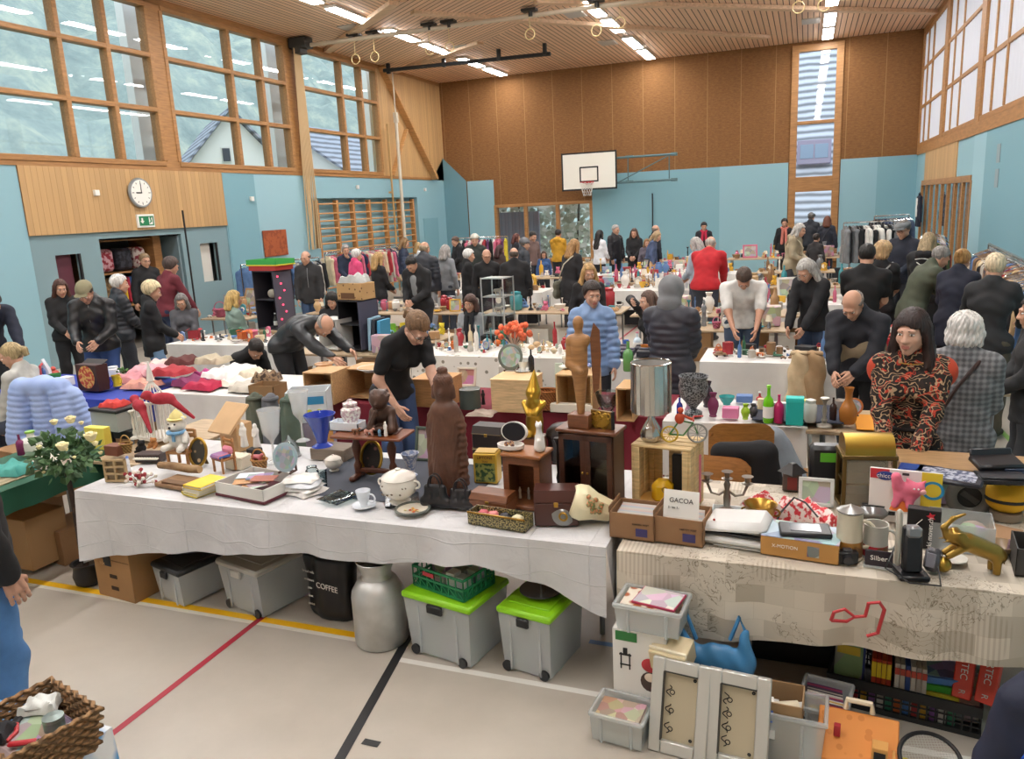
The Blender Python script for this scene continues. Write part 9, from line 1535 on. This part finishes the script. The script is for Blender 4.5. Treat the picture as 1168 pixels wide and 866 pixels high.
Pn('grey haired man in a dark leather jacket bending deep to the right',378,362,7.25,80,h=1.75,z=1.2,top=J('#23262a',rough=.35),legs='#25262a',hair=('bald','#9a9690'),lean=68,pitch=30,L=(.1,-.75,.85),Rr=(-.12,-.7,.8),build=1.1)
Pn('person in black crouching before the left white stall',296,392,7.6,70,h=1.7,z=1.0,seat=.28,top=J('#19191c'),legs='#22242c',hair=('short','#2a211c'),lean=42,pitch=25,L=(.1,-.5,.45),Rr=(-.1,-.5,.45))
Pn('bearded man with cropped hair in a dark grey jacket, hand in pocket',347,287,12.2,25,top=J('#2c2c2e',hem=.16),legs='#3a5070',hair=('bald','#4a3c34'),yaw=-20,L='pocket',Rr='pocket',extra=zipline())
Pn('man in a khaki cap and black leather jacket looking at his hands',92,326,6.9,25,top=J('#1c1c1f',rough=.35),legs='#2f4a80',hair=('short','#4a3a30'),lean=10,pitch=35,L=(.12,-.32,1.0),Rr=(-.1,-.34,1.0),build=1.12,extra=many(hat('#8a8468'),zipline()))
Pn('woman with very long auburn hair in a black jacket',68,320,8.0,60,fem=True,top=J('#19191b'),legs='#1f1f22',hair=('long','#4a2a1e',{'len':.36}),pitch=14,L='front',Rr='front')
Pn('white haired man in a dark quilted jacket behind the leather jacket',137,314,8.1,150,top=PU('#23262e'),legs='#2a2c33',hair=('short','#d8d6d2',{'t':.016}),L='front',Rr='front')
Pn('blonde woman in a black wool coat and light jeans, back turned',176,322,7.7,140,fem=True,top=J('#1a1a1d',hem=.2),legs='#6a88a8',hair=('short','#d8c8a0',{'t':.026}),pitch=20,L='front',Rr='front')
Pn('man with sunglasses on his head in a black coat near the store room',165,290,11.6,70,top=CO('#18181b'),legs='#1d1d20',hair=('short','#8a7458'),L='down',Rr='down',extra=glasses)
Pn('person in a maroon sweater leaning over a stall by the store room',197,295,10.1,165,top=SW('#6a2430'),legs='#2a3550',hair=('short','#4a3a34',{'t':.03}),lean=12,L=(.3,-.35,.9),Rr=(-.25,-.3,.9),build=1.1)
Pn('grey haired woman sitting in front of the maroon sweater',205,337,9.5,30,fem=True,seat=.45,top=SW('#5a5a60'),legs='#2a2c33',hair=('bob','#7a7674'),pitch=25,L='lap',Rr='lap')
Pn('blonde seated woman in a sage sweater at the left stall',268,332,9.7,150,fem=True,seat=.45,top=SW('#8aa298'),legs='#2a2c33',hair=('bob','#c8a868'),L='lap',Rr='lap')
Pn('man in a navy jacket bending forward at the left edge',-6,338,6.75,75,top=J('#1e2436',hem=.2),legs='#22252b',hair=('short','#2a211c'),lean=38,pitch=20,L=(.15,-.5,.85),Rr=(-.1,-.5,.85),build=1.15)
Pn('blonde woman with tied hair in a pale grey sweater at the left edge',6,394,5.3,-70,fem=True,seat=.47,top=SW('#b9bab4'),legs='#3a4050',hair=('pony','#a8946a'),pitch=22,L='lap',Rr='lap',build=1.15)
q_=np. array((-3.36,2.2,1.76));c_=RM. T@(q_-np. array((0,0,CAMZ)));Pn('man in a black hoodie and blue jeans cut off by the left edge',c_[0]/c_[2]*FPX+CX,c_[1]/c_[2]*FPX+CY,2.2,150,h=1.76,z=1.76,top=HO('#141416',hem=.12),legs='#4f7cb0',hair=('short','#2a211c'),L='down',Rr='pocket',build=1.1)
Pn('man in a plain black T-shirt with black cropped hair, back turned',990,279,9.4,170,top=TS('#131315',hem=.14),legs='#2f3640',hair=('short','#17120f',{'t':.008}),L='front',Rr='front',build=1.1)
Pn('woman with blond curly hair in a black top beside the T-shirt man',1008,277,10.9,165,fem=True,top=SW('#18181b',sleeve=.5),legs='#26262a',hair=('curly','#b89a70'),L='front',Rr='front',extra=strap('#8a8a88'))
Pn('man in a grey flat cap and navy sweater looking down',1029,253,13.4,-35,top=SW('#1c2130'),legs='#23262e',hair=('short','#6a625c'),pitch=18,L='front',Rr='front',extra=many(hat('#6a6e70',shape='flat'),glasses))
Pn('person in a black hoodie with white back print',1061,267,12.2,155,top=HO('#17171a',hem=.16),legs='#202226',hair=('half','#9a8664',{'len':.1}),pitch=20,L='front',Rr='front',build=1.05,extra=backprint)
Pn('man in an olive jacket bending towards the coats',1080,284,10.7,110,top=J('#4a5040',hem=.16),legs='#2a2c2e',hair=('short','#8c8884'),lean=26,pitch=14,L=(.1,-.5,.95),Rr=(-.15,-.35,.8),build=1.1)
Pn('woman with pinned blond hair in a dark navy coat',1100,286,10.1,150,fem=True,top=CO('#1b1f30'),legs='#1d1f28',hair=('bun','#a8804c'),lean=8,pitch=12,L='front',Rr='front',build=1.08,extra=glasses)
Pn('short haired blond person in a dark vest reaching to the rail',1137,290,8.3,160,fem=True,top=('vest','#26272a',dict(off=.016,sleeve=1.0,hem=.14)),legs='#4a4438',hair=('short','#d8c8a8',{'t':.01}),L=(.2,-.42,1.1),Rr=(-.2,-.35,1.05),build=1.05)
Pn('person in a dark jacket cut off by the right edge',1178,338,6.3,-90,top=J('#232426',hem=.2),legs='#2a2c30',hair=('short','#2a211c'),L='front',Rr='front',build=1.1)
Pn('man in a bright red sweater bending at the crockery stall',812,271,13.6,170,top=SW('#b81e28',off=.022),legs='#3a3f4a',hair=('bald','#b8b4ae'),lean=24,pitch=10,L='table',Rr='table',build=1.2)
Pn('grey haired person in a pale blue shirt beside the red sweater',791,272,14.15,-120,fem=True,top=SW('#a8b8c8'),legs='#3a4050',hair=('bob','#a8a4a0'),pitch=20,L='front',Rr='front')
Pn('woman in a beige parka with grey hair at the antiques stall',915,256,17.1,70,fem=True,top=J('#a89a80',hem=.25,hood=1),legs='#3a3a3e',hair=('bob','#b8b4ae'),lean=12,L='front',Rr='front',extra=strap('#c8bca0','#d8ccb4'))
Pn('woman with a salmon scarf left of the tall window',895,250,23.4,0,fem=True,top=J('#1d1d20'),legs='#22242a',hair=('short','#1d1714',{'t':.02}),extra=scarf('#c8786a',.4))
Pn('man in a grey cap in front of the tall window',926,243,24.3,160,top=J('#2a2e36'),legs='#23262c',hair=('short','#5a5450'),extra=hat('#7a7e80',shape='flat'))
Pn('brown haired woman with a bag right of the tall window',944,247,23.4,170,fem=True,top=J('#232733'),legs='#22242a',hair=('bob','#6a3c28'),extra=strap('#3a3c44'))
Pn('dark haired child at the antiques stall',932,270,18.9,150,h=1.45,top=SW('#2c2a2c'),legs='#2a2c33',hair=('short','#241c18'),fem=True)
Pn('person in a black hat with a red scarf behind the antiques',803,254,23.6,10,top=J('#23232a'),legs='#26262a',hair=('short','#241c18',{'t':.02}),extra=many(hat('#17171a'),scarf('#c02a48',.25)))
Pn('grey haired man in a black jacket facing right near the hoop',703,257,20.6,60,top=PU('#1c1c22'),legs='#22242a',hair=('short','#a8a4a0'),L='pocket',Rr='pocket')
Pn('woman with long brown hair in a black jacket below the hoop',723,261,20.3,0,fem=True,top=J('#1b1b1e',hem=.2),legs='#22242a',hair=('long','#4a3024',{'len':.16}),L='front',Rr='front')
Pn('tall man in a dark jacket behind the denim woman',749,257,20.8,130,top=J('#1f2330'),legs='#2a2c33',hair=('bald','#8a7a6c'))
Pn('woman in a blue patterned jacket bending under the wall pole',752,265,19.6,90,fem=True,top=J('#4a5878'),legs='#3a4050',hair=('bob','#a8906c'),lean=14,pitch=18)
Pn('child with brown hair beside the blue patterned jacket',738,276,20.0,20,h=1.4,fem=True,top=SW('#6a6470'),legs='#2a2c33',hair=('bob','#8a6a48'))
Pn('woman with long black hair in a white top',685,263,19.9,150,fem=True,top=SW('#e4e6ea',off=.02),legs='#2a2c33',hair=('long','#171310',{'len':.3}),L='front',Rr='front')
Pn('person in a mustard yellow hoodie facing the low window',637,262,20.9,175,top=HO('#c8962a'),legs='#2a2c33',hair=('short','#241c18'),L='front',Rr='front')
Pn('woman with red brown hair at the left of the low window',590,267,20.7,120,fem=True,top=J('#23232a'),legs='#22242a',hair=('bob','#5a2a20'))
Pn('man in a tartan shirt in front of the low window',609,265,19.6,60,top=SW('#5a4a44',mat=mat('#4a4a4e',.9,0,'plaid','#8a6a60',2)),legs='#2a2c33',hair=('short','#241c18'),pitch=20)
Pn('man in a grey knit cap and dark quilted jacket',600,272,15.6,130,top=PU('#2c3038'),legs='#23262e',hair=('short','#5a5450'),pitch=15,extra=hat('#6a6c70',False,'beanie'))
Pn('bald man in a black jacket right of the glass showcase',586,283,12.85,-160,top=J('#19191c'),legs='#1d1e22',hair=('bald','#5a5048'),build=1.1)
Pn('small child in blue behind the quilted jackets',620,283,18.6,20,h=1.25,fem=True,top=SW('#3a5a8a'),legs='#2a2c33',hair=('bob','#4a3426'))
Pn('grey haired woman in a navy jacket by the wall bar rail',394,280,15.9,40,fem=True,top=J('#1f2a40'),legs='#22242a',hair=('short','#a8a4a0',{'t':.02}),L='face',Rr='front')
Pn('white haired person in a bright pink jacket',408,285,14.0,150,fem=True,top=J('#d84a7a'),legs='#2a2c33',hair=('short','#d8d6d2',{'t':.018}),pitch=15)
Pn('woman with long blond hair in a black top behind the tan box',433,288,12.9,150,fem=True,top=SW('#1d1d20'),legs='#26262a',hair=('long','#b8935e',{'len':.15}),L='front',Rr='front')
Pn('woman with brown hair in a dark blue jacket before the wall bars',463,272,17.6,120,fem=True,top=PU('#26324a'),legs='#23262e',hair=('bob','#8a6a44'),pitch=15)
Pn('man in an open black jacket looking at his phone',465,296,10.8,-10,top=J('#1b1b1e',hem=.16),legs='#26282e',hair=('short','#17120f',{'t':.008}),pitch=42,lean=8,L='front',Rr='front',build=1.1,extra=lambda r,d:obj('grey_shirt_front',bmesh_of([cone(d['p2']+d['fw']*.07+.04*d['ul'],d['p1']+d['fw']*.075,.085,.08)],.018,mat('#8a8c8e',.9),.02),None,r))
Pn('man in a black and cobalt quilted jacket, back turned',485,276,13.4,170,top=PU('#23262f',hem=.1),legs='#8a8c90',hair=('bald','#a89880'),build=1.15,extra=lambda r,d:obj('blue_panel',bmesh_of([cone(d['p0'],d['p1']+np. array((0,0,.02)),.185,.18,(d['fw'],1.15)),cone(d['p0']-np. array((0,0,.1)),d['p0'],.18,.185,(d['fw'],1.15))],.02,mat('#2a48b8',.5,0,'noise'),.02),None,r))
Pn('grey haired woman in a grey sweater from behind at the third row',509,280,14.0,165,fem=True,top=SW('#85888c'),legs='#3a3f4a',hair=('bob','#a09c98'))
Pn('man in a black shirt handing something over near the corner',517,271,18.8,-40,top=J('#1c1c20'),legs='#22242a',hair=('short','#5a4438'),pitch=25,L='front',Rr='front')
Pn('man in a pale baseball cap and dark green jacket',541,268,16.6,20,top=J('#2e3430'),legs='#23262c',hair=('short','#6a5c50'),pitch=18,extra=hat('#c8c4b8'))
Pn('white haired person in a black coat left of the showcase',536,285,13.6,120,fem=True,top=CO('#17171a'),legs='#1d1e22',hair=('short','#dcdad6',{'t':.022}),L='front',Rr='front')
Pn('bald man with glasses in a black coat behind the showcase',555,285,12.8,30,top=CO('#151518'),legs='#1d1e22',hair=('bald','#8a7a6c'),pitch=16,extra=glasses)
Pn('woman with dark red hair in a brown jacket by the corner',571,280,17.0,150,fem=True,top=J('#3a2a26'),legs='#22242a',hair=('long','#3a1a1a',{'len':.14}))
Pn('person in a white blouse by the corner rail',478,277,19.8,140,fem=True,top=SW('#d8dce2'),legs='#3a4050',hair=('long','#a88a5a',{'len':.14}))
